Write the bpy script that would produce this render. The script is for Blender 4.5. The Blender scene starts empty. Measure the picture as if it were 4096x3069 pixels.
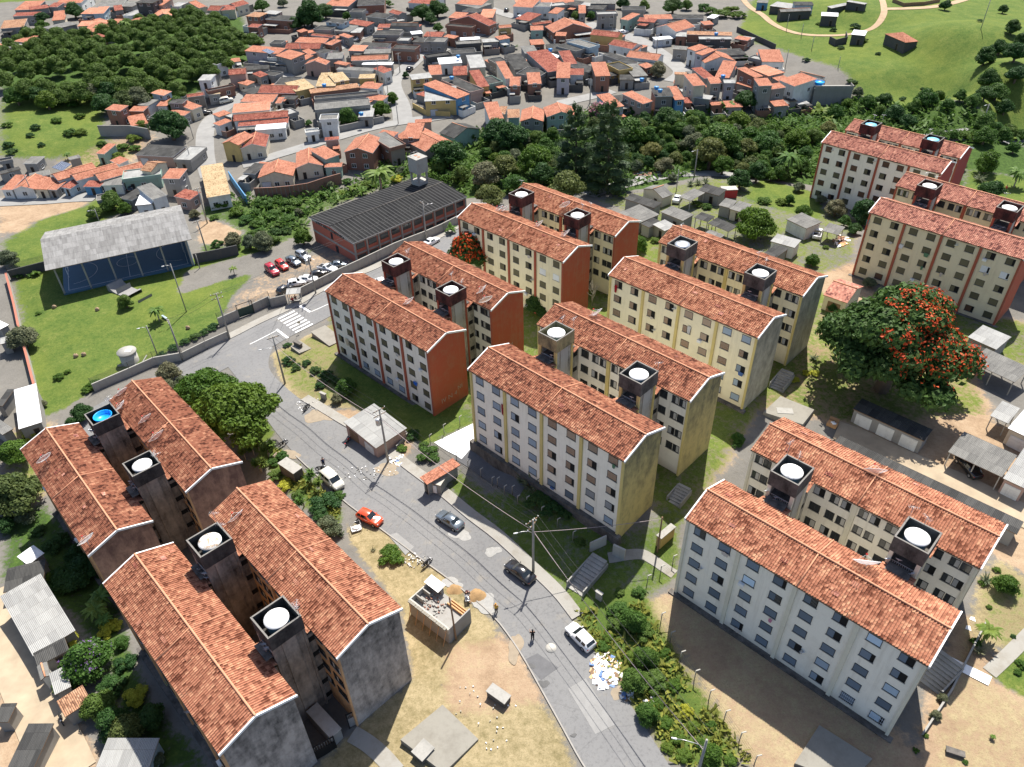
import bpy, math, random
import numpy as np
from mathutils import Vector, Matrix
R = random.Random(7)
rad = math.radians
scn = bpy.context.scene
COL = scn.collection

# ------------------------------------------------------------------ camera, sky, sun, exposure
F_PX, PITCH, ROLL, CAM_Z = 3063.3, 0.669194, -0.0279407, 80.0
_cp, _sp, _cr, _sr = math.cos(PITCH), math.sin(PITCH), math.cos(ROLL), math.sin(ROLL)
_fw = np.array([0, _cp, -_sp]); _up = np.array([0, _sp, _cp]); _rt = np.array([1.0, 0, 0])
CAM_R = _cr * _rt + _sr * _up
CAM_U = -_sr * _rt + _cr * _up
cam_d = bpy.data.cameras.new('camera')
cam = bpy.data.objects.new('camera', cam_d); COL.objects.link(cam)
cam_d.sensor_fit = 'HORIZONTAL'; cam_d.sensor_width = 36.0; cam_d.lens = F_PX / 4096 * 36.0
cam_d.clip_start = 0.5; cam_d.clip_end = 4000
cam.matrix_world = Matrix(((CAM_R[0], CAM_U[0], -_fw[0], 0), (CAM_R[1], CAM_U[1], -_fw[1], 0),
                           (CAM_R[2], CAM_U[2], -_fw[2], CAM_Z), (0, 0, 0, 1)))
scn.camera = cam
SUN_EL, SUN_AZ = rad(60), rad(17)          # the sun stands ahead of the camera, a little to the right
world = bpy.data.worlds.new('World'); scn.world = world; world.use_nodes = True
wn = world.node_tree
bg = wn.nodes['Background']
sky = wn.nodes.new('ShaderNodeTexSky'); sky.sky_type = 'NISHITA'; sky.sun_disc = False
sky.sun_elevation = SUN_EL; sky.sun_rotation = SUN_AZ; sky.altitude = 700; sky.air_density = .9; sky.dust_density = 2.6
wn.links.new(sky.outputs[0], bg.inputs[0]); bg.inputs[1].default_value = 0.10
sun_d = bpy.data.lights.new('sun', 'SUN'); sun_d.energy = 4.9; sun_d.angle = rad(0.53); sun_d.color = (1.0, 0.95, 0.87)
sun = bpy.data.objects.new('sun', sun_d); COL.objects.link(sun)
_sd = Vector((math.sin(SUN_AZ) * math.cos(SUN_EL), math.cos(SUN_AZ) * math.cos(SUN_EL), math.sin(SUN_EL)))
sun.rotation_euler = _sd.to_track_quat('Z', 'Y').to_euler(); sun.location = (60, 200, 200)
scn.view_settings.view_transform = 'Standard'; scn.view_settings.look = 'None'
scn.view_settings.exposure = 0.98; scn.view_settings.gamma = 1.0
scn.render.engine = 'CYCLES'
scn.cycles.max_bounces = 6; scn.cycles.diffuse_bounces = 3; scn.cycles.transparent_max_bounces = 12
scn.cycles.use_denoising = True

# ------------------------------------------------------------------ survey: photo crop -> ground point
OX = (0, 1000, 2000, 2996); OY = (0, 750, 1500, 2244); K = 0.49796
def S(c, x, y):                                     # crop code 'cr' + crop px -> photo px
    return OX[int(c[0])] + x * K, OY[int(c[1])] + y * K
def ray(sx, sy):
    a = (sx - 2048) / F_PX; b = -(sy - 1534.5) / F_PX
    return _fw + a * CAM_R + b * CAM_U
CTRL = []
def at_z(sx, sy, z):
    d = ray(sx, sy); t = (z - CAM_Z) / d[2]
    return np.array([d[0] * t, d[1] * t, z])
for sx, sy, z in (  # photo px, ground height
    (2132, 2290, .6), (2330, 2560, .9), (2600, 2950, 1.1), (2300, 2900, 1.0), (1850, 2080, .1), (1700, 2080, 0), (1500, 1830, -.7), (1620, 1960, -.3),
    (1300, 1690, -1.4), (1150, 1580, -2), (1060, 1480, -2.5), (1000, 1370, -2.9), (1190, 1290, -2.7), (1500, 1080, -2.3), (1700, 960, -1.9),
    (1900, 2400, 0), (1750, 2800, .2), (2000, 2950, .5), (1600, 2330, -.2), (1450, 2150, -.5), (1350, 1990, -1.2),
    (2250, 2180, 1.3), (1950, 1900, 1.0), (1700, 1850, -.4), (1800, 1950, .4), (2060, 2060, 1.6), (2500, 2330, 1.8), (2420, 2280, 1.2),
    (450, 1400, -4), (700, 1080, -4), (256, 1181, -4), (150, 1650, -5), (900, 1250, -3.3), (400, 1010, -4), (700, 1540, -3.8),
    (150, 2700, -4.5), (350, 2550, -3.5), (60, 2100, -6.5), (100, 2300, -5.5), (600, 2950, -2.6), (20, 1500, -5), (50, 1250, -5),
    (950, 1700, -2.6), (1120, 1850, -2.2), (1250, 950, -3), (1150, 1120, -3.1), (1480, 900, -3), (1700, 790, -3), (1100, 850, -4), (850, 900, -4),
    (2000, 650, -3.5), (2350, 640, -3), (2700, 640, -2), (2500, 700, -1), (2800, 850, 1.8), (2950, 760, 1.6), (3150, 900, 2.2),
    (3300, 470, -2), (3700, 420, -1), (4050, 560, -1), (3000, 550, -2), (3050, 680, 0),
    (3900, 2900, 2.2), (3400, 3000, 2.0), (3900, 1750, 3.4), (3560, 1650, 3.2), (4050, 2300, 2.8), (3300, 1280, 3.0), (3950, 1400, 3.0), (3100, 1750, 3.0),
    (1300, 650, -1.5), (1800, 400, 0), (1500, 520, -1), (2500, 300, 1), (2250, 380, .5), (3000, 350, 2), (2750, 390, 1), (2000, 60, 4), (2700, 60, 4), (1300, 100, 4),
    (300, 60, 3), (800, 60, 4), (500, 230, 7), (250, 300, 6), (850, 280, 4), (100, 480, 2.5), (300, 500, 1), (800, 480, -1.5), (400, 720, -3), (750, 700, -3), (100, 820, -4),
    (3500, 250, 5), (3900, 100, 14), (3900, 400, 7), (3500, 30, 9), (3300, 120, 5), (4050, 250, 12), (1000, 300, 1.5), (1100, 420, 0)):
    CTRL.append(at_z(sx, sy, z))
SLABS = {  # apartment slabs: ridge centre (x, y, z), fitted to the photo; yaw of the block
    'A': (-44.8, (30.94, 50.41, 16.76), (40.98, 61.08, 16.8)), 'B': (-44.7, (6.29, 76.14, 18.78), (15.99, 86.51, 18.91)),
    'C': (-44.4, (28.04, 99.59, 19.1), (37.77, 110.34, 18.98)), 'D': (-44.8, (-19.18, 105.95, 13.73), (-9.6, 116.77, 13.88)),
    'E': (-43.9, (2.68, 128.29, 15.77), (12.93, 138.38, 15.17)), 'F': (-46.7, (-33.33, 46.05, 13.26), (-23.94, 54.56, 14.53)),
    'G': (-47.8, (-57.98, 73.38, 8.36), (-48.73, 82.59, 9.48)), 'H': (-45.6, (78.79, 122.67, 17.11), (88.35, 133.99, 17.06)),
    'I': (-45.5, (83.48, 161.55, 15.32), (93.01, 172.47, 13.95))}
RISE, HW, LEN, EAVE, WHALF = 1.5, 13.2, 26.43, 4.05, 3.7
for _k, (_y, _a, _b) in SLABS.items():
    for _c in (_a, _b):
        for _t in (-.45, -.15, .15, .45):
            for _v in (-3, 3):
                CTRL.append(np.array([_c[0] + math.cos(rad(_y)) * LEN * _t - math.sin(rad(_y)) * _v, _c[1] + math.sin(rad(_y)) * LEN * _t + math.cos(rad(_y)) * _v, _c[2] - RISE - HW]))
CTRL = np.array(CTRL)
def T(x, y):                                         # ground height
    x = np.asarray(x, float); y = np.asarray(y, float)
    num = np.zeros_like(x); den = np.zeros_like(x)
    for cx, cy, cz in CTRL:
        w = 1.0 / ((x - cx) ** 2 + (y - cy) ** 2 + 16.0) ** 1.6
        num = num + w * cz; den = den + w
    return num / den
def gz(x, y): return float(T(x, y))
def at_s(sx, sy, h=0.0):
    z = h
    for _ in range(7):
        p = at_z(sx, sy, z); z = gz(p[0], p[1]) + h
    return at_z(sx, sy, z)
def at(c, x, y, h=0.0):
    return at_s(*S(c, x, y), h)
def ppm(p):                                          # photo px per metre at a world point
    return F_PX / float(np.dot(np.array(p) - np.array([0, 0, CAM_Z]), _fw))

# ------------------------------------------------------------------ helpers
def tag(o, label=None, cat=None, group=None, kind=None):
    if label: o['label'] = label
    if cat: o['category'] = cat
    if group: o['group'] = group
    if kind: o['kind'] = kind
    return o
def empty(name, loc=(0, 0, 0), rz=0.0):
    o = bpy.data.objects.new(name, None); o.empty_display_size = .3; COL.objects.link(o)
    o.location = [float(v) for v in loc]; o.rotation_euler = (0, 0, rz); return o
def link(name, me, parent=None, loc=None, rz=0.0):
    o = bpy.data.objects.new(name, me); COL.objects.link(o)
    if parent is not None: o.parent = parent
    if loc is not None: o.location = [float(v) for v in loc]
    if rz: o.rotation_euler = (0, 0, rz)
    return o
def kids(o, table={}):
    return [c for c in bpy.data.objects if c.parent == o]
def copy_tree(o, ch, loc, rz):                       # ch: {object: [children]}
    c = o.copy(); COL.objects.link(c); c.location = [float(v) for v in loc]; c.rotation_euler = (0, 0, rz)
    for k in ch.get(o, ()):
        d = k.copy(); COL.objects.link(d); d.parent = c
        for k2 in ch.get(k, ()):
            e = k2.copy(); COL.objects.link(e); e.parent = d
    return c
def tree_of(o):
    out = {}
    for c in bpy.data.objects:
        if c.parent is not None: out.setdefault(c.parent, []).append(c)
    return out
class MB:
    def __init__(s): s.v, s.f, s.m, s.u, s.sm = [], [], [], [], []
    def face(s, pts, m=0, uv=None, smooth=False):
        n = len(s.v); s.v += [tuple(float(c) for c in p) for p in pts]; s.f.append(tuple(range(n, n + len(pts)))); s.m.append(m); s.u.append(uv); s.sm.append(smooth)
    def mesh(s, vs, fs, m=0, smooth=False):
        n = len(s.v); s.v += [tuple(float(c) for c in p) for p in vs]
        for f in fs: s.f.append(tuple(n + i for i in f)); s.m.append(m); s.u.append(None); s.sm.append(smooth)
    def box(s, x0, x1, y0, y1, z0, z1, m=0, top=None, M=None):
        v = [(x0, y0, z0), (x1, y0, z0), (x1, y1, z0), (x0, y1, z0), (x0, y0, z1), (x1, y0, z1), (x1, y1, z1), (x0, y1, z1)]
        if M is not None: v = [tuple(M @ Vector(p)) for p in v]
        n = len(s.v); s.v += v
        for i, f in enumerate(((0, 3, 2, 1), (4, 5, 6, 7), (0, 1, 5, 4), (1, 2, 6, 5), (2, 3, 7, 6), (3, 0, 4, 7))):
            s.f.append(tuple(n + k for k in f)); s.m.append(top if (i == 1 and top is not None) else m); s.u.append(None); s.sm.append(False)
    def tube(s, pts, r, m=0, n=6, cap=True, r2=None):
        pts = [Vector(p) for p in pts]; rings = []
        for i, p in enumerate(pts):
            d = (pts[min(i + 1, len(pts) - 1)] - pts[max(i - 1, 0)]).normalized()
            a = d.cross(Vector((0, 0, 1)))
            if a.length < 1e-3: a = d.cross(Vector((1, 0, 0)))
            a.normalize(); b = d.cross(a)
            rr = r if r2 is None else r + (r2 - r) * i / (len(pts) - 1)
            rings.append([p + (a * math.cos(2 * math.pi * k / n) + b * math.sin(2 * math.pi * k / n)) * rr for k in range(n)])
        vs = [q for g in rings for q in g]; fs = []
        for i in range(len(rings) - 1):
            for k in range(n): fs.append((i * n + k, i * n + (k + 1) % n, (i + 1) * n + (k + 1) % n, (i + 1) * n + k))
        if cap: fs += [tuple(range(n))[::-1], tuple(range((len(rings) - 1) * n, len(rings) * n))]
        s.mesh(vs, fs, m, True)
    def lathe(s, prof, m=0, n=20, c=(0, 0, 0), smooth=True, capb=False, capt=True):
        vs = [(c[0] + r * math.cos(2 * math.pi * k / n), c[1] + r * math.sin(2 * math.pi * k / n), c[2] + z) for r, z in prof for k in range(n)]
        fs = [(i * n + k, i * n + (k + 1) % n, (i + 1) * n + (k + 1) % n, (i + 1) * n + k) for i in range(len(prof) - 1) for k in range(n)]
        if capt: fs.append(tuple(range((len(prof) - 1) * n, len(prof) * n)))
        if capb: fs.append(tuple(range(n))[::-1])
        s.mesh(vs, fs, m, smooth)
    def blob(s, c, r, m=0, seed=0, n=8, rough=.2):
        rr = random.Random(seed); vs = []; fs = []
        for i in range(n // 2 + 1):
            th = math.pi * i / (n // 2)
            for k in range(n):
                q = 1 + rr.uniform(-rough, rough)
                vs.append((c[0] + r[0] * q * math.sin(th) * math.cos(2 * math.pi * k / n), c[1] + r[1] * q * math.sin(th) * math.sin(2 * math.pi * k / n), c[2] + r[2] * q * math.cos(th)))
        for i in range(n // 2):
            for k in range(n): fs.append((i * n + k, (i + 1) * n + k, (i + 1) * n + (k + 1) % n, i * n + (k + 1) % n))
        s.mesh(vs, fs, m, True)
    def data(s, name, mats):
        me = bpy.data.meshes.new(name); me.from_pydata(s.v, [], s.f)
        for mt in mats: me.materials.append(mt)
        me.polygons.foreach_set('material_index', s.m); me.polygons.foreach_set('use_smooth', s.sm)
        if any(u is not None for u in s.u):
            ul = me.uv_layers.new(name='UVMap'); buf = []
            for f, u in zip(s.f, s.u):
                for i in range(len(f)): buf += list(u[i]) if u is not None else [0, 0]
            ul.data.foreach_set('uv', buf)
        me.update(); return me
    def build(s, name, mats, parent=None, loc=None, rz=0.0):
        if not isinstance(mats, (list, tuple)): mats = [mats]
        return link(name, s.data(name, mats), parent, loc, rz)

# ------------------------------------------------------------------ materials
class NT:
    def __init__(s, name):
        s.mat = bpy.data.materials.new(name); s.mat.use_nodes = True; s.t = s.mat.node_tree; s.b = s.t.nodes['Principled BSDF']
        s.b.inputs['Roughness'].default_value = .85; s.b.inputs['Specular IOR Level'].default_value = .25
    def n(s, typ, **kw):
        o = s.t.nodes.new('ShaderNode' + typ)
        for k, v in kw.items(): setattr(o, k, v)
        return o
    def l(s, a, b): s.t.links.new(a, b)
    def val(s, i, v):
        if hasattr(v, 'is_output') or isinstance(v, bpy.types.NodeSocket): s.l(v, i)
        else: i.default_value = v
    def math(s, op, a, b=0.0, c=0.0):
        o = s.n('Math', operation=op); s.val(o.inputs[0], a); s.val(o.inputs[1], b); s.val(o.inputs[2], c); return o.outputs[0]
    def coord(s, k='Object'): return s.n('TexCoord').outputs[k]
    def map(s, v, scale=(1, 1, 1)):
        o = s.n('Mapping'); s.l(v, o.inputs[0]); o.inputs['Scale'].default_value = scale; return o.outputs[0]
    def noise(s, v, scale, detail=4, rough=.6, out=0):
        o = s.n('TexNoise'); s.l(v, o.inputs['Vector']); o.inputs['Scale'].default_value = scale; o.inputs['Detail'].default_value = detail; o.inputs['Roughness'].default_value = rough; return o.outputs[out]
    def ramp(s, f, stops):
        o = s.n('ValToRGB'); s.l(f, o.inputs[0]); e = o.color_ramp.elements
        while len(e) < len(stops): e.new(.5)
        for i, (p, c) in enumerate(stops): e[i].position = p; e[i].color = (*c, 1) if len(c) == 3 else c
        return o.outputs[0]
    def step(s, f, a, b):                              # 0..1 mask
        o = s.n('MapRange', clamp=True); s.l(f, o.inputs[0]); o.inputs[1].default_value = a; o.inputs[2].default_value = b; return o.outputs[0]
    def mix(s, f, a, b, mode='MIX'):
        o = s.n('Mix', data_type='RGBA', blend_type=mode); s.val(o.inputs[0], f)
        for i, v in ((6, a), (7, b)):
            if isinstance(v, tuple): o.inputs[i].default_value = (*v, 1)
            else: s.l(v, o.inputs[i])
        return o.outputs[2]
    def bump(s, h, strength=.5, dist=.05):
        o = s.n('Bump'); s.l(h, o.inputs['Height']); o.inputs['Strength'].default_value = strength; o.inputs['Distance'].default_value = dist
        s.l(o.outputs[0], s.b.inputs['Normal'])
    def col(s, c): s.val(s.b.inputs['Base Color'], c if not isinstance(c, tuple) else (*c, 1)); return s
    def rough(s, r, spec=None):
        s.b.inputs['Roughness'].default_value = r
        if spec is not None: s.b.inputs['Specular IOR Level'].default_value = spec
        return s
def flat(name, c, rough=.7, metal=0.0, spec=.3, var=.12, sc=3.0):
    t = NT(name); v = t.noise(t.coord(), sc, 5)
    t.col(t.mix(v, tuple(x * (1 - var) for x in c), tuple(min(1, x * (1 + var)) for x in c))); t.rough(rough, spec); t.b.inputs['Metallic'].default_value = metal
    return t.mat
def tiles(name, dark, mid, light, tu=.21, tv=.33, lich=.45, bumpd=.10, geo=False):
    t = NT(name); uv = t.coord('UV'); sp = t.n('SeparateXYZ'); t.l(uv, sp.inputs[0])
    u = t.math('MULTIPLY', sp.outputs[0], 1 / tu); v = t.math('MULTIPLY', sp.outputs[1], 1 / tv)
    oi = t.n('ObjectInfo'); sh = t.math('FLOOR', t.math('MULTIPLY', oi.outputs['Random'], 900)); cb = t.n('CombineXYZ'); t.l(t.math('ADD', t.math('FLOOR', u), sh), cb.inputs[0]); t.l(t.math('FLOOR', v), cb.inputs[1])
    va = t.n('VectorMath', operation='ADD'); cs = t.n('CombineXYZ'); t.l(sh, cs.inputs[0]); t.l(uv, va.inputs[0]); t.l(cs.outputs[0], va.inputs[1]); uv = va.outputs[0]
    wn_ = t.n('TexWhiteNoise', noise_dimensions='2D'); t.l(cb.outputs[0], wn_.inputs['Vector'])
    big = t.noise(uv, .45, 5, .7)
    f = t.math('ADD', t.math('MULTIPLY', wn_.outputs[0], .72), t.math('MULTIPLY', t.math('SUBTRACT', big, .5), 1.5)); f = t.math('ADD', f, .10)
    c = t.ramp(f, [(0.08, dark), (.40, mid), (.62, mid), (.95, light)])
    li = t.step(t.noise(uv, 1.7, 6, .7), .56, .74)
    c = t.mix(t.math('MULTIPLY', li, lich), c, tuple(x * .38 for x in mid))
    t.col(c); t.rough(.92, .08)
    h1 = t.math('ABSOLUTE', t.math('SINE', t.math('MULTIPLY', u, math.pi)))
    h2 = t.math('SUBTRACT', 1.0, t.math('FRACT', v))
    if not geo: t.bump(t.math('ADD', h1, t.math('MULTIPLY', h2, .45)), .9, bumpd)
    return t.mat
def corr(name, c1, c2, pitch=.18, stain=(.05, .05, .05), st=.5, sheet=1.1, rib=None):
    t = NT(name); uv = t.coord('UV'); sp = t.n('SeparateXYZ'); t.l(uv, sp.inputs[0])
    cb = t.n('CombineXYZ'); t.l(t.math('FLOOR', t.math('MULTIPLY', sp.outputs[0], 1 / sheet)), cb.inputs[0]); t.l(t.math('FLOOR', t.math('MULTIPLY', sp.outputs[1], 1 / 1.8)), cb.inputs[1])
    w = t.n('TexWhiteNoise', noise_dimensions='2D'); t.l(cb.outputs[0], w.inputs['Vector'])
    c = t.mix(w.outputs[0], c1, c2)
    ns = t.noise(t.map(uv, (2.2, .35, 1)), 1.0, 6, .7)
    c = t.mix(t.math('MULTIPLY', t.step(ns, .45, .72), st), c, stain)
    line = t.math('LESS_THAN', t.math('FRACT', t.math('MULTIPLY', sp.outputs[1], 1 / 1.8)), .03)
    c = t.mix(t.math('MULTIPLY', line, .55), c, stain)
    if rib: c = t.mix(t.step(t.math('SINE', t.math('MULTIPLY', sp.outputs[0], 2 * math.pi / pitch)), .55, .9), c, rib)
    t.col(c); t.rough(.92, .06)
    t.bump(t.math('SINE', t.math('MULTIPLY', sp.outputs[0], 2 * math.pi / pitch)), .7, .05)
    return t.mat
def plaster(name, c, dirt=(.16, .13, .10), amt=.35, streak=.3, low=0.0, lowc=(.30, .2, .1)):
    t = NT(name); o = t.coord()
    n1 = t.noise(o, .5, 6, .7); n2 = t.noise(t.map(o, (1.6, 1.6, .12)), 1.0, 5, .65)
    cc = t.mix(t.math('MULTIPLY', t.step(n1, .48, .8), amt), c, dirt)
    cc = t.mix(t.math('MULTIPLY', t.step(n2, .52, .78), streak), cc, dirt)
    if low:
        sp = t.n('SeparateXYZ'); t.l(o, sp.inputs[0])
        lf = t.step(t.math('ADD', sp.outputs[2], t.math('MULTIPLY', n1, 2.0)), 2.2, .6)
        cc = t.mix(t.math('MULTIPLY', lf, low), cc, lowc)
    cc = t.mix(t.math('MULTIPLY', t.noise(o, 6, 3), .20), cc, tuple(x * .6 for x in c))
    t.col(cc); t.rough(.9, .15); t.bump(t.noise(o, 12, 3), .15, .02); return t.mat
def grime(name, c, dark=(.03, .03, .028), lo=.40, hi=.62, top=0.0):
    t = NT(name); o = t.coord(); n2 = t.noise(t.map(o, (.7, .7, .22)), 1.0, 8, .72); n1 = t.noise(o, .9, 8, .7)
    f = t.math('ADD', t.math('MULTIPLY', n2, .6), t.math('MULTIPLY', n1, .4))
    if top:
        sp = t.n('SeparateXYZ'); t.l(o, sp.inputs[0]); f = t.math('ADD', f, t.math('MULTIPLY', t.step(sp.outputs[2], 5.0, 14.0), top))
    cc = t.mix(t.step(f, lo, hi), c, dark)
    br = t.noise(o, 5, 4); cc = t.mix(t.math('MULTIPLY', br, .25), cc, tuple(x * .55 for x in c))
    t.col(cc); t.rough(.92, .12); return t.mat
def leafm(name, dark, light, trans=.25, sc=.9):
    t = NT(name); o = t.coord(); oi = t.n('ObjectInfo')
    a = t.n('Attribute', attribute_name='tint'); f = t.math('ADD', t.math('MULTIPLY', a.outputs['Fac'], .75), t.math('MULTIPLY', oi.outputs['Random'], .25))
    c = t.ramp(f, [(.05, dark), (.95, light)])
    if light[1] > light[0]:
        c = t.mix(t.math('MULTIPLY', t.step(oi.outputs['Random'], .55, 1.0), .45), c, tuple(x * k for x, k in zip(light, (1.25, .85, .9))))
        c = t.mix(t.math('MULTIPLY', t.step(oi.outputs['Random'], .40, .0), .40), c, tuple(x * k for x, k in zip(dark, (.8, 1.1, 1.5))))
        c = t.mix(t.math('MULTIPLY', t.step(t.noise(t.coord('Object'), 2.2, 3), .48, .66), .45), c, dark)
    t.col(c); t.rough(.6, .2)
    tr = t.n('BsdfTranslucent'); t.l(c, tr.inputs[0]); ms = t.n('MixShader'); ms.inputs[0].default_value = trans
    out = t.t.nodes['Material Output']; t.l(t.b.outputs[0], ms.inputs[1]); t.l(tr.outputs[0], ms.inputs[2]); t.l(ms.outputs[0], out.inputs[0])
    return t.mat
M = {}
M['tile'] = tiles('roof_tile_worn', (.085, .032, .022), (.285, .118, .072), (.46, .245, .15), tu=.281, tv=.36, geo=True)
M['tile_clean'] = tiles('roof_tile_clean', (.13, .046, .027), (.335, .145, .088), (.50, .275, .165), tu=.281, tv=.36, lich=.35, geo=True)
M['tile_pink'] = tiles('roof_tile_pinkish', (.13, .05, .042), (.36, .16, .118), (.52, .28, .20), tu=.281, tv=.36, geo=True)
M['o'] = tiles('roof_tile_orange', (.24, .095, .06), (.40, .17, .11), (.48, .24, .16), lich=.25)
M['r'] = tiles('roof_tile_red', (.11, .032, .026), (.28, .095, .068), (.40, .17, .12))
M['p'] = tiles('roof_tile_peach', (.34, .14, .08), (.50, .23, .15), (.58, .31, .21), lich=.15)
M['t'] = tiles('roof_tile_tan', (.26, .17, .09), (.45, .34, .20), (.54, .42, .26), lich=.3)
M['b'] = tiles('roof_tile_brown', (.16, .08, .05), (.36, .20, .12), (.45, .28, .18))
M['g'] = corr('roof_fibre_grey', (.15, .147, .138), (.21, .205, .19))
M['d'] = corr('roof_fibre_dark', (.045, .045, .044), (.085, .084, .08), st=.6, stain=(.03, .03, .03))
M['l'] = corr('roof_fibre_light', (.27, .27, .262), (.36, .36, .345), st=.35, stain=(.15, .14, .13))
M['w'] = corr('roof_metal_white', (.66, .68, .70), (.76, .77, .78), st=.2, stain=(.4, .38, .35))
M['gymroof'] = corr('roof_fibre_hall', (.21, .205, .197), (.30, .295, .285), st=.5, sheet=1.0)
M['school'] = corr('roof_fibre_black', (.014, .014, .015), (.022, .022, .022), pitch=.95, st=.3, stain=(.035, .035, .035), rib=(.055, .055, .055))
M['shed_rust'] = corr('roof_sheet_rust', (.25, .13, .08), (.40, .36, .33), st=.5, stain=(.20, .08, .04))
for k, c in dict(ww=(.66, .66, .63), wc=(.58, .52, .40), wy=(.52, .38, .15), wg=(.27, .262, .245), wb=(.36, .45, .50), wB=(.10, .25, .42), wm=(.28, .39, .33), wp=(.40, .28, .235), wd=(.08, .08, .08), wo=(.52, .27, .11), wl=(.40, .37, .40)).items():
    M[k] = plaster('wall_' + {'ww': 'white', 'wc': 'cream', 'wy': 'yellow', 'wg': 'grey', 'wb': 'pale_blue', 'wB': 'blue', 'wm': 'mint', 'wp': 'pink', 'wd': 'dark', 'wo': 'ochre', 'wl': 'lilac'}[k], c, amt=.35, streak=.35)
def brickm():
    t = NT('wall_brick'); o = t.coord(); b = t.n('TexBrick'); t.l(t.map(o, (1, 1, 1)), b.inputs[0]); b.inputs['Scale'].default_value = 3.0
    b.inputs[1].default_value = (.30, .12, .07, 1); b.inputs[2].default_value = (.22, .10, .07, 1); b.inputs[3].default_value = (.25, .22, .19, 1)
    t.col(t.mix(t.math('MULTIPLY', t.noise(o, .7, 5), .5), b.outputs[0], (.16, .12, .1))); return t.mat
M['wk'] = brickm()
M['conc'] = plaster('concrete', (.31, .30, .275), dirt=(.10, .10, .09), amt=.5, streak=.5)
M['slabc'] = plaster('slab_concrete', (.235, .222, .19), dirt=(.12, .105, .085), amt=.6, streak=.25)
M['conc_dark'] = grime('concrete_blackened', (.17, .155, .14), dark=(.022, .022, .02), lo=.38, hi=.66)
M['conc_pale'] = plaster('concrete_pale', (.40, .385, .345), dirt=(.15, .13, .11), amt=.4, streak=.3)
M['whitewash'] = flat('white_paint', (.78, .78, .77), .6)
M['white_trim'] = flat('white_trim', (.72, .72, .70), .6)
M['black'] = flat('interior_dark', (.012, .012, .012), .9, var=.0)
M['blackmetal'] = flat('dark_metal', (.03, .03, .032), .45, .6)
M['metal'] = flat('galvanised_metal', (.5, .5, .5), .4, .7)
M['wood'] = flat('old_wood', (.20, .13, .08), .85, var=.4)
M['planks'] = flat('raw_planks', (.50, .28, .13), .8, var=.3)
M['asphalt'] = None
def asphalt():
    t = NT('asphalt'); o = t.coord(); n = t.noise(o, .12, 6, .7); n2 = t.noise(o, 2.5, 6, .75); n3 = t.noise(o, .5, 5, .6)
    c = t.mix(n, (.14, .14, .142), (.205, .203, .198)); c = t.mix(t.math('MULTIPLY', t.step(n2, .5, .72), .6), c, (.085, .085, .085))
    c = t.mix(t.math('MULTIPLY', t.step(n3, .58, .75), .45), c, (.27, .24, .19))
    vo = t.n('TexVoronoi', feature='DISTANCE_TO_EDGE'); t.l(t.mix(.18, o, t.noise(o, .8, 3, out=1)), vo.inputs['Vector']); vo.inputs['Scale'].default_value = .11
    crack = t.math('LESS_THAN', vo.outputs[0], .004)
    c = t.mix(t.math('MULTIPLY', crack, .14), c, (.06, .06, .06))
    t.col(c); t.rough(.95, .06); t.bump(n2, .15, .02); return t.mat
M['asphalt'] = asphalt()
M['asphalt_pale'] = flat('asphalt_patch_pale', (.215, .212, .205), .9, var=.2, sc=1.2)
M['asphalt_dark'] = flat('asphalt_patch_dark', (.11, .11, .113), .9, var=.25, sc=1.2)
M['street'] = flat('village_paving', (.22, .217, .208), .9, var=.3, sc=.4)
M['kerb'] = plaster('kerb_stone', (.30, .285, .26), amt=.5)
M['pave'] = plaster('pavement_concrete', (.28, .268, .24), dirt=(.17, .14, .1), amt=.7, streak=0)
M['track'] = flat('dirt_track', (.33, .235, .15), .95, var=.4, sc=.4)
M['sand'] = flat('sand_lane', (.33, .265, .185), .95, var=.4, sc=.45)
M['sandpile'] = flat('building_sand', (.27, .17, .08), .95, var=.35, sc=3)
M['white_line'] = flat('road_paint', (.74, .74, .72), .8, var=.2, sc=2)
M['lid'] = flat('tank_lid_white', (.80, .80, .79), .5, var=.06)
M['lid_dirty'] = NT('tank_lid_stained').mat
def lidd():
    t = NT('tank_lid_stained'); o = t.coord(); t.col(t.mix(t.step(t.noise(o, 1.6, 6, .75), .47, .6), (.76, .76, .74), (.34, .25, .17))); return t.mat
M['lid_dirty'] = lidd()
def lidg():
    t = NT('tank_lid_grey_blotch'); o = t.coord(); t.col(t.mix(t.step(t.noise(o, 1.1, 7, .8), .52, .60), (.78, .78, .77), (.36, .35, .34))); return t.mat
M['lid_grey'] = lidg()
M['lid_blue'] = flat('tank_lid_blue', (.22, .58, .80), .4, var=.05)
M['tank_blue'] = flat('tank_body_blue', (.10, .24, .36), .45)
M['blue_vivid'] = flat('tank_vivid_blue', (.01, .30, .85), .35, var=.05)
M['foil'] = flat('tank_foil', (.55, .58, .62), .3, .5)
M['dish_s'] = flat('dish_grey', (.55, .57, .60), .45)
def dishm():
    t = NT('dish_mesh'); t.col((.72, .70, .69)); tr = t.n('BsdfTransparent'); ms = t.n('MixShader'); ms.inputs[0].default_value = .5
    out = t.t.nodes['Material Output']; t.l(t.b.outputs[0], ms.inputs[1]); t.l(tr.outputs[0], ms.inputs[2]); t.l(ms.outputs[0], out.inputs[0]); return t.mat
M['dish'] = dishm()
def fence_net():
    t = NT('wire_netting'); t.col((.16, .16, .15)); tr = t.n('BsdfTransparent'); ms = t.n('MixShader'); ms.inputs[0].default_value = .72
    out = t.t.nodes['Material Output']; t.l(t.b.outputs[0], ms.inputs[1]); t.l(tr.outputs[0], ms.inputs[2]); t.l(ms.outputs[0], out.inputs[0]); return t.mat
M['net'] = fence_net()
M['glass'] = flat('window_glass', (.03, .035, .04), .08, var=.0, spec=.6)
M['car_glass'] = flat('car_glass', (.012, .016, .018), .05, var=0, spec=.7)
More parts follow.
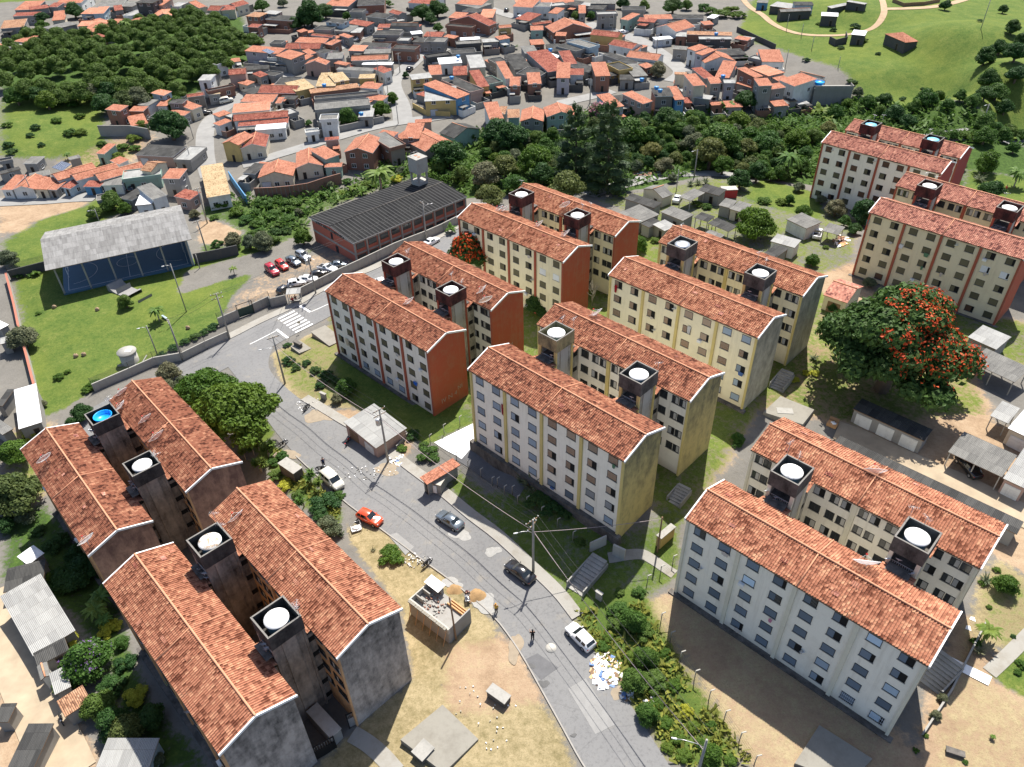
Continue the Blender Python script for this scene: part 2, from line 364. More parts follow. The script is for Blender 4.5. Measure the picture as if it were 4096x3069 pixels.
M['tyre'] = flat('tyre', (.015, .015, .015), .85)
M['rim'] = flat('wheel_rim', (.45, .45, .46), .35, .7)
M['lamp'] = flat('lamp_glass', (.75, .76, .78), .15, spec=.6)
M['tail'] = flat('tail_lamp', (.35, .01, .01), .2, spec=.6)
def paint(name, c, metal=0.0, rough=.25):
    t = NT(name); t.col(t.mix(t.noise(t.coord(), 4, 3), c, tuple(x * .88 for x in c))); t.rough(rough, .55); t.b.inputs['Metallic'].default_value = metal
    t.b.inputs['Coat Weight'].default_value = .6; t.b.inputs['Coat Roughness'].default_value = .06; return t.mat
M['skin'] = flat('skin', (.42, .24, .16), .6, var=.05)
M['hair'] = flat('hair', (.015, .01, .008), .6)
def groundm():
    t = NT('ground_mixed'); o = t.coord(); a = t.n('Attribute', attribute_name='zone'); sp = t.n('SeparateColor'); t.l(a.outputs['Color'], sp.inputs[0])
    n1 = t.noise(o, .25, 7, .68); n2 = t.noise(o, 1.3, 7, .75); n3 = t.noise(o, 5, 5, .7); n4 = t.noise(o, .06, 4, .6)
    jig = t.math('MULTIPLY', t.math('SUBTRACT', t.math('ADD', t.math('MULTIPLY', n2, .6), t.math('MULTIPLY', n1, .4)), .5), 1.6)
    def w(s_): return t.step(t.math('ADD', s_, jig), .38, .62)
    conc = t.mix(n1, (.10, .096, .088), (.20, .187, .165)); conc = t.mix(t.math('MULTIPLY', t.step(n2, .5, .75), .5), conc, (.085, .078, .065))
    dirt = t.ramp(t.math('ADD', t.math('MULTIPLY', n1, .6), t.math('MULTIPLY', n2, .4)), [(.25, (.15, .098, .06)), (.5, (.30, .215, .14)), (.75, (.42, .325, .225))])
    dry = t.ramp(t.math('ADD', t.math('MULTIPLY', n2, .55), t.math('MULTIPLY', n1, .45)), [(.28, (.085, .085, .033)), (.42, (.19, .155, .08)), (.55, (.29, .235, .135)), (.75, (.40, .32, .20))])
    dry = t.mix(t.math('MULTIPLY', t.step(n3, .5, .75), .55), dry, (.085, .08, .028))
    lush = t.ramp(t.math('ADD', t.math('MULTIPLY', n2, .5), t.math('MULTIPLY', n1, .5)), [(.3, (.040, .066, .016)), (.44, (.075, .115, .024)), (.58, (.125, .155, .036)), (.78, (.26, .215, .10))])
    lush = t.mix(t.math('MULTIPLY', t.step(n3, .46, .66), .65), lush, (.035, .075, .012))
    lush = t.mix(t.math('MULTIPLY', t.step(t.noise(o, 2.1, 9, .8), .50, .60), .45), lush, (.03, .058, .012))
    lush = t.mix(t.math('MULTIPLY', t.step(n4, .45, .65), .35), lush, (.15, .17, .03))
    shr = t.ramp(n2, [(.3, (.02, .035, .01)), (.55, (.05, .09, .02)), (.75, (.10, .14, .03))])
    c = t.mix(w(sp.outputs[2]), conc, t.mix(t.math('MULTIPLY', t.step(n3, .5, .75), .4), dirt, (.16, .11, .065))); c = t.mix(w(sp.outputs[1]), c, dry); c = t.mix(w(sp.outputs[0]), c, lush); c = t.mix(w(a.outputs['Alpha']), c, shr)
    t.col(c); t.rough(.95, .1); t.bump(t.math('ADD', n2, t.math('MULTIPLY', n3, .6)), .6, .18); return t.mat
M['ground'] = groundm()
LEAF = {'dark': leafm('leaves_dark', (.022, .060, .014), (.062, .135, .030), .3), 'mid': leafm('leaves_mid', (.035, .090, .014), (.105, .19, .036), .33),
        'bright': leafm('leaves_bright', (.036, .085, .010), (.125, .215, .026), .32), 'olive': leafm('leaves_olive', (.06, .085, .022), (.19, .22, .065), .35),
        'grey': leafm('leaves_greyish', (.07, .09, .045), (.20, .225, .125), .3), 'pine': leafm('needles', (.02, .048, .018), (.075, .13, .048)),
        'palm': leafm('palm_leaves', (.04, .09, .014), (.16, .26, .05)), 'yellow': leafm('leaves_yellow', (.22, .24, .02), (.50, .48, .05)),
        'red': leafm('red_blossom', (.36, .035, .010), (.60, .10, .02), .2), 'pink': leafm('pink_blossom', (.36, .14, .18), (.62, .30, .34), .2),
        'purple': leafm('purple_blossom', (.16, .08, .26), (.36, .24, .46), .2), 'grassy': leafm('tall_grass', (.07, .10, .015), (.24, .26, .05))}
M['bark'] = flat('bark', (.13, .10, .075), .9, var=.35)
M['bark_pale'] = flat('bark_pale', (.30, .27, .22), .9, var=.3)

# ------------------------------------------------------------------ the ground
def S(c, x, y):
    if c == 'f': return x * 1.8525, y * 1.8525
    return OX[int(c[0])] + x * K, OY[int(c[1])] + y * K
def poly_w(c, pts): return np.array([at(c, x, y)[:2] for x, y in pts])
def axis(lo, hi, a, b, d, g):
    v = list(np.arange(a, b, d)); s = d
    while v[-1] < hi: s *= g; v.append(v[-1] + s)
    s = d; w = [a]
    while w[-1] > lo: s *= g; w.append(w[-1] - s)
    return np.array(w[1:][::-1] + v)
gx = axis(-420, 420, -75, 80, .8, 1.035); gy = axis(8, 760, 24, 170, .8, 1.03)
XX, YY = np.meshgrid(gx, gy); ZZ = T(XX, YY)
ZONE = np.zeros(XX.shape + (4,)); ZONE[..., 2] = .22
def inside(poly):
    x, y = XX, YY; r = np.zeros(x.shape, bool); n = len(poly)
    for i in range(n):
        x1, y1 = poly[i]; x2, y2 = poly[(i + 1) % n]
        if y1 == y2: continue
        c = ((y1 > y) != (y2 > y)) & (x < (x2 - x1) * (y - y1) / (y2 - y1) + x1); r ^= c
    return r
LU, DR, DI, SH, CO = (1, 0, 0, 0), (0, 1, 0, 0), (0, 0, 1, 0), (0, 0, 0, 1), (0, 0, .1, 0)
for zc, pts in (
    ((.6, 0, .6, 0), [(690, 640), (1000, 480), (1420, 480), (1830, 610), (1800, 760), (1640, 900), (1480, 1140), (1000, 960), (720, 800)]),
    (SH, [(0, 120), (250, 60), (520, 30), (550, 130), (420, 195), (210, 215), (0, 195)]),
    (LU, [(0, 195), (215, 205), (235, 300), (150, 345), (0, 340)]), ((.5, 0, .8, 0), [(130, 330), (240, 300), (330, 290), (300, 340), (150, 400)]),
    (LU, [(1590, 85), (1640, -30), (2300, -30), (2300, 250), (1950, 280), (1850, 215), (1848, 165), (1795, 140), (1690, 108), (1640, 95)]),
    (SH, [(920, 300), (1230, 240), (1600, 255), (1850, 205), (2260, 240), (2300, 430), (1750, 400), (1550, 375), (1300, 420), (1000, 430), (930, 380)]),
    ((.6, 0, 0, .55), [(430, 445), (560, 420), (760, 400), (860, 330), (930, 300), (1010, 410), (870, 395), (670, 470), (680, 520), (560, 545), (430, 550)]),
    (DI, [(432, 470), (475, 480), (520, 500), (500, 530), (432, 525)]),
    (LU, [(0, 490), (210, 425), (370, 440), (240, 465), (108, 560), (20, 590)]), (DI, [(0, 425), (210, 438), (70, 480), (20, 520), (0, 520)]),
    (LU, [(30, 600), (120, 560), (420, 560), (640, 520), (690, 540), (560, 580), (500, 640), (480, 700), (380, 750), (90, 905), (60, 760)]),
    (CO, [(378, 640), (400, 585), (560, 545), (650, 510), (690, 530), (560, 585), (470, 610)]), ((.15, 0, .5, 0), [(470, 690), (500, 640), (560, 590), (700, 540), (820, 570), (700, 625), (560, 670)]),
    ((.5, 1, 0, 0), [(585, 765), (640, 738), (720, 692), (740, 780), (830, 850), (960, 930), (900, 930), (760, 890), (640, 862), (606, 822)]),
    (DI, [(700, 890), (760, 880), (900, 960), (860, 995)]),
    ((.9, 0, .3, 0), [(730, 770), (1000, 890), (1010, 960), (900, 960), (760, 860)]),
    ((.62, .25, 0, .42), [(950, 1060), (1010, 960), (1340, 1140), (1480, 1110), (1470, 1260), (1390, 1300), (1235, 1320), (1060, 1165)]),  # grass bank before block B: shade deepened in its colour by shrub weight
    (CO, [(940, 950), (1010, 920), (1120, 1040), (1060, 1060), (1000, 1010)]),
    ((.75, .8, 0, .5), [(1225, 1310), (1400, 1280), (1440, 1360), (1500, 1460), (1640, 1665), (1450, 1665), (1290, 1425)]),
    ((0, .45, .9, 0), [(1400, 1290), (1470, 1270), (1950, 1590), (2000, 1700), (1650, 1700), (1560, 1540), (1440, 1360)]),
    ((0, .5, .95, 0), [(2060, 1330), (2260, 1270), (2300, 1700), (1980, 1700), (2000, 1560)]), (LU, [(2120, 1450), (2215, 1390), (2260, 1520), (2200, 1500)]), ((.45, .8, 0, 0), [(2100, 1250), (2180, 1170), (2260, 1190), (2240, 1400), (2110, 1400)]),
    ((.1, 1, .2, 0), [(740, 1120), (830, 1150), (1000, 1275), (1080, 1360), (1180, 1520), (1260, 1680), (650, 1680), (890, 1470), (870, 1320), (760, 1180)]),
    ((0, .35, 1, 0), [(950, 1380), (1080, 1370), (1180, 1520), (1050, 1560), (940, 1540)]),
    ((.3, 0, .3, .7), [(0, 1050), (100, 1080), (230, 1240), (330, 1500), (480, 1680), (330, 1680), (150, 1330), (0, 1260)]),
    (DI, [(0, 1290), (50, 1300), (120, 1480), (230, 1680), (0, 1680)]),
    ((.8, 0, .2, .45), [(520, 950), (600, 960), (740, 1095), (740, 1180), (600, 1040)]), ((.5, .3, .6, 0), [(0, 930), (100, 900), (190, 1000), (60, 1100), (0, 1080)]),
    ((.52, .3, .45, .2), [(1270, 430), (1560, 378), (1850, 470), (1850, 610), (1790, 640), (1430, 490)]),
    ((.55, 0, .8, 0), [(1640, 880), (1720, 760), (1800, 650), (2090, 760), (2150, 900), (1900, 930)]), ((.6, 0, .6, 0), [(1830, 610), (2240, 700), (2260, 800), (2090, 770)]),
    ((0, 0, 1, 0), [(1870, 930), (2100, 900), (2260, 960), (2300, 1300), (2000, 1100), (1840, 960)]),
    (LU, [(1640, 385), (1780, 420), (1760, 470), (1620, 430)]), (LU, [(2080, 360), (2240, 390), (2260, 480), (2090, 440)]), (DI, [(1770, 600), (1850, 570), (1880, 640), (1800, 660)]),
    (LU, [(540, 845), (600, 940), (560, 960), (500, 900)])):
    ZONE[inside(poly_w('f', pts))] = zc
for _ in range(2):
    for ax in (0, 1): ZONE[:] = (ZONE + np.roll(ZONE, 1, ax) + np.roll(ZONE, -1, ax)) / 3
ZONE[YY > 395] = (.7, 0, .2, .35)
ny_, nx_ = XX.shape
gme = bpy.data.meshes.new('ground'); idx = np.arange(nx_ * ny_).reshape(ny_, nx_)
quads = np.stack([idx[:-1, :-1], idx[:-1, 1:], idx[1:, 1:], idx[1:, :-1]], -1).reshape(-1, 4)
gme.from_pydata(np.stack([XX, YY, ZZ], -1).reshape(-1, 3).tolist(), [], quads.tolist())
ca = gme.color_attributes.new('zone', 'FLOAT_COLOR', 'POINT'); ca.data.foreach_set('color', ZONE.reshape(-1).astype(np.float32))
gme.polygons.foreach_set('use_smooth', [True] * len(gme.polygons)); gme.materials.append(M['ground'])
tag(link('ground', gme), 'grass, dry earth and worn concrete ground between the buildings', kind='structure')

def drape(name, left, right, mat, lift=.05, seg=1.2, lat=5, side=0.0, label=None):
    """sheet between two world polylines laid on the ground"""
    def res(p, n):
        p = np.array(p)[:, :2]; d = np.r_[0, np.cumsum(np.linalg.norm(np.diff(p, axis=0), axis=1))]
        return p, d
    L, R_ = np.array(left)[:, :2], np.array(right)[:, :2]; rows = []
    for i in range(len(L) - 1):
        n = max(1, int(max(np.linalg.norm(L[i + 1] - L[i]), np.linalg.norm(R_[i + 1] - R_[i])) / seg))
        for k in range(n + (i == len(L) - 2)):
            t = k / n; rows.append((L[i] * (1 - t) + L[i + 1] * t, R_[i] * (1 - t) + R_[i + 1] * t))
    P = np.array([[a * (1 - j / lat) + b * j / lat for j in range(lat + 1)] for a, b in rows])
    Z = T(P[..., 0], P[..., 1]) + lift
    mb = MB(); n = lat + 1; vs = [(P[i, j, 0], P[i, j, 1], Z[i, j]) for i in range(len(P)) for j in range(n)]
    fs = [(i * n + j, i * n + j + 1, (i + 1) * n + j + 1, (i + 1) * n + j) for i in range(len(P) - 1) for j in range(lat)]
    mb.mesh(vs, fs, 0, True)
    if side:
        for j in (0, lat):
            for i in range(len(P) - 1):
                a, b = vs[i * n + j], vs[(i + 1) * n + j]; mb.face([(a[0], a[1], a[2] - side), (b[0], b[1], b[2] - side), b, a])
    o = mb.build(name, mat); return tag(o, label, kind='structure')
def smooth(pts, n=2):
    p = [np.array(q, float) for q in pts]
    for _ in range(n):
        q = [p[0]]
        for a, b in zip(p[:-1], p[1:]): q += [a * .75 + b * .25, a * .25 + b * .75]
        p = q + [p[-1]]
    return p
STREETS = []
def ribbon(name, c, pts, width, mat, lift=.12, label=None):
    p = np.array(smooth([at(c, x, y)[:2] for x, y in pts], 2)); STREETS.append((p, width)); d = np.gradient(p, axis=0); d /= np.linalg.norm(d, axis=1)[:, None]
    nrm = np.stack([-d[:, 1], d[:, 0]], 1); return drape(name, p + nrm * width / 2, p - nrm * width / 2, mat, lift, 3, 3, label=label)
RL = [(1335, 1760), (1262, 1657), (1215, 1570), (1165, 1480), (1120, 1400), (1060, 1320), (985, 1262), (900, 1200), (820, 1140), (745, 1085), (690, 1030), (640, 985), (600, 940), (565, 890), (530, 840), (490, 790), (465, 757)]
RR = [(1530, 1760), (1447, 1657), (1405, 1590), (1360, 1520), (1300, 1430), (1235, 1340), (1185, 1275), (1110, 1205), (1020, 1130), (930, 1055), (855, 1000), (790, 945), (715, 905), (650, 865), (602, 825), (575, 790), (590, 750)]
rl = [at('f', *p) for p in RL]; rr_ = [at('f', *p) for p in RR]
drape('road', smooth(rl), smooth(rr_), M['asphalt'], .06, 1.2, 8, label='grey patched asphalt road winding between the apartment blocks')
UL = [(60, 955), (100, 935), (200, 880), (330, 815), (450, 755), (500, 732), (560, 700), (640, 665), (700, 628), (800, 588), (960, 510), (1040, 470)]
UR = [(110, 1005), (150, 985), (230, 930), (340, 870), (480, 800), (585, 752), (640, 720), (700, 690), (760, 660), (860, 610), (1000, 540), (1070, 495)]
drape('side_road', smooth([at('f', *p) for p in UL]), smooth([at('f', *p) for p in UR]), M['asphalt'], .066, 1.2, 8, label='asphalt road passing the school wall with a crossing')
def offset(p, w):
    p = np.array(p)[:, :2]; d = np.gradient(p, axis=0); d /= np.linalg.norm(d, axis=1)[:, None]; return p + np.stack([d[:, 1], -d[:, 0]], 1) * w
rp = np.array(smooth(rr_[5:14])); drape('pavement', offset(rp, .15), offset(rp, 1.6), M['pave'], .19, 1.2, 2, .2, 'concrete pavement along the right side of the road')
drape('kerb', offset(rp, 0), offset(rp, .15), M['kerb'], .20, 1.2, 1, .2, 'stone kerb along the right side of the road')
lp = np.array(smooth(rl[:12])); drape('kerb', offset(lp, -.15), offset(lp, 0), M['kerb'], .17, 1.2, 1, .2, 'stone kerb along the left side of the road')
up = np.array(smooth([at('f', *p) for p in UL[4:]])); drape('pavement', offset(up, -1.9), offset(up, -.15), M['pave'], .17, 1.2, 2, .2, 'concrete pavement along the school wall')
drape('kerb', offset(up, -.15), offset(up, 0), M['kerb'], .18, 1.2, 1, .2, 'stone kerb along the school side of the road')
def patch(name, c, quad, mat, lift=.075, label=None):
    q = [at(c, *p) for p in quad]; return drape(name, [q[0], q[3]], [q[1], q[2]], mat, lift, 1.0, 6, label=label)
def splat(name, c, ctr, rx, ry, mat, label, seed):
    g = random.Random(seed); p = at(c, *ctr)[:2]; ax = at(c, ctr[0] + rx, ctr[1])[:2] - p; ay = at(c, ctr[0], ctr[1] + ry)[:2] - p; n = 40; ph = [g.uniform(0, 6) for _ in range(4)]; m = MB(); vs = [(*p, gz(*p) + .092)]; fs = []
    for j, q in enumerate((.4, .7, 1.0)):
        for k in range(n): a = 6.2832 * k / n; w = q * (1 + .22 * math.sin(2 * a + ph[0]) + .15 * math.sin(3 * a + ph[1]) + .06 * math.sin(7 * a + ph[2])); r = p + ax * w * math.cos(a) + ay * w * math.sin(a); vs.append((*r, gz(*r) + .092 - .02 * (j == 2)))
    for k in range(n): fs.append((0, 1 + k, 1 + (k + 1) % n))
    for j in range(2):
        for k in range(n): fs.append((1 + j * n + k, 1 + (j + 1) * n + k, 1 + (j + 1) * n + (k + 1) % n, 1 + j * n + (k + 1) % n))
    m.mesh(vs, fs, 0, True); tag(m.build(name, mat), label, kind='structure')
M['lime'] = flat('spilled_lime', (.27, .265, .25), .9, var=.3, sc=2.5); M['oil'] = flat('oil_stain', (.06, .06, .06), .6, var=.3, sc=2); M['dust'] = flat('road_dust', (.25, .205, .15), .95, var=.3, sc=1.5)
for i, (c, x, y, rx, ry, mt, lab) in enumerate((('13', 1880, 340, 110, 70, 'lime', 'white lime spilled at the road edge'), ('12', 1690, 1285, 75, 50, 'lime', 'white spill on the road behind the grey sedan'), ('13', 1620, 180, 90, 40, 'lime', 'pale cement dust beside the smaller sand pile'), ('23', 350, 990, 40, 35, 'oil', 'dark oil stains on the lower road'), ('23', 250, 850, 30, 25, 'oil', 'dark oil stain near the dark road patch'),
        ('23', 590, 1405, 28, 14, 'oil', 'small oil stain at the bottom of the road'), ('12', 1100, 760, 110, 45, 'dust', 'sandy dust washed over the road by the kiosk pole'), ('12', 560, 330, 110, 60, 'dust', 'sandy dust on the road above the kiosk'), ('12', 300, 640, 90, 40, 'dust', 'sandy dust at the left kerb'), ('12', 1950, 1420, 60, 40, 'lime', 'chalky stain beside the right kerb'), ('13', 2130, 700, 60, 110, 'dust', 'dusty left road edge beside the dry lot'), ('23', 940, 1060, 45, 60, 'dust', 'dusty right road edge below the rubbish'))): splat('road_stain', c, (x, y), rx, ry, M[mt], lab, i)
patch('road_patch', '23', [(545, 1030), (690, 945), (920, 1320), (765, 1395)], M['asphalt_pale'], label='pale repair patch in the road near the rubbish heap')
patch('road_patch', '23', [(190, 800), (300, 745), (470, 860), (330, 960)], M['asphalt_dark'], label='darker asphalt patch in the road beside the dry lot')
patch('road_patch', '12', [(1110, 1290), (1180, 1270), (1320, 1385), (1250, 1450)], M['asphalt_pale'], label='pale scuffed patch in the road near the round bush')
def line(c, a, b, w, lift=.085):
    A, B = at(c, *a), at(c, *b); d = (B - A)[:2]; d /= np.linalg.norm(d); n = np.array([-d[1], d[0]]) * w / 2
    return [A[:2] + n, B[:2] + n], [A[:2] - n, B[:2] - n], lift
for k in range(7):
    t = k / 6; a = (225 + 140 * t, 1060 + 108 * t); b = (358 + 145 * t, 995 + 103 * t)
    l_, r_, h_ = line('11', a, b, .42); drape('crossing_stripe', l_, r_, M['white_line'], h_, 1, 1, label='white painted stripe of the pedestrian crossing')
for a, b, w in (((395, 950), (485, 1003), .45), ((215, 1143), (305, 1212), .45), ((495, 1000), (640, 935), .14), ((0, 1262), (215, 1152), .14)):
    l_, r_, h_ = line('11', a, b, w); drape('road_line', l_, r_, M['white_line'], h_, 1, 1, label='white painted line on the asphalt')
ribbon('street', '00', [(1690, 1420), (1650, 1300), (1645, 1160), (1650, 1050), (1690, 960), (1790, 880), (1910, 800), (2040, 725), (2200, 650), (2330, 600)], 5.2, M['street'], label='narrow village street curving up from the long shed')
ribbon('street', '10', [(90, 690), (200, 640), (420, 540), (600, 440), (800, 340), (960, 270), (1050, 190)], 5.0, M['street'], .13, label='straight village street rising between tiled houses')
ribbon('street', '10', [(1230, 985), (1215, 850), (1150, 730), (1140, 650), (1200, 590), (1270, 540), (1340, 470), (1500, 420), (1640, 350), (1800, 290), (1900, 250)], 6.0, M['street'], .14, label='village street bending past the yellow corner bar')
ribbon('street', '10', [(-60, 1330), (60, 1300), (330, 1215), (560, 1145), (760, 1090), (1000, 1020), (1250, 975), (1480, 950), (1620, 925)], 4.6, M['street'], .15, label='village street behind the row of orange roofed houses')
ribbon('street', '20', [(480, 835), (600, 805), (740, 775), (900, 730)], 5.0, M['street'], .12, label='short village street below the balcony houses')
ribbon('street', '20', [(700, 190), (880, 250), (1050, 300), (1150, 340), (1290, 430), (1420, 530), (1480, 590), (1380, 660)], 6.0, M['street'], .13, label='village street descending past the yellow gabled house')
ribbon('street', '20', [(-250, 20), (-60, 80), (80, 130), (240, 165)], 5.5, M['street'], label='village street with a white car at the top')
ribbon('street', '00', [(-200, 1640), (0, 1625), (400, 1605), (780, 1585)], 5.0, M['street'], label='pale street in front of the lower garages')
ribbon('dirt_track', '30', [(-60, -20), (0, 60), (110, 120), (180, 190), (300, 250), (450, 285), (700, 290), (900, 262), (1020, 210), (1080, 140), (1085, 60), (1030, -60)], 2.3, M['track'], label='dirt track looping through the meadow')
ribbon('dirt_track', '30', [(1090, 75), (1300, 72), (1500, 60), (1760, -10)], 3.2, M['track'], .13, label='dirt track along the fenced red earth yard')
ribbon('lane', '20', [(700, 1570), (850, 1520), (1100, 1450), (1400, 1400), (1700, 1395), (1900, 1420)], 5.0, M['street'], label='grey lane behind the pines and sheds')
ribbon('lane', '30', [(1300, 1130), (1500, 1100), (1700, 1075), (2209, 1012), (2400, 990)], 5.0, M['street'], label='grey lane passing behind the white blocks')
ribbon('sand_lane', '03', [(-60, 250), (0, 480), (150, 820), (300, 1180), (450, 1500), (560, 1760)], 5.5, M['sand'], label='pale sandy lane along the corrugated sheds')
ribbon('sand_lane', '32', [(700, 450), (900, 520), (1150, 650), (1500, 800), (1900, 980), (2300, 1180)], 4.5, M['sand'], label='pale sandy lane between the garages')
ribbon('footpath', '23', [(870, -20), (1120, -60), (1200, -30), (1400, 110)], 1.4, M['pave'], .07, label='concrete footpath from the steps to the block')
ribbon('footpath', '13', [(820, 1390), (940, 1460), (1060, 1560), (1180, 1700)], 1.8, M['pave'], .07, label='concrete footpath leading from the yard gate')
ribbon('footpath', '33', [(1930, 900), (2050, 790), (2209, 630), (2300, 540)], 1.5, M['pave'], .07, label='concrete garden path at the right edge')
patch('tiled_terrace', '12', [(1480, 545), (1800, 390), (1830, 540), (1700, 680)], M['whitewash'], .1, label='white tiled terrace beside the yellow cornered block')
patch('paved_yard', '12', [(1640, 680), (1800, 560), (2209, 900), (2150, 1000)], M['asphalt_dark'], .08, label='dark paved yard below the white facade')
patch('tiled_path', '33', [(1540, 735), (1950, 935), (1920, 1005), (1520, 800)], M['whitewash'], .1, label='white tiled path beside the end wall')

# ------------------------------------------------------------------ apartment blocks
def win_mesh(w, h, mats, state):                     # mats: frame, shutter, dark, sill
    mb = MB(); x = w / 2; z = h / 2
    mb.box(-x - .07, x + .07, -.10, .02, -z - .10, -z - .02, 3)
    for a in (-x, x - .05): mb.box(a, a + .05, -.06, .02, -z, z, 0)
    mb.box(-x + .05, x - .05, -.06, .02, z - .05, z, 0); mb.box(-x + .05, x - .05, -.06, .02, -z - .02, -z + .05, 0)
    def pan(a, b, m, y): mb.box(a, b, y, .0, -z + .05, z - .05, m)
    if state == 'shut': pan(-x + .05, 0, 1, -.045); pan(0, x - .05, 1, -.028)
    elif state == 'half': pan(-x + .05, 0, 1, -.045); pan(0, x - .05, 2, -.006)
    elif state == 'part': pan(-x + .05, 0, 1, -.045); pan(0, x * .45, 1, -.028); pan(x * .45, x - .05, 2, -.006)
    elif state == 'bars':
        pan(-x + .05, 0, 1, -.03); pan(0, x - .05, 2, -.006)
        for k in range(5): a = .08 + k * (x - .12) / 5; mb.box(a, a + .025, -.05, -.03, -z + .05, z - .05, 3)
    elif state == 'glass':
        pan(-x + .05, x - .05, 4, -.012); mb.box(-.025, .025, -.05, 0, -z + .05, z - .05, 0)
    elif state == 'curtain':
        pan(-x + .05, 0, 4, -.012); pan(0, x - .05, 5, -.014); mb.box(-.025, .025, -.05, 0, -z + .05, z - .05, 0)
    return mb
curtain = flat('curtain', (.42, .41, .38), .9)
SHUT = {'slate': (.13, .17, .22), 'slate_l': (.24, .30, .37), 'sky': (.42, .54, .66), 'wood': (.24, .145, .085), 'woodp': (.31, .22, .15), 'olive': (.115, .105, .065), 'olived': (.085, .08, .05), 'brown': (.10, .055, .035), 'white': (.66, .68, .70), 'grey': (.30, .31, .32)}
def shutm(n):
    t = NT('shutter_' + n); o = t.coord(); c = SHUT[n]; w = t.math('SINE', t.math('MULTIPLY', t.n('SeparateXYZ').outputs[2], 1)); sp = t.n('SeparateXYZ'); t.l(o, sp.inputs[0])
    oi = t.n('ObjectInfo'); cc = t.mix(oi.outputs['Random'], tuple(x * .8 for x in c), tuple(min(1, x * 1.25) for x in c))
    if n.startswith('wood'): cc = t.mix(t.step(t.noise(t.map(o, (2, 2, 9)), 1.5, 5, .7), .45, .65), cc, (.30, .27, .24))
    t.col(cc); t.rough(.6, .3); return t.mat
SHM = {k: shutm(k) for k in SHUT}
WIN = {}
def win(w, h, sh, st):
    k = (w, h, sh, st)
    if k not in WIN: WIN[k] = win_mesh(w, h, None, st).data('window', [M['blackmetal'] if sh not in ('white',) else M['white_trim'], SHM[sh], M['black'], M['conc'], M['glass'], curtain])
    return WIN[k]
BARREL = {}
def roof_part(name, L, e, rise, mat, parent, org, thick=.14):
    """gable roof of barrel tile courses, ridge along x; org = ridge centre; one mesh shared by every slab"""
    if 'm' not in BARREL:
        n = 94; p = L / n; prof = [(0, 0), (.16, .0), (.26, .065), (.42, .105), (.58, .105), (.74, .065), (.84, 0)]; xs = np.array([k * p + a * p for k in range(n) for a, z in prof] + [L]); zs = np.array([z for k in range(n) for a, z in prof] + [0]); nx = len(xs)
        sl = math.hypot(e, rise); nr = int(sl / .36); V = []; Fc = []; U = []; g = random.Random(5)
        jit = np.repeat([g.uniform(-.012, .012) for _ in range(n)], len(prof)); jit = np.r_[jit, 0]
        for s_ in (-1, 1):
            for r in range(nr):
                for q in (0, 1):
                    t = min(1, (r + q) / nr + (.0 if q == 0 else .008)); base = len(V)
                    sag = .03 * np.sin(xs * 1.3 + s_) + .02 * np.sin(xs * 3.1 + r) if r else 0 * xs
                    V += np.stack([xs - L / 2, np.full(nx, s_ * e * t), -rise * t + zs + jit + (.045 if q else 0) + sag * t], 1).tolist(); U += np.stack([xs + 40, np.full(nx, 10.8 - (r + (.05 if q == 0 else .95)) * .36)], 1).tolist()
                a = len(V) - 2 * nx; f = [(a + i_, a + i_ + 1, a + nx + i_ + 1, a + nx + i_) for i_ in range(nx - 1)]; Fc += f if s_ < 0 else [t_[::-1] for t_ in f]
                if r: f = [(a - nx + i_, a - nx + i_ + 1, a + i_ + 1, a + i_) for i_ in range(nx - 1)]; Fc += f if s_ < 0 else [t_[::-1] for t_ in f]
        nt = len(Fc); b = len(V)
        for s_ in (-1, 1):                                                 # boards under the tiles
            k = len(V); V += [(-L / 2, 0, -.03), (L / 2, 0, -.03), (L / 2, s_ * e, -rise - .03), (-L / 2, s_ * e, -rise - .03), (-L / 2, 0, -thick), (L / 2, 0, -thick), (L / 2, s_ * e, -rise - thick), (-L / 2, s_ * e, -rise - thick)]; U += [(0, 0)] * 8
            Fc += [(k + 4, k + 5, k + 6, k + 7), (k + 2, k + 3, k + 7, k + 6), (k, k + 1, k + 2, k + 3), (k + 1, k + 2, k + 6, k + 5), (k, k + 3, k + 7, k + 4)]
        me = bpy.data.meshes.new('roof'); me.from_pydata(V, [], Fc); me.materials.append(M['tile']); me.materials.append(M['wood']); mi = np.zeros(len(Fc), np.int32); mi[nt:] = 1; me.polygons.foreach_set('material_index', mi)
        ul = me.uv_layers.new(name='UVMap'); li = np.empty(len(me.loops), np.int32); me.loops.foreach_get('vertex_index', li); ul.data.foreach_set('uv', np.array(U, np.float32)[li].reshape(-1)); BARREL['m'] = me
    o = link(name, BARREL['m'], parent, org); o.material_slots[0].link = 'OBJECT'; o.material_slots[0].material = mat; return o
def ridge_cap(L, parent, org, m, r=.13):
    mb = MB(); ox, oy, oz = org; k = int(L / .45)
    for i in range(k):
        x = ox - L / 2 + L * i / k; mb.tube([(x, oy, oz + .03), (x + L / k * 1.03, oy, oz + .05)], r, 0, 6, False, r * .86)
    return mb.build('ridge_cap', [m], parent)
capm = flat('ridge_mortar', (.50, .24, .14), .85, var=.3)
DISH = {}
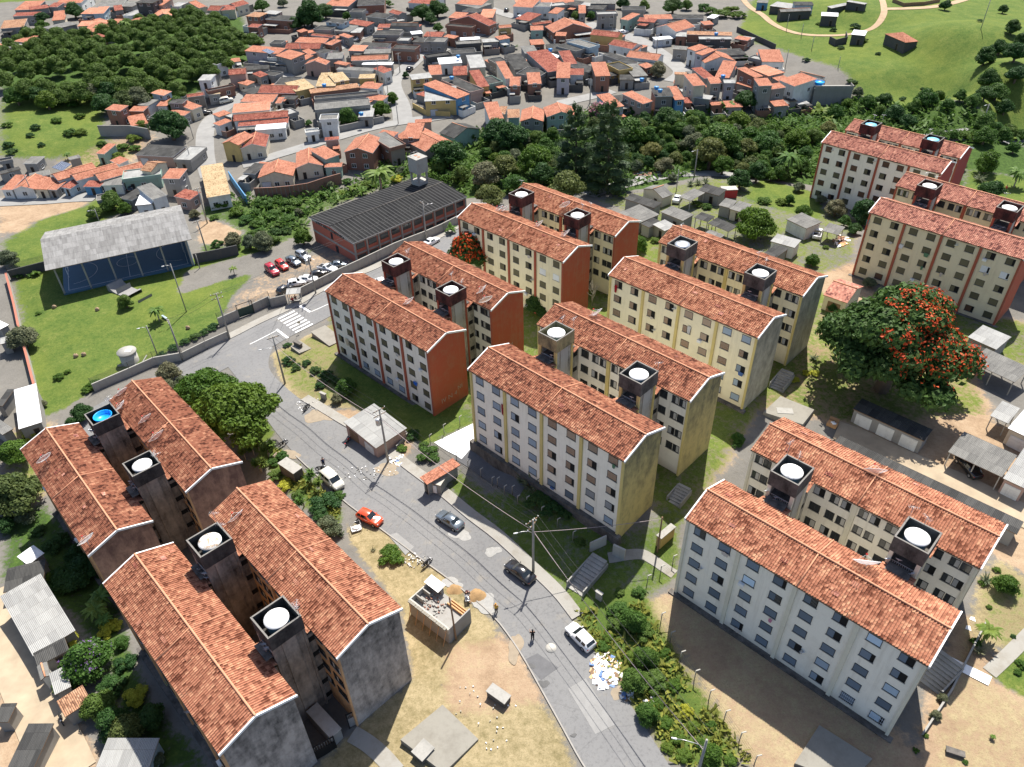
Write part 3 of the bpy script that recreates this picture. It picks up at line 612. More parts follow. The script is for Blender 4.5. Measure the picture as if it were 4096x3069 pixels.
def dish_mesh(r, mesh=True):
    if (r, mesh) in DISH: return DISH[(r, mesh)]
    mb = MB(); N = 24; prof = [(r * t, r * .30 * t * t) for t in (.03, .3, .55, .8, 1.0)]
    mb.lathe(prof, 0, N, capt=False)
    if mesh:
        for k in range(8):
            a = 2 * math.pi * k / 8; mb.tube([(r * t * math.cos(a), r * t * math.sin(a), r * .30 * t * t - .01) for t in (.03, .5, 1)], .018, 1, 4)
        mb.tube([(r * math.cos(2 * math.pi * k / N), r * math.sin(2 * math.pi * k / N), r * .3) for k in range(N + 1)], .02, 1, 4)
        for k in range(3): a = 2 * math.pi * k / 3; mb.tube([(r * .8 * math.cos(a), r * .8 * math.sin(a), r * .2), (0, 0, r * .75)], .012, 1, 4)
        mb.box(-.09, .09, -.09, .09, r * .72, r * .86, 2)
    else:
        mb.tube([(r * .9, 0, r * .3), (r * .35, 0, r * .95)], .018, 1, 4); mb.box(r * .28, r * .42, -.05, .05, r * .9, r * 1.05, 1)
        mb.lathe([(.02, -.02), (r * .96, r * .27)], 0, N, capt=False)
    DISH[(r, mesh)] = mb.data('satellite_dish', [M['dish'] if mesh else M['dish_s'], M['white_trim'] if mesh else M['blackmetal'], flat('feed_horn', (.45, .04, .03)) if mesh else M['blackmetal']])
    return DISH[(r, mesh)]
MAST = None
def dish(parent, p, r, az, el, mesh=True, mast=.5):
    global MAST
    if MAST is None:
        m_ = MB(); m_.tube([(0, 0, 0), (0, 0, 1)], .035, 0, 6); MAST = m_.data('dish_mast', [M['metal']])
    o = link('satellite_dish', dish_mesh(r, mesh), parent, p); d = Vector((math.cos(az) * math.cos(el), math.sin(az) * math.cos(el), math.sin(el)))
    o.rotation_mode = 'QUATERNION'; o.rotation_quaternion = d.to_track_quat('Z', 'Y')
    m = link('dish_mast', MAST, parent, (p[0], p[1], p[2] - mast)); m.scale = (1, 1, mast); return o
def antenna(parent, p, h, rz=0.0):
    mb = MB(); mb.tube([(0, 0, 0), (0, 0, h)], .025, 0, 5); mb.tube([(-.5, 0, h - .1), (.6, 0, h - .05)], .02, 0, 4)
    for k in range(6): x = -.45 + k * .2; w = .35 - .03 * k; mb.tube([(x, -w, h - .1), (x, w, h - .1)], .012, 0, 4)
    return mb.build('aerial', [M['metal']], parent, p, rz)
def cloth(parent, p, w, h, c, ry=0.0):
    mb = MB(); n = 5
    vs = [(w * (i / n - .5) * (1 - .25 * j / 3), -.16 - .05 * math.sin(i * 2.1 + j), -h * j / 3) for j in range(4) for i in range(n + 1)]
    fs = [(j * (n + 1) + i, j * (n + 1) + i + 1, (j + 1) * (n + 1) + i + 1, (j + 1) * (n + 1) + i) for j in range(3) for i in range(n)]
    mb.mesh(vs, fs, 0, True); o = mb.build('hanging_cloth', [flat('cloth', c, .9)], parent, p, ry); return o
BL = {}
rimm = flat('weathered_rim', (.17, .16, .145), .9, var=.4)
def block(key, sp):
    yaw, pa, pb = SLABS[key]; yr = rad(yaw); u = np.array([math.cos(yr), math.sin(yr)]); v = np.array([-math.sin(yr), math.cos(yr)])
    mid = (np.array(pa) + np.array(pb)) / 2; zg = mid[2] - RISE - HW
    E = empty('apartment_building', (mid[0], mid[1], zg), yr); tag(E, sp['label'], 'apartment building', 'twin slab apartment blocks'); BL[key] = (E, mid, yr, zg)
    rnd = random.Random(ord(key) * 3)
    loc = []
    for p in (pa, pb):
        d = np.array(p) - mid; loc.append((float(d[:2] @ u), float(d[:2] @ v), float(d[2])))
    L = LEN - .3; FW, EW = sp['wall'], sp['end']
    for si, (cu, cv, dz) in enumerate(loc):
        zt = HW + dz; ox = cu
        w = MB(); x0, x1, y0, y1 = cu - L / 2, cu + L / 2, cv - WHALF, cv + WHALF
        w.face([(x0, y0, -3), (x1, y0, -3), (x1, y0, zt), (x0, y0, zt)], 0); w.face([(x1, y1, -3), (x0, y1, -3), (x0, y1, zt), (x1, y1, zt)], 0)
        w.build('wall', [FW], E)
        zr = zt + RISE * WHALF / EAVE + .0
        for q, x in ((-1, x0), (1, x1)):
            g = MB(); pts = [(x, y0, -3), (x, y1, -3), (x, y1, zt), (x, cv, zr - .05), (x, y0, zt)]
            g.face(pts if q > 0 else pts[::-1], 0); go = g.build('gable_wall', [EW], E)
            if sp.get('endlabel'): go['label'] = sp['endlabel']
            if si == 0 or q > 0:
                b = MB(); zz = HW + dz + RISE; xx = cu + q * LEN / 2
                for s in (-1, 1):
                    a0 = (xx, cv, zz + .06); a1 = (xx, cv + s * (EAVE + .02), zz - RISE + .06)
                    n0 = MB(); b.mesh([(xx - .08, a0[1], a0[2] + .08), (xx + .08, a0[1], a0[2] + .08), (xx + .08, a1[1], a1[2] + .08), (xx - .08, a1[1], a1[2] + .08),
                        (xx - .08, a0[1], a0[2] - .22), (xx + .08, a0[1], a0[2] - .22), (xx + .08, a1[1], a1[2] - .22), (xx - .08, a1[1], a1[2] - .22)],
                        [(0, 1, 2, 3), (7, 6, 5, 4), (0, 4, 5, 1), (2, 6, 7, 3), (1, 5, 6, 2), (0, 3, 7, 4)])
                b.build('bargeboard', [M['white_trim']], E)
        ro = roof_part('roof', LEN, EAVE, RISE, M[sp.get('tile', 'tile')], E, (cu, cv, HW + dz + RISE)); rz_ = HW + dz + RISE
        ridge_cap(LEN, ro, (0, 0, .08), capm)
        for q in range(7):                                              # replaced and slipped tiles
            s = rnd.choice((-1, 1)); px = cu + rnd.uniform(-.46, .46) * LEN; t0 = rnd.uniform(.1, .8); wx = rnd.uniform(.15, .5); dt = rnd.uniform(.06, .14); pm = MB()
            P = [(px - wx, cv + s * EAVE * t, HW + dz + RISE * (1 - t) + .135) if i in (0, 3) else (px + wx, cv + s * EAVE * t, HW + dz + RISE * (1 - t) + .135) for i, t in enumerate((t0, t0, t0 + dt, t0 + dt))]
            U = [(p[0] + 40.3, 10 - abs(p[1] - cv) * 1.066) for p in P]; P = [(p[0] - cu, p[1] - cv, p[2] - rz_) for p in P]; pm.face(P if s < 0 else P[::-1], 0, U if s < 0 else U[::-1])
            pm.build('roof_patch', [M[rnd.choice(['o', 'tile_clean', 'tile_pink', 'r'])]], ro)
        st = MB()
        for s in (-1, 1): st.tube([(.1, 0, .10), (.1, s * EAVE, -RISE + .13)], .075, 0, 5)
        st.build('roof_joint', [capm], ro)
        bs = MB(); bs.box(x0 - .5, x1 + .5, y0 - .7, y0 - .003, -2.5, .12); bs.build('plinth', [M['conc_dark']], E) if si == 0 else None
        # pilasters and windows on the camera-facing facade
        if si == 0:
            for k in (0, 1, 2, 3, 4):
                px = x0 + (x1 - x0) * k / 4; pw = .16 if k in (0, 4) else .22
                if k == 0: px += pw
                if k == 4: px -= pw
                pb_ = MB(); pb_.box(px - pw, px + pw, y0 - .22, y0 + .0, -2, zt - .05); pb_.build('pilaster', [sp['pil']], E)
            bay = (x1 - x0) / 4
            for fl in range(5):
                zc = fl * 2.64 + 1.62 - .1
                for k in range(8):
                    px = x0 + bay * (k // 2) + bay * (.27 if k % 2 == 0 else .745)
                    if rnd.random() < .06: c_ = rnd.choice([(.45, .44, .42), (.06, .12, .3), (.3, .05, .05), (.5, .45, .4), (.1, .2, .12)]); cloth(E, (px + .25, y0 - .06, zc + dz - .4), rnd.uniform(.4, .9), rnd.uniform(.4, .9), c_)
                    if rnd.random() < .035: ac = MB(); ac.box(px - .95, px - .30, y0 - .42, y0 - .01, zc + dz - 1.15, zc + dz - .72); ac.build('air_conditioner', [M['white_trim']], E)
                    if rnd.random() < .03: dish(E, (px + .95, y0 - .3, zc + dz), .32, rad(75) - yr, rad(45), False, .2)
                    c, stt = sp['win'](k, fl, rnd); link('window', win(1.42, 1.18, c, stt), E, (px, y0, zc + dz))
        else:
            pb_ = MB(); pb_.box(cu - .28, cu + .28, y0 - .22, y0, -2, zt - .05); pb_.build('pilaster', [sp['pil']], E)
            for q in (-1, 1):
                pb_ = MB(); xx = cu + q * (L / 2 - .16); pb_.box(xx - .16, xx + .16, y0 - .2, y0, -2, zt - .05); pb_.build('pilaster', [sp['pil']], E)
            for fl in range(1, 5):
                zc = fl * 2.64 + 1.62 - .1 + dz
                for px, w_ in ((-12.0, 1.0), (-10.9, 1.0), (-9.0, 1.3), (-4.2, 1.3), (-2.35, 1.05), (-1.0, 1.05), (1.0, 1.05), (2.35, 1.05), (4.2, 1.3), (9.0, 1.3), (10.9, 1.0), (12.0, 1.0)):
                    stt = rnd.choice(['glass', 'glass', 'curtain', 'half', 'curtain']); link('window', win(w_, 1.18, 'grey', stt), E, (cu + px, y0, zc))
    # stair towers with the water tanks
    vF = loc[0][1] + WHALF; vB = loc[1][1] - WHALF; zt0 = HW + max(loc[0][2], loc[1][2])
    for ti, tu in enumerate((-6.9, 6.95)):
        tu += sp.get('tshift', 0); tcol, tankc, body = sp['tanks'][ti]
        top = HW + RISE + sp.get('ttop', 1.9); bot = top - 2.0; hw_, hv = 1.70, 1.85
        pier = sp['pier']
        tw = MB()
        for a in (-1, 1):                                               # solid side walls with a raised panel, open ends
            xs = tu + a * (hw_ - .3)
            tw.box(min(xs, xs - a * .18), max(xs, xs - a * .18), -hv + .12, hv - .12, -3, bot)
            tw.box(min(xs, xs + a * .13), max(xs, xs + a * .13), -.78, .78, -3, bot, 1)
        for a in (-1, 1):
            for b in (-1, 1):
                cx, cy = tu + a * (hw_ - .32), b * (hv - .17); tw.box(cx - .2, cx + .2, cy - .14, cy + .14, -3, bot, 2)
        for fl in range(6): tw.box(tu - hw_ + .5, tu + hw_ - .5, -hv + .15, hv - .15, fl * 2.64 - .12 - .003 * fl, fl * 2.64, 3)
        for s, vv, dz in ((-1, vF, loc[0][2]), (1, vB, loc[1][2])):      # connecting stair landings
            ya, yb = (vv, -hv) if s < 0 else (hv, vv)
            zc = HW - 1.0 + dz
            tw.box(tu - 1.35, tu - 1.2, ya + .01, yb - .01, -3, zc); tw.box(tu + 1.2, tu + 1.35, ya + .01, yb - .01, -3, zc)
            for fl in range(1, 6): tw.box(tu - 1.19, tu + 1.19, ya + .02, yb - .02, fl * 2.64 - .15, fl * 2.64 - .02, 3)
            for fl in range(5):
                for q in (-1, 1):
                    xx = tu + q * 1.36; tw.box(xx - .015, xx + .015, (ya + yb) / 2 - .45, (ya + yb) / 2 + .45, fl * 2.64 + 1.0, fl * 2.64 + 1.75, 4)
        tw_o = tw.build('stair_tower', [tcol, M['conc_pale'] if key not in 'FG' else tw_pan, pier, M['conc_dark'], M['black']], E)
        bx = MB(); z0 = bot
        for (xa, xb, ya, yb) in ((tu - hw_, tu + hw_, -hv, -hv + .14), (tu - hw_, tu + hw_, hv - .14, hv), (tu - hw_, tu - hw_ + .14, -hv + .14, hv - .14), (tu + hw_ - .14, tu + hw_, -hv + .14, hv - .14)):
            bx.box(xa, xb, ya, yb, z0, top, 0)
            bx.box(xa - .015, xb + .015, ya - .015, yb + .015, top + .001, top + .05, 1)
        bx.box(tu - hw_ + .15, tu + hw_ - .15, -hv + .15, hv - .15, z0 + .02, z0 + .18, 0)
        bx.build('tank_enclosure', [bx_y if (key == 'B' and ti == 0) else sp['box'], rimm], tw_o)
        tk = MB(); r = 1.18; tk.lathe([(r * .9, z0 + .2), (r, top - .30)], 0, 28, (tu, 0, 0), capt=False)
        if tankc == 'blue_vivid':
            tk.lathe([(r + .05, top - .30), (r + .09, top - .22), (r + .05, top - .18), (r - .06, top - .25), (r - .1, top - .75), (.05, top - .75)], 0, 28, (tu, 0, 0), capt=True); tk.build('water_tank', [M['blue_vivid']], tw_o)
        else:
            tk.build('water_tank', [M['tank_blue']], tw_o)
            ld = MB(); ld.lathe([(r + .05, top - .36), (r + .06, top - .24), (r * .6, top - .14), (.15, top - .08), (.01, top - .08)], 0, 28, (tu, 0, 0)); ld.tube([(tu - 1.1, .25, top - .12), (tu + 1.1, .1, top - .02)], .02, 1, 4)
            ld.build('tank_lid', [M[tankc], M['blackmetal']], tw_o)
        for s, cv, dz in ((1, loc[0][1], loc[0][2]), (-1, loc[1][1], loc[1][2])):   # roof apron down to the tower
            ap = MB(); ya = cv + s * (EAVE - .05); yb = -s * hv; za = HW + dz + RISE - RISE * (EAVE - .05) / EAVE + .01; zb = za - RISE / EAVE * abs(yb - ya) ; xa, xb = tu - 1.75, tu + 1.75
            P = [(xa, ya, za), (xb, ya, za), (xb, yb, zb), (xa, yb, zb)]; U = [(xa + 40, 10 - 4.3), (xb + 40, 10 - 4.3), (xb + 40, 10 - 6.7), (xa + 40, 10 - 6.7)]
            if s > 0: P = P[::-1]; U = U[::-1]
            ap.face(P[::-1], 0, U[::-1]); ap.face([(p[0], p[1], p[2] - .12) for p in P], 1)
            for i in range(4): a, b = P[i], P[(i + 1) % 4]; ap.face([a, b, (b[0], b[1], b[2] - .12), (a[0], a[1], a[2] - .12)], 1)
            ap.build('roof_apron', [M[sp.get('tile', 'tile')], M['wood']], E)
        for s in (-1, 1):                                              # railings at the open top landing
            ra = MB(); yy = s * (hv - .1)
            ra.tube([(tu - hw_ + .5, yy, bot - 1.15), (tu + hw_ - .5, yy, bot - 1.15)], .03, 0, 5)
            for k in range(12): xx = tu - hw_ + .55 + k * (2 * hw_ - 1.1) / 11; ra.tube([(xx, yy, bot - 2.1), (xx, yy, bot - 1.15)], .018, 0, 4)
            ra.build('landing_railing', [M['metal']], tw_o)
        for k in range(sp.get('small', 3)):
            a = rnd.uniform(-1.5, 1.5); dish(E, (tu + a, -hv - .22, bot - rnd.uniform(.4, 1.6)), rnd.choice([.3, .36]), rad(rnd.uniform(40, 110)) - yr, rad(50), False, .25)
        antenna(E, (tu + rnd.choice([-1.6, 1.6]), hv - .1, top), rnd.uniform(1.2, 2.2), rnd.uniform(0, 3))
        if rnd.random() < .7: antenna(E, (tu + rnd.uniform(-1, 1), hv - .1, top), rnd.uniform(.8, 1.5), rnd.uniform(0, 3))
    return E, loc
def roofdish(key, si, c, x, y, r=1.15, az=75, el=45, mesh=True, mast=.8):
    """a dish standing where a photo pixel meets the roof slope of slab si"""
    E, mid, yr, zg = BL[key]; z = mid[2] - .8
    p = at_z(*S(c, x, y), z + .6); d = p[:2] - mid[:2]; lu = d[0] * math.cos(yr) + d[1] * math.sin(yr); lv = -d[0] * math.sin(yr) + d[1] * math.cos(yr)
    dish(E, (lu, lv, z + .6 - zg), r, rad(az) - yr, rad(el), mesh, mast)
def W_a(k, fl, r):
    c = 'slate' if (k < 2 or r.random() < .8) else r.choice(['slate_l', 'sky', 'sky']); return c, r.choice(['shut', 'shut', 'shut', 'half', 'part', 'shut', 'bars' if fl > 2 else 'shut'])
CAGE = None
def cage(E, x, y, z):
    m = MB()
    for k in range(9): a = -.75 + k * .1875; m.tube([(a, 0, -.6), (a, -.3, -.6), (a, -.3, .6), (a, 0, .6)], .018, 0, 4)
    for q in (-.55, 0, .55): m.tube([(-.75, -.3, q), (.75, -.3, q)], .018, 0, 4)
    m.build('window_cage', [M['dish_s']], E, (x, y, z))
def W_b(k, fl, r):
    if k < 4: return 'slate_l', r.choice(['shut', 'shut', 'shut', 'shut', 'part', 'half'])
    if fl == 0: return 'slate_l' if k > 5 else 'slate', 'shut'
    return r.choice(['wood', 'wood', 'woodp']) if not (k > 5 and fl < 2) else 'grey', r.choice(['shut', 'half', 'part', 'shut'])
def W_c(k, fl, r):
    if k > 5: return r.choice(['slate_l', 'slate_l', 'grey', 'wood']), r.choice(['shut', 'shut', 'half'])
    return r.choice(['wood', 'wood', 'woodp']), r.choice(['shut', 'half', 'part', 'half', 'shut'])
def W_d(k, fl, r): return r.choice(['olive', 'olive', 'olived', 'olive', 'slate_l' if fl == 0 else 'olive']), r.choice(['shut', 'shut', 'part', 'half', 'shut'])
def W_e(k, fl, r): return ('white' if (k > 5 and fl == 3) else r.choice(['olive', 'olived', 'olive'])), r.choice(['shut', 'shut', 'part', 'half', 'shut', 'shut'])
def W_f(k, fl, r): return r.choice(['brown', 'olived']), r.choice(['shut', 'half', 'part'])
def W_h(k, fl, r): return ('white' if (k > 5 and fl == 3) else r.choice(['olive', 'olive', 'olived', 'brown' if fl == 0 else 'olive'])), r.choice(['shut', 'shut', 'shut', 'half', 'part'])
def W_i(k, fl, r): return r.choice(['brown', 'brown', 'olived']), r.choice(['shut', 'shut', 'part', 'half'])
F_white = plaster('facade_white', (.86, .815, .705), dirt=(.36, .30, .22), amt=.25, streak=.35, low=.5)
F_cream = plaster('facade_cream', (.84, .76, .54), dirt=(.34, .28, .18), amt=.3, streak=.35, low=.3)
F_cream2 = plaster('facade_cream_warm', (.70, .62, .44), dirt=(.36, .28, .17), amt=.3, streak=.35, low=.3)
F_off = plaster('facade_offwhite', (.78, .75, .66), dirt=(.35, .29, .2), amt=.3, streak=.4, low=.6, lowc=(.42, .33, .18))
F_och = plaster('facade_ochre', (.55, .33, .17), dirt=(.14, .09, .06), amt=.55, streak=.6)
P_yel = plaster('pilaster_yellow', (.62, .50, .20), amt=.3, streak=.3); P_red = plaster('pilaster_red', (.36, .10, .06), amt=.3, streak=.3); P_cream = plaster('pilaster_cream', (.70, .66, .53), amt=.2, streak=.3)
E_red = plaster('endwall_red', (.42, .10, .055), dirt=(.33, .20, .12), amt=.55, streak=.5, low=.5, lowc=(.40, .26, .15)); E_dred = plaster('endwall_dark_red', (.30, .065, .055), amt=.25, streak=.3)
E_yel = grime('endwall_yellow_stained', (.60, .48, .20), dark=(.15, .135, .085), lo=.47, hi=.74, top=.20); E_grey = grime('endwall_grey_stained', (.48, .44, .32), dark=(.13, .12, .09), lo=.40, hi=.72, top=.12)
E_f = grime('endwall_grey_grime', (.43, .385, .35), dark=(.055, .052, .05), lo=.44, hi=.68, top=.10); E_g = grime('endwall_brown_pink', (.50, .30, .21), dark=(.15, .085, .07), lo=.44, hi=.70, top=.16)
tw_y = grime('tower_cream_grime', (.50, .48, .42), dark=(.08, .075, .06), lo=.40, hi=.64); tw_d = grime('tower_pale_grime', (.46, .42, .35), dark=(.05, .045, .04), lo=.42, hi=.66); tw_f = grime('tower_pink_grime', (.34, .29, .245), dark=(.035, .032, .03), lo=.40, hi=.64)
tw_pan = grime('tower_panel_sooty', (.36, .31, .26), dark=(.05, .046, .042), lo=.40, hi=.68); bx_d = grime('tank_wall_black', (.17, .16, .145), dark=(.03, .029, .027), lo=.34, hi=.62); bx_r = grime('tank_wall_red_black', (.16, .06, .05), dark=(.018, .015, .015), lo=.36, hi=.6); bx_y = grime('tank_wall_yellow_grime', (.42, .36, .18), dark=(.09, .085, .06), lo=.40, hi=.62); bx_f = grime('tank_wall_grey_black', (.09, .085, .08), dark=(.02, .02, .02), lo=.36, hi=.6)
SPEC = {
 'A': dict(label='white apartment block with slate blue shutters and cream pilasters, nearest at the right', wall=F_white, end=E_grey, pil=P_cream, pier=P_cream, box=bx_d, win=W_a, tile='tile_clean', tanks=((tw_y, 'lid_grey', 0), (tw_y, 'lid', 0)), small=3),
 'B': dict(label='white apartment block with yellow pilasters and stained yellow end wall above the orange roofed gate', wall=F_white, end=E_yel, pil=P_yel, pier=P_yel, box=bx_d, win=W_b, tanks=((tw_y, 'lid_grey', 0), (tw_d, 'lid', 0)), small=2, endlabel='yellow end wall stained black at the top'),
 'C': dict(label='cream apartment block with yellow pilasters, brown shutters and a foil covered tank', wall=F_cream, end=E_grey, pil=P_yel, pier=P_yel, box=bx_d, win=W_c, tanks=((tw_d, 'foil', 0), (tw_d, 'lid', 0)), small=4, tile='tile_clean'),
 'D': dict(label='off white apartment block with red pilasters and a peeling red end wall covered in graffiti', wall=F_off, end=E_red, pil=P_red, pier=P_red, box=bx_r, win=W_d, tanks=((tw_d, 'lid', 0), (tw_d, 'lid', 0)), small=3, endlabel='red end wall with peeling paint'),
 'E': dict(label='cream apartment block with clean red end walls beside the scarlet flowering street tree', wall=F_cream, end=E_red, pil=P_red, pier=P_red, box=bx_r, win=W_e, tanks=((tw_d, 'lid', 0), (tw_d, 'lid', 0)), small=3, tile='tile_clean'),
 'F': dict(label='ochre apartment block with sooty grey end walls beside the dry grass lot', wall=F_och, end=E_f, pil=F_och, pier=tw_f, box=bx_f, win=W_f, tanks=((tw_f, 'lid_dirty', 0), (tw_f, 'lid', 0)), small=4, tile='tile_clean'),
 'G': dict(label='ochre apartment block with a bright blue open tank and many mesh dishes', wall=F_och, end=E_g, pil=F_och, pier=tw_f, box=bx_f, win=W_f, tanks=((tw_f, 'blue_vivid', 0), (tw_f, 'lid', 0)), small=4, tile='tile'),
 'H': dict(label='cream apartment block with red pilasters behind the large scarlet flowering tree', wall=F_cream2, end=E_red, pil=P_red, pier=P_red, box=bx_r, win=W_h, tanks=((tw_d, 'lid', 0), (tw_d, 'lid', 0)), small=3, tile='tile_pink'),
 'I': dict(label='white apartment block with dark red ends and pale blue tank lids, farthest away', wall=F_white, end=E_dred, pil=P_red, pier=P_red, box=bx_r, win=W_i, tanks=((tw_d, 'lid_blue', 0), (tw_d, 'lid_blue', 0)), small=2, tile='tile_pink')}
LOC = {}
for k in SPEC: LOC[k] = block(k, SPEC[k])[1]
for k, c, x, y, az, r in (('G', '02', 985, 150, 150, 1.1), ('G', '02', 1175, 365, 150, 1.1), ('G', '02', 1268, 505, 150, 1.25), ('G', '02', 365, 680, 150, 1.1), ('G', '02', 700, 1335, 150, 1.1), ('G', '02', 975, 255, 170, 1.0),
    ('F', '02', 1905, 1150, 150, 1.1), ('D', '11', 1280, 925, 140, 1.1), ('D', '11', 1868, 830, 150, 1.1), ('D', '11', 1900, 915, 120, 1.25), ('E', '21', 315, 305, 140, 1.1), ('E', '21', 525, 385, 140, 1.25), ('E', '21', 525, 150, 120, 1.2),
    ('E', '11', 2005, 180, 140, 1.1), ('A', '32', 1010, 790, 80, 1.35), ('A', '32', 945, 1525, 80, 1.35), ('B', '21', 775, 1020, 130, 1.15), ('E', '21', 40, 180, 140, 1.0)):
    roofdish(k, 0, c, x, y, r, az, 42)
for k_ in (6, 7):
    E, mid, yr, zg = BL['A']; cu, cv, dz = LOC['A'][0]; bay = (LEN - .3) / 4; cage(E, cu - (LEN - .3) / 2 + bay * 3 + bay * (.27 if k_ == 6 else .745), cv - WHALF, 1.52 + dz)

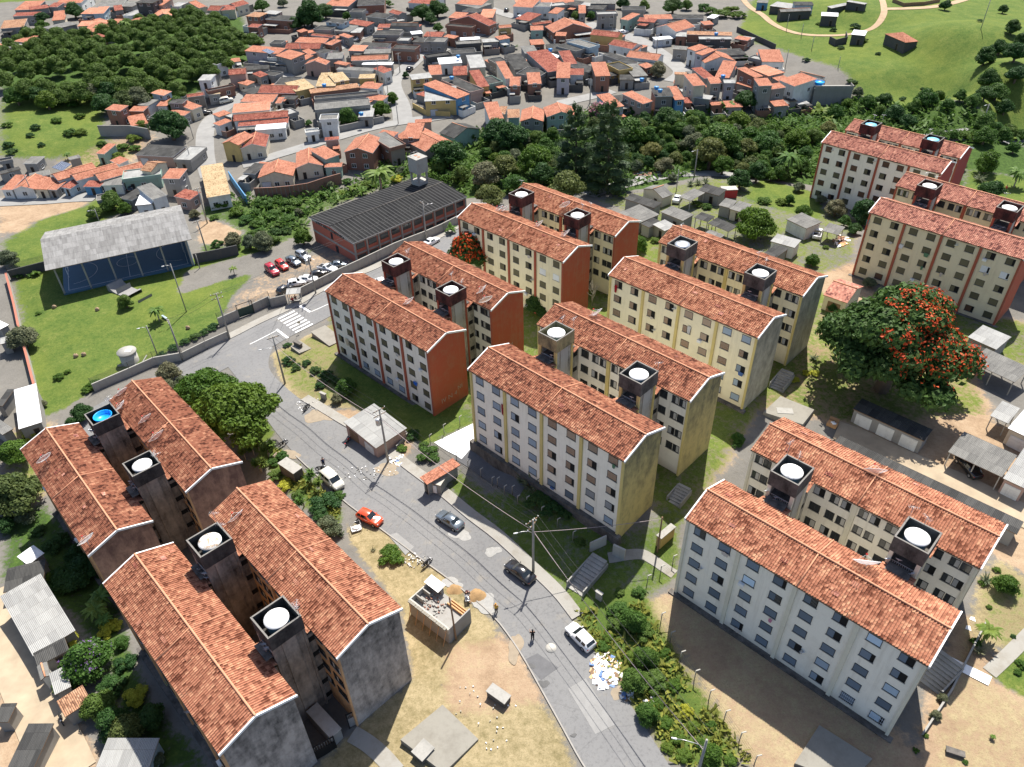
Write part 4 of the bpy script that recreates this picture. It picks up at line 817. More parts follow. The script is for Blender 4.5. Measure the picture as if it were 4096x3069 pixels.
# ------------------------------------------------------------------ village houses: crop | roof corners (front left, front right, back right) | eave height, roof form, roof, wall
HOUSES = """
#LL;lower left street;00
0 1522 95 1525 215 1410 3 s o ww
95 1525 270 1520 380 1400 3 y o ww
270 1520 375 1520 455 1425 3 s o wc
400 1400 465 1452 745 1322 3.6 y o ww
560 1405 612 1455 935 1330 3.6 y o ww
745 1400 800 1455 1130 1318 3.6 y o wc
490 1502 562 1512 680 1445 2.8 s r wb
372 1522 452 1520 548 1450 2.8 s o wg
665 1500 800 1500 850 1458 2.8 s r wB
815 1492 980 1482 978 1402 3 f g ww
985 1452 1290 1412 1465 1325 3.6 f l wm
1125 1368 1212 1380 1385 1310 5.2 x b wc
240 1435 400 1392 600 1300 3 f g wg
178 1310 292 1315 345 1240 3.4 f g wg
0 1310 100 1292 192 1255 2.6 f d wg
0 1402 165 1352 215 1330 2.8 f d wg
880 1290 955 1322 1028 1285 3.2 s o ww
765 1230 838 1238 948 1155 3.6 s o wm
1080 1238 1390 1262 1415 1165 3.4 f d wp
1398 1290 1530 1297 1515 1175 3.4 f l wg
1295 1432 1440 1437 1420 1365 6 s o wg
1225 1605 1345 1567 1295 1437 5.5 f g ww
1085 1650 1222 1638 1190 1525 4 f w ww
1525 1607 1612 1537 1572 1450 3.4 s r wp
785 1625 900 1602 958 1540 2.8 f g wg
960 1592 1060 1612 1172 1502 3.2 f d wg
1660 1590 1852 1554 1712 1312 4 f t ww
560 1285 650 1262 640 1232 3 f g wg
#HC;below the wood;00
835 862 965 893 1020 857 6 s o wk
1025 872 1150 895 1202 867 4.5 s o wk
1090 825 1190 852 1265 802 3.6 f g ww
1200 717 1315 769 1382 740 6 s p wb
1250 840 1340 852 1378 790 4 s o ww
1350 822 1465 830 1470 795 6 f d wk
1540 884 1625 852 1545 800 4 s o wc
1050 1007 1190 990 1205 917 3.4 s o wc
1490 728 1640 744 1655 692 3.4 x r wk
1650 694 1770 752 1825 730 3.4 s t wg
1390 752 1480 780 1640 760 3 f d wg
1340 905 1480 930 1530 905 3.4 s o wg
1190 945 1330 965 1390 915 3.4 f d wg
#US;wood edge street;00
1830 590 1975 592 2015 542 5.2 x r wp
1900 642 1985 688 2042 657 3.4 s o wc
2022 577 2090 622 2150 600 3.6 s r wg
1585 642 1690 645 1745 612 3.2 f l ww
1742 514 1832 500 1852 478 5 f g ww
1850 482 1935 492 1985 462 3.4 s o ww
1895 560 2160 552 2209 520 3.6 f d wg
1660 690 1890 700 1905 662 3 f d wk
1695 580 1750 590 1768 572 3 s r wg
2100 590 2209 620 2260 580 3.4 f d wg
2150 470 2320 480 2330 445 4 f g ww
1930 720 2030 760 2080 715 3 f d wg
#MB;above corner shop;10
-80 818 180 810 210 762 3.6 s o wc
-145 908 155 870 150 808 4 s p ww
-135 975 305 928 310 868 4 x r ww
-100 1017 305 980 310 930 3.4 s r ww
40 1047 285 1022 280 978 3.8 f w ww
-250 942 -155 902 -155 868 3.2 s o ww
-245 1012 -145 962 -138 922 3.4 s o ww
-230 1152 -95 1162 -100 1056 6 y o wy
-85 1197 125 1167 120 1062 4 y r wc
365 737 525 702 525 627 4.4 s t wy
525 692 685 690 685 618 4.8 s t wy
680 662 802 642 796 580 5.4 s t wy
565 612 660 608 655 585 4.8 s t wy
870 630 1000 628 985 600 4 s t wy
60 747 365 752 370 687 3.6 x r wk
195 692 370 692 440 620 3.6 f d wg
485 747 880 702 880 665 4 f b wk
875 702 1025 717 1020 675 3.4 s o ww
520 802 1030 762 1030 735 3.4 f d wg
920 792 1062 812 1075 770 3.2 s o ww
525 892 965 852 965 790 5 f g wg
870 942 988 937 962 850 3.4 f l wg
560 972 700 962 690 920 6 f g ww
450 1077 555 1062 550 1035 3 f l ww
230 795 360 800 355 770 3 f d wk
310 930 390 905 380 850 3.4 f l wg
200 830 250 830 250 790 3 s o wc
#VL;row behind school;10
60 1432 345 1402 355 1270 3.8 y o wc
365 1352 585 1317 595 1185 3.8 y o wc
608 1282 722 1237 718 1140 5 s o wm
595 1345 735 1340 733 1318 3.4 s o wm
600 1130 715 1120 715 1110 5 f r wp
750 1217 985 1232 965 1100 6 y o wk
970 1117 1100 1142 1082 1052 5.2 s o ww
1125 1202 1250 1167 1210 1020 6 f g wk
1218 1107 1360 1114 1328 1000 5.4 s o wg
1405 1202 1645 1147 1580 940 5 y o wg
1640 1112 1850 1032 1790 940 4.2 y d wm
1325 985 1460 980 1450 965 4 s o wp
1100 1065 1115 1140 1100 1060 4 f l wk
-60 1390 40 1400 40 1300 3.4 f d wg
#VC;row above pines;20
-85 962 32 950 -35 805 6.8 s o ww
60 947 160 940 140 867 8 s b wm
-20 915 40 918 130 852 5.4 s b wg
160 977 350 970 240 845 5.6 y o wg
375 942 610 924 500 825 5.4 y o wm
890 870 1000 844 880 747 6 s o wb
960 822 1075 802 1000 752 4.5 f d wg
1150 837 1232 802 1115 714 6 s o wp
1245 777 1397 767 1310 692 7 f d wk
1405 804 1487 798 1420 692 6.2 s o wB
1485 830 1545 828 1510 780 3.6 s r wk
#VR;right valley end;20
1552 692 1652 684 1600 602 8 s o wc
1400 597 1500 600 1540 585 7 f b wc
1690 672 1785 670 1765 622 7 s o wg
1800 667 1892 667 1872 634 7 f l wl
1815 857 1950 860 1920 792 3.4 s o wg
1700 842 1800 842 1790 817 3.4 s o wk
1545 770 1690 800 1680 755 4.5 f l wg
1640 632 1725 614 1640 552 4.5 s r wg
1725 617 1842 617 1790 514 4.5 s o wg
1645 507 1895 482 1800 425 4.2 y o ww
2050 627 2117 607 1982 542 7 s o wk
1895 660 2015 705 1960 645 4 s o wk
2080 692 2195 684 2110 607 10 s o wg
2185 707 2300 702 2215 647 7.5 s o wg
2366 692 2550 634 2430 557 8 s o ww
2160 602 2290 582 2195 507 6 f p wp
2262 652 2356 647 2290 587 6.5 s o wg
2428 560 2621 624 2770 577 5 x d ww
2105 497 2285 494 2208 407 4 s o ww
1995 470 2100 492 2100 460 3.6 f l wg
2206 852 2320 847 2290 802 4 s o wg
2270 800 2390 810 2370 775 3.6 f d wg
2400 830 2490 830 2470 800 3 f l wg
#BB;by yellow bar;10
1400 814 1660 797 1510 692 5.6 f l wy
1665 794 1768 750 1590 637 6 s o wB
1770 752 1877 724 1700 612 4.6 f d wp
1835 702 1925 692 1760 602 4.8 s r wy
1300 642 1465 622 1430 587 6 f l wy
1440 604 1545 597 1500 540 5 s o wg
1630 607 1745 602 1700 547 4 s r wg
1520 517 1705 502 1700 452 4 f w ww
1770 547 1897 537 1830 444 7 f l wc
2050 634 2125 624 1960 532 5 s o ww
1900 692 2030 662 1990 605 3.6 f d wm
1980 522 2080 502 2040 457 4 f d wg
2125 562 2269 545 2130 440 4.2 f d wg
1430 472 1620 442 1600 415 4 f d wd
1620 442 1815 427 1800 387 4 f d wg
#CB;between the bends;20
75 692 165 687 130 630 5.4 s o wk
225 677 335 670 270 602 5.4 s o wk
130 602 310 624 230 547 4 f d wg
385 580 560 552 310 447 5 s r wg
450 627 562 627 490 532 6 s o wl
560 602 672 602 630 562 5 s r ww
765 614 888 607 810 517 6 s o wk
525 519 622 509 550 430 5 s r wg
710 582 800 547 690 457 4.4 f d wg
440 472 500 452 400 407 4 f w wg
390 417 508 410 460 352 4 f d wg
200 430 310 420 250 365 4 f g wg
610 422 712 387 580 337 4.2 f d wg
715 394 800 368 660 310 5 f g wb
250 362 360 354 300 322 3.4 s o wk
720 277 945 302 890 250 5 x r wy
870 357 1060 395 1055 340 4.4 x r ww
1050 402 1110 407 1155 372 3.4 s o ww
1010 457 1265 488 1210 430 4 x o ww
820 437 1045 514 1090 492 3.6 f d wg
850 522 955 577 1035 542 4.4 f d wy
1070 617 1190 607 1100 517 3.6 f g wg
960 640 1080 640 1050 600 3.4 f d wg
1110 520 1170 550 1200 520 3 s o wk
#RU;right street side;20
965 152 1030 164 1115 112 5 s o wm
1165 157 1390 142 1410 108 4.5 s o ww
1250 210 1415 257 1560 190 4.2 y o ww
1500 277 1868 272 1862 240 4.2 f b wk
1600 314 1865 302 1850 282 5.4 f l wd
1565 427 1625 444 1725 407 6.4 s o wl
1500 387 1570 412 1645 377 6.4 s o ww
1730 452 1985 427 1960 374 3.6 f d wg
1640 202 1720 192 1782 157 3.6 s o wk
1250 322 1392 302 1370 277 3 f w ww
1100 170 1240 180 1280 150 4.5 s r wg
785 124 945 110 930 85 6 f l wg
1350 150 1640 150 1640 115 3.6 f d wg
1410 290 1500 292 1490 255 3.8 f l wk
1880 310 1990 325 1980 295 3.4 s o wk
1385 395 1500 400 1480 370 4 f g wg
980 90 1170 80 1120 50 4 f d wg
1100 200 1170 210 1190 180 3.6 s r wd
#TR;top middle street;20
430 264 745 224 640 168 4.4 y o wk
245 242 350 242 330 207 3.6 s o wm
265 202 420 182 520 152 3.8 x r wg
440 287 528 290 500 262 4.6 s o wk
-5 227 95 217 125 187 4.6 x o wy
-5 322 85 302 50 277 4.6 s o wb
385 97 460 112 550 84 4.2 s o ww
630 107 690 107 770 54 3.8 s o wg
100 47 260 62 330 12 5 s o ww
260 52 400 62 380 27 5 f g ww
400 52 540 47 520 22 4.6 f l wg
290 20 440 22 480 -5 5 s o wl
640 42 740 52 760 30 3.8 f l wg
120 140 235 170 330 125 3.2 s r wg
520 30 620 45 620 10 4 f d wg
700 70 830 75 850 30 4 f d wg
#UC;above the curve;10
600 167 740 192 745 152 5.5 f d wb
770 167 935 214 1025 197 3.8 s r wg
800 102 900 107 915 82 4.4 f d wg
1110 92 1190 122 1230 97 3.8 x r wg
1125 197 1340 212 1420 187 4.4 x d wg
510 237 640 252 650 207 3.6 f d wg
660 235 800 255 860 200 3.4 f g wg
805 257 885 262 935 217 3.4 f l wk
485 272 660 302 715 290 4 x r wg
710 267 790 307 825 290 3.6 s o wg
370 242 410 264 470 247 3.6 s o wk
355 332 600 347 640 307 3.4 s o wg
275 387 560 392 595 342 3.4 x r wg
595 347 655 364 745 334 3.6 s o wk
415 402 480 442 525 424 3.6 s o wk
525 412 600 432 620 395 4 f d ww
435 507 610 522 660 490 5 y o wp
670 502 770 527 805 510 4.2 s o wp
810 482 1110 477 1140 440 5 x o wg
895 512 1140 522 1145 500 4 f w wg
985 547 1075 589 1108 554 4.4 s r ww
690 547 985 572 970 545 3.8 f g ww
785 402 910 412 1010 377 3.6 s p wg
910 427 1130 427 1135 390 3.8 f g wg
1135 392 1325 407 1300 365 5 f d wk
870 362 1100 382 1120 345 3.6 f d ww
1180 332 1270 337 1250 302 3.6 f l wg
1300 332 1450 347 1440 302 4 f d wg
1400 342 1560 347 1560 302 4 f g wg
1390 292 1540 297 1530 260 3.8 s r wg
1550 292 1640 312 1655 287 3.6 s o wk
1300 277 1390 267 1390 240 3.6 f w wg
985 277 1200 292 1200 247 3.6 f d wg
1690 332 1850 322 1860 287 3.8 f w wg
1660 367 1860 352 1855 317 4 f g wd
1870 342 2000 332 1985 302 4 f l wg
-50 397 225 434 275 397 6 s o wl
200 440 330 480 330 410 6 s o wg
380 470 440 485 440 440 3.6 s o wg
1590 142 1700 147 1720 102 4 s o wk
1840 142 1950 142 1890 82 4.6 s p wp
1600 162 1920 210 1930 160 3.8 y r wk
1570 212 1780 232 1790 202 4 f d wk
1640 32 1830 62 1850 12 4 f g wg
1020 215 1120 222 1110 195 3.4 s r wg
1700 90 1830 100 1800 65 4 f d wg
930 120 1080 150 1090 110 3.8 f d wg
1090 155 1120 175 1120 130 3.4 f g wg
160 355 250 360 260 330 3.4 f d wg
610 470 740 470 760 420 4 f g wg
#FT;on the top skyline;f
30 22 75 20 70 8 4 s o wg
120 8 175 6 170 -8 4 s o ww
205 18 262 14 255 0 4.5 f g wg
700 12 752 14 745 -2 4 s o wg
770 10 830 10 822 -6 5 f d wk
880 6 930 8 925 -8 4 s r ww
985 8 1040 10 1035 -6 4.5 s o wc
1180 4 1240 6 1235 -10 4 s o wg
1275 8 1330 6 1325 -8 5 f g wg
1120 14 1165 12 1160 2 4 s p ww
#TL;beyond the wood;00
1970 130 2080 137 2080 100 6 f b wk
2110 108 2215 112 2209 86 6 f l wg
2130 155 2340 162 2330 122 5 f d wk
1985 217 2070 222 2060 197 5 s r wk
645 112 745 112 760 77 3.8 s p wb
742 112 832 107 802 72 4.4 s p wb
1140 102 1250 102 1220 62 4 s o wg
1245 140 1382 122 1350 62 4.4 y p wp
1085 22 1225 22 1215 -15 9 f d wd
1225 42 1305 42 1290 2 7 s o wp
1450 47 1600 67 1620 45 4 y o wc
1660 82 1760 87 1772 52 4 x r wc
1770 82 1890 77 1880 47 4 s r wc
1815 42 1902 57 1985 27 4.4 y r wc
620 212 860 195 840 170 4 s p wc
640 252 790 252 820 202 4 s o ww
415 167 520 157 520 132 4 s o wc
430 132 520 122 500 97 4 s o wc
860 192 935 192 930 162 4 s o ww
815 182 870 167 862 142 3.8 s o ww
920 87 990 77 985 52 4 s r wg
990 132 1060 132 1060 87 4.4 f l ww
1065 112 1135 112 1130 72 4.4 f l wg
1025 172 1122 192 1130 147 3.8 s o wg
240 82 392 62 370 47 4 s r wg
380 57 460 57 440 32 4 s r wg
100 132 300 122 300 102 4 s r wg
0 232 190 212 190 167 4 s b wg
110 332 200 337 200 312 3.6 s o wg
150 312 260 312 255 292 3.6 s o wg
0 422 85 402 80 362 3.6 s o wg
410 242 620 192 600 165 3.6 f g wg
880 50 1060 50 1060 15 4 f g wg
1370 60 1440 60 1440 25 4 f l ww
40 380 100 390 110 360 3.6 f g wg
730 290 790 300 785 275 3.4 s r wk
"""
ROOFN = {'o': 'orange', 'r': 'faded red', 'p': 'peach', 't': 'tan', 'b': 'brown', 'g': 'grey', 'd': 'dark grey', 'l': 'pale grey', 'w': 'white'}
WALLN = {'ww': 'white', 'wc': 'cream', 'wy': 'yellow', 'wg': 'grey', 'wk': 'brick', 'wb': 'pale blue', 'wB': 'blue', 'wm': 'mint', 'wp': 'pink', 'wd': 'blackish', 'wl': 'lilac'}
FORMN = {'x': 'gabled', 'y': 'gabled', 's': 'sloping', 'f': 'flat', 'h': 'hipped'}
ORD = 'zeroth first second third fourth fifth sixth seventh eighth ninth tenth eleventh twelfth thirteenth fourteenth fifteenth'.split()
HWIN = {}
def hwin(kind):
    if kind in HWIN: return HWIN[kind]
    mb = MB()
    if kind == 'door':
        mb.box(-.45, .45, -.05, .02, 0, 2.05, 0); mb.box(-.38, .38, -.07, -.051, .06, 1.98, 1)
    elif kind == 'garage':
        mb.box(-1.2, 1.2, -.05, .02, 0, 2.2, 0)
        for k in range(6): mb.box(-1.15, 1.15, -.08, -.051, .08 + k * .35, .36 + k * .35, 1)
    else:
        for a in (-.62, .56): mb.box(a, a + .06, -.08, .02, -.55, .55, 0)
        mb.box(-.56, .56, -.08, .02, .49, .55, 0); mb.box(-.70, .70, -.12, .02, -.63, -.55, 0); mb.box(-.03, .03, -.07, .02, -.55, .49, 0); mb.box(-.56, .56, -.03, .02, -.55, .49, 1)
    HWIN[kind] = mb.data(kind, {'door': [M['wood'], M['blackmetal']], 'garage': [M['blackmetal'], M['dish_s']], 'window': [M['white_trim'], M['glass']]}[kind]); return HWIN[kind]
def roof_mesh(mb, W, D, rise, form, ov=.0, z=0.0, th=.12):
    """roof over a W x D rectangle centred on 0 with eaves at z; returns nothing"""
    x, y = W / 2, D / 2
    def slab(P, U):
        mb.face(P, 0, U); n = len(P); q = [(p[0], p[1], p[2] - th) for p in P]; mb.face(q[::-1], 1)
        for i in range(n): mb.face([q[i], q[(i + 1) % n], P[(i + 1) % n], P[i]], 1)
    if form == 'x':
        s = math.hypot(y, rise)
        slab([(-x, -y, z), (x, -y, z), (x, 0, z + rise), (-x, 0, z + rise)], [(0, 0), (W, 0), (W, s), (0, s)])
        slab([(x, y, z), (-x, y, z), (-x, 0, z + rise), (x, 0, z + rise)], [(0, 0), (W, 0), (W, s), (0, s)])
    elif form == 'y':
        s = math.hypot(x, rise)
        slab([(-x, y, z), (-x, -y, z), (0, -y, z + rise), (0, y, z + rise)], [(0, 0), (D, 0), (D, s), (0, s)])
        slab([(x, -y, z), (x, y, z), (0, y, z + rise), (0, -y, z + rise)], [(0, 0), (D, 0), (D, s), (0, s)])
    elif form == 'h':
        for a, b in (((-x, -y), (x, -y)), ((x, -y), (x, y)), ((x, y), (-x, y)), ((-x, y), (-x, -y))):
            slab([(*a, z), (*b, z), (0, 0, z + rise)], [(0, 0), (math.dist(a, b), 0), (math.dist(a, b) / 2, max(W, D) / 2)])
    else:
        slab([(-x, -y, z), (x, -y, z), (x, y, z + rise), (-x, y, z + rise)], [(0, 0), (W, 0), (W, D), (0, D)])
def house_parts(E, W, D, h, form, rise, roofm, wallm, rnd, win=True, ov=.25, below=4.0, trim=False, cap=None):
    x, y = W / 2 - ov, D / 2 - ov
    w = MB(); zz = lambda px, py: h + (rise * (py + D / 2) / D if form in 'sf' else (rise * (1 - abs(py) / (D / 2)) if form == 'x' else (rise * (1 - abs(px) / (W / 2)) if form == 'y' else 0)))
    zb = lambda px, py: zz(px, py) - .06
    def wall(pts): w.face([(pts[0][0], pts[0][1], -below)] + [(pts[-1][0], pts[-1][1], -below)] + [(p[0], p[1], zb(*p)) for p in pts[::-1]], 0)
    wall([(-x, -y)] + ([(0, -y)] if form == 'y' else []) + [(x, -y)]); wall([(x, -y)] + ([(x, 0)] if form == 'x' else []) + [(x, y)])
    wall([(x, y)] + ([(0, y)] if form == 'y' else []) + [(-x, y)]); wall([(-x, y)] + ([(-x, 0)] if form == 'x' else []) + [(-x, -y)])
    w.build('wall', [wallm], E)
    r = MB(); roof_mesh(r, W, D, rise, form, 0, h); ro = r.build('roof', [roofm, M['white_trim'] if trim else M['wood']], E)
    if form in 'xy':
        rc = MB(); a = (W if form == 'x' else D) / 2; p = [(-a, 0, h + rise + .03), (a, 0, h + rise + .03)] if form == 'x' else [(0, -a, h + rise + .03), (0, a, h + rise + .03)]
        rc.tube(p, .11, 0, 6); rc.build('ridge_cap', [M[cap] if cap else capm], ro)
    return x, y
def house_windows(E, x, y, h, rz, ctr, rnd, far):
    st = max(1, int(round((h - .2) / 2.9))); tocam = np.array([0 - ctr[0], 0 - ctr[1]]); tocam = tocam / np.linalg.norm(tocam)
    for (nx, ny, half, ang) in ((0, -1, x, 0), (1, 0, y, math.pi / 2), (-1, 0, y, -math.pi / 2), (0, 1, x, math.pi)):
        wx, wy = nx * math.cos(rz) - ny * math.sin(rz), nx * math.sin(rz) + ny * math.cos(rz)
        if wx * tocam[0] + wy * tocam[1] < .35: continue
        base = (nx * x, ny * y); tx, ty = -ny, nx
        for s in range(st):
            n = max(1, min(3, int(half * 2 / 2.6)))
            if far: n = min(n, 2)
            for k in range(n):
                t = (k + .5) / n * 2 - 1; t *= half * .92; px, py = base[0] + tx * t, base[1] + ty * t
                if s == 0 and k == 0 and (nx, ny) == (0, -1) and rnd.random() < .7:
                    link('garage_door' if half > 2.6 and rnd.random() < .4 else 'door', hwin('garage' if half > 2.6 and rnd.random() < .4 else 'door'), E, (px, py, 0), ang)
                elif rnd.random() < .85: link('window', hwin('window'), E, (px, py, s * 2.8 + 1.5), ang)
def rect(c, r, h):
    A, B, C_ = [at(c, r[i], r[i + 1], h) for i in (0, 2, 4)]
    u = (B - A)[:2]; W = np.linalg.norm(u); u = u / W; n = np.array([-u[1], u[0]]); D = float((C_ - B)[:2] @ n)
    if abs(D) < 2.2: D = 2.2 if D >= 0 else -2.2
    if D < 0: n = -n
    ctr = (A[:2] + B[:2]) / 2 + n * abs(D) / 2
    rz = math.atan2(u[1], u[0])
    if D < 0: rz += math.pi
    return ctr, W, abs(D), rz, min(A[2], B[2]) - h
def size_word(h): return 'tall ' if h >= 7.5 else ('two storey ' if h >= 5 else '')
def free(ctr, rz, lx, ly):                             # not on a street
    p = np.array([ctr[0] + lx * math.cos(rz) - ly * math.sin(rz), ctr[1] + lx * math.sin(rz) + ly * math.cos(rz)])
    return all(np.min(np.linalg.norm(q - p, axis=1)) > w / 2 + 2.2 for q, w in STREETS)
rows = []
for ln in HOUSES.strip().splitlines():
    if ln[0] == '#': rows.append([ln[1:].split(';'), []]); continue
    p = ln.split(); rows[-1][1].append(([float(q) for q in p[:6]], float(p[6]), p[7], p[8], p[9]))
NH = 0
for (code, rname, crop), hs in rows:
    looks = [size_word(h[1]) + WALLN[h[4]] + ' house with ' + ROOFN[h[3]] + ' ' + FORMN[h[2]] + ' roof' for h in hs]
    order = sorted(range(len(hs)), key=lambda i: hs[i][0][0] + hs[i][0][2])
    for i, (r, h, form, rf, wl) in enumerate(hs):
        h = h * (.86 if h > 4.2 else .92)
        ctr, W, D, rz, zb = rect(crop, r, h); rnd = random.Random(NH * 7 + 1); NH += 1
        same = [j for j in order if looks[j] == looks[i]]
        lab = looks[i] + (', ' + rname if len(same) == 1 else ', ' + ('leftmost' if same.index(i) == 0 else ORD[same.index(i) + 1] + ' from left') + ' ' + rname)
        W, D = min(W, 26), min(D, 24)
        E = empty('house', (ctr[0], ctr[1], zb), rz); tag(E, lab, 'house', 'houses of the village')
        span = D if form == 'x' else W
        rise = {'x': .32 * D / 2, 'y': .32 * W / 2, 's': .10 * D, 'f': .035 * D, 'h': .3 * min(W, D) / 2}[form]; rise = min(rise, 2.6)
        x, y = house_parts(E, W, D, h, form, rise, M[rf], M[wl], rnd, trim=rnd.random() < .55)
        house_windows(E, x, y, h, rz, ctr, rnd, ctr[1] > 230)
        back = 1 if math.sin(rz + math.pi / 2) > 0 else -1                  # lean-to behind the house, on the side away from the photo's viewpoint
        if rnd.random() < .8 and code not in ('LL', 'HC') and free(ctr, rz, 0, back * (D / 2 + 1.8)):
            d2 = rnd.uniform(2.5, 4.4); w2 = W * rnd.uniform(.6, .95); hh = min(h, 3) - .35; y0 = back * D / 2; x0 = rnd.uniform(-1, 1) * (W - w2) / 2; a = MB()
            ya, yb = sorted((y0 - back * .2, y0 + back * d2)); a.box(x0 - w2 / 2 + .2, x0 + w2 / 2 - .2, ya + .05, yb - .1, -3, hh - .1); a.build('annex_wall', [M['wg']], E)
            a = MB(); P = [(x0 - w2 / 2, ya, hh), (x0 + w2 / 2, ya, hh), (x0 + w2 / 2, yb, hh), (x0 - w2 / 2, yb, hh)]; a.face(P, 0, [(0, 0), (w2, 0), (w2, d2), (0, d2)]); a.mesh([(p[0], p[1], hh - .1) for p in P] + P, [(3, 2, 1, 0), (0, 1, 5, 4), (1, 2, 6, 5), (2, 3, 7, 6), (3, 0, 4, 7)], 1)
            a.build('annex_roof', [M[rnd.choice('ddggoorl')], M['wood']], E)
        if code not in ('LL', 'HC') and rnd.random() < .7 and free(ctr, rz, 0, -back * (D / 2 + 1.6)):      # walled yard on the near side
            d2 = rnd.uniform(1.8, 3.4); s = -back; X = W / 2 - .1; y0, y1 = s * D / 2, s * (D / 2 + d2); a = MB(); hw = rnd.uniform(1.6, 2.3)
            for bx in ((-X, X, y1 - .08, y1 + .08), (-X - .08, -X + .08, min(y0, y1) + .1, max(y0, y1) - .1), (X - .08, X + .08, min(y0, y1) + .1, max(y0, y1) - .1)): a.box(*bx, -3, hw)
            a.build('yard_wall', [M[rnd.choice(['wg', 'wg', 'wk', 'ww', 'wd'])]], E)
            if rnd.random() < .6:
                a = MB(); xa = rnd.choice([-X, 0]); xb = xa + X; ya, yb = sorted((y0 - s * .15, y1)); za, zc = (2.75, 2.55); P = [(xa, ya, za), (xb, ya, za), (xb, yb, za), (xa, yb, za)]; a.face(P, 0, [(0, 0), (X, 0), (X, d2), (0, d2)]); a.mesh([(p[0], p[1], za - .08) for p in P] + P, [(3, 2, 1, 0), (0, 1, 5, 4), (1, 2, 6, 5), (2, 3, 7, 6), (3, 0, 4, 7)], 1); a.build('porch_roof', [M[rnd.choice('ddgglo')], M['wood']], E)
        if form == 'f' and rnd.random() < .4 and rf in 'ldg':
            pm = MB(); X, Y = W / 2, D / 2
            for a in ((-X, X, -Y - .12, -Y), (-X, X, Y, Y + .12), (-X - .12, -X, -Y, Y), (X, X + .12, -Y, Y)): pm.box(*a, h - .5, h + .45)
            pm.build('parapet', [M[wl]], E)
M['wr'] = plaster('wall_red', (.42, .05, .05))

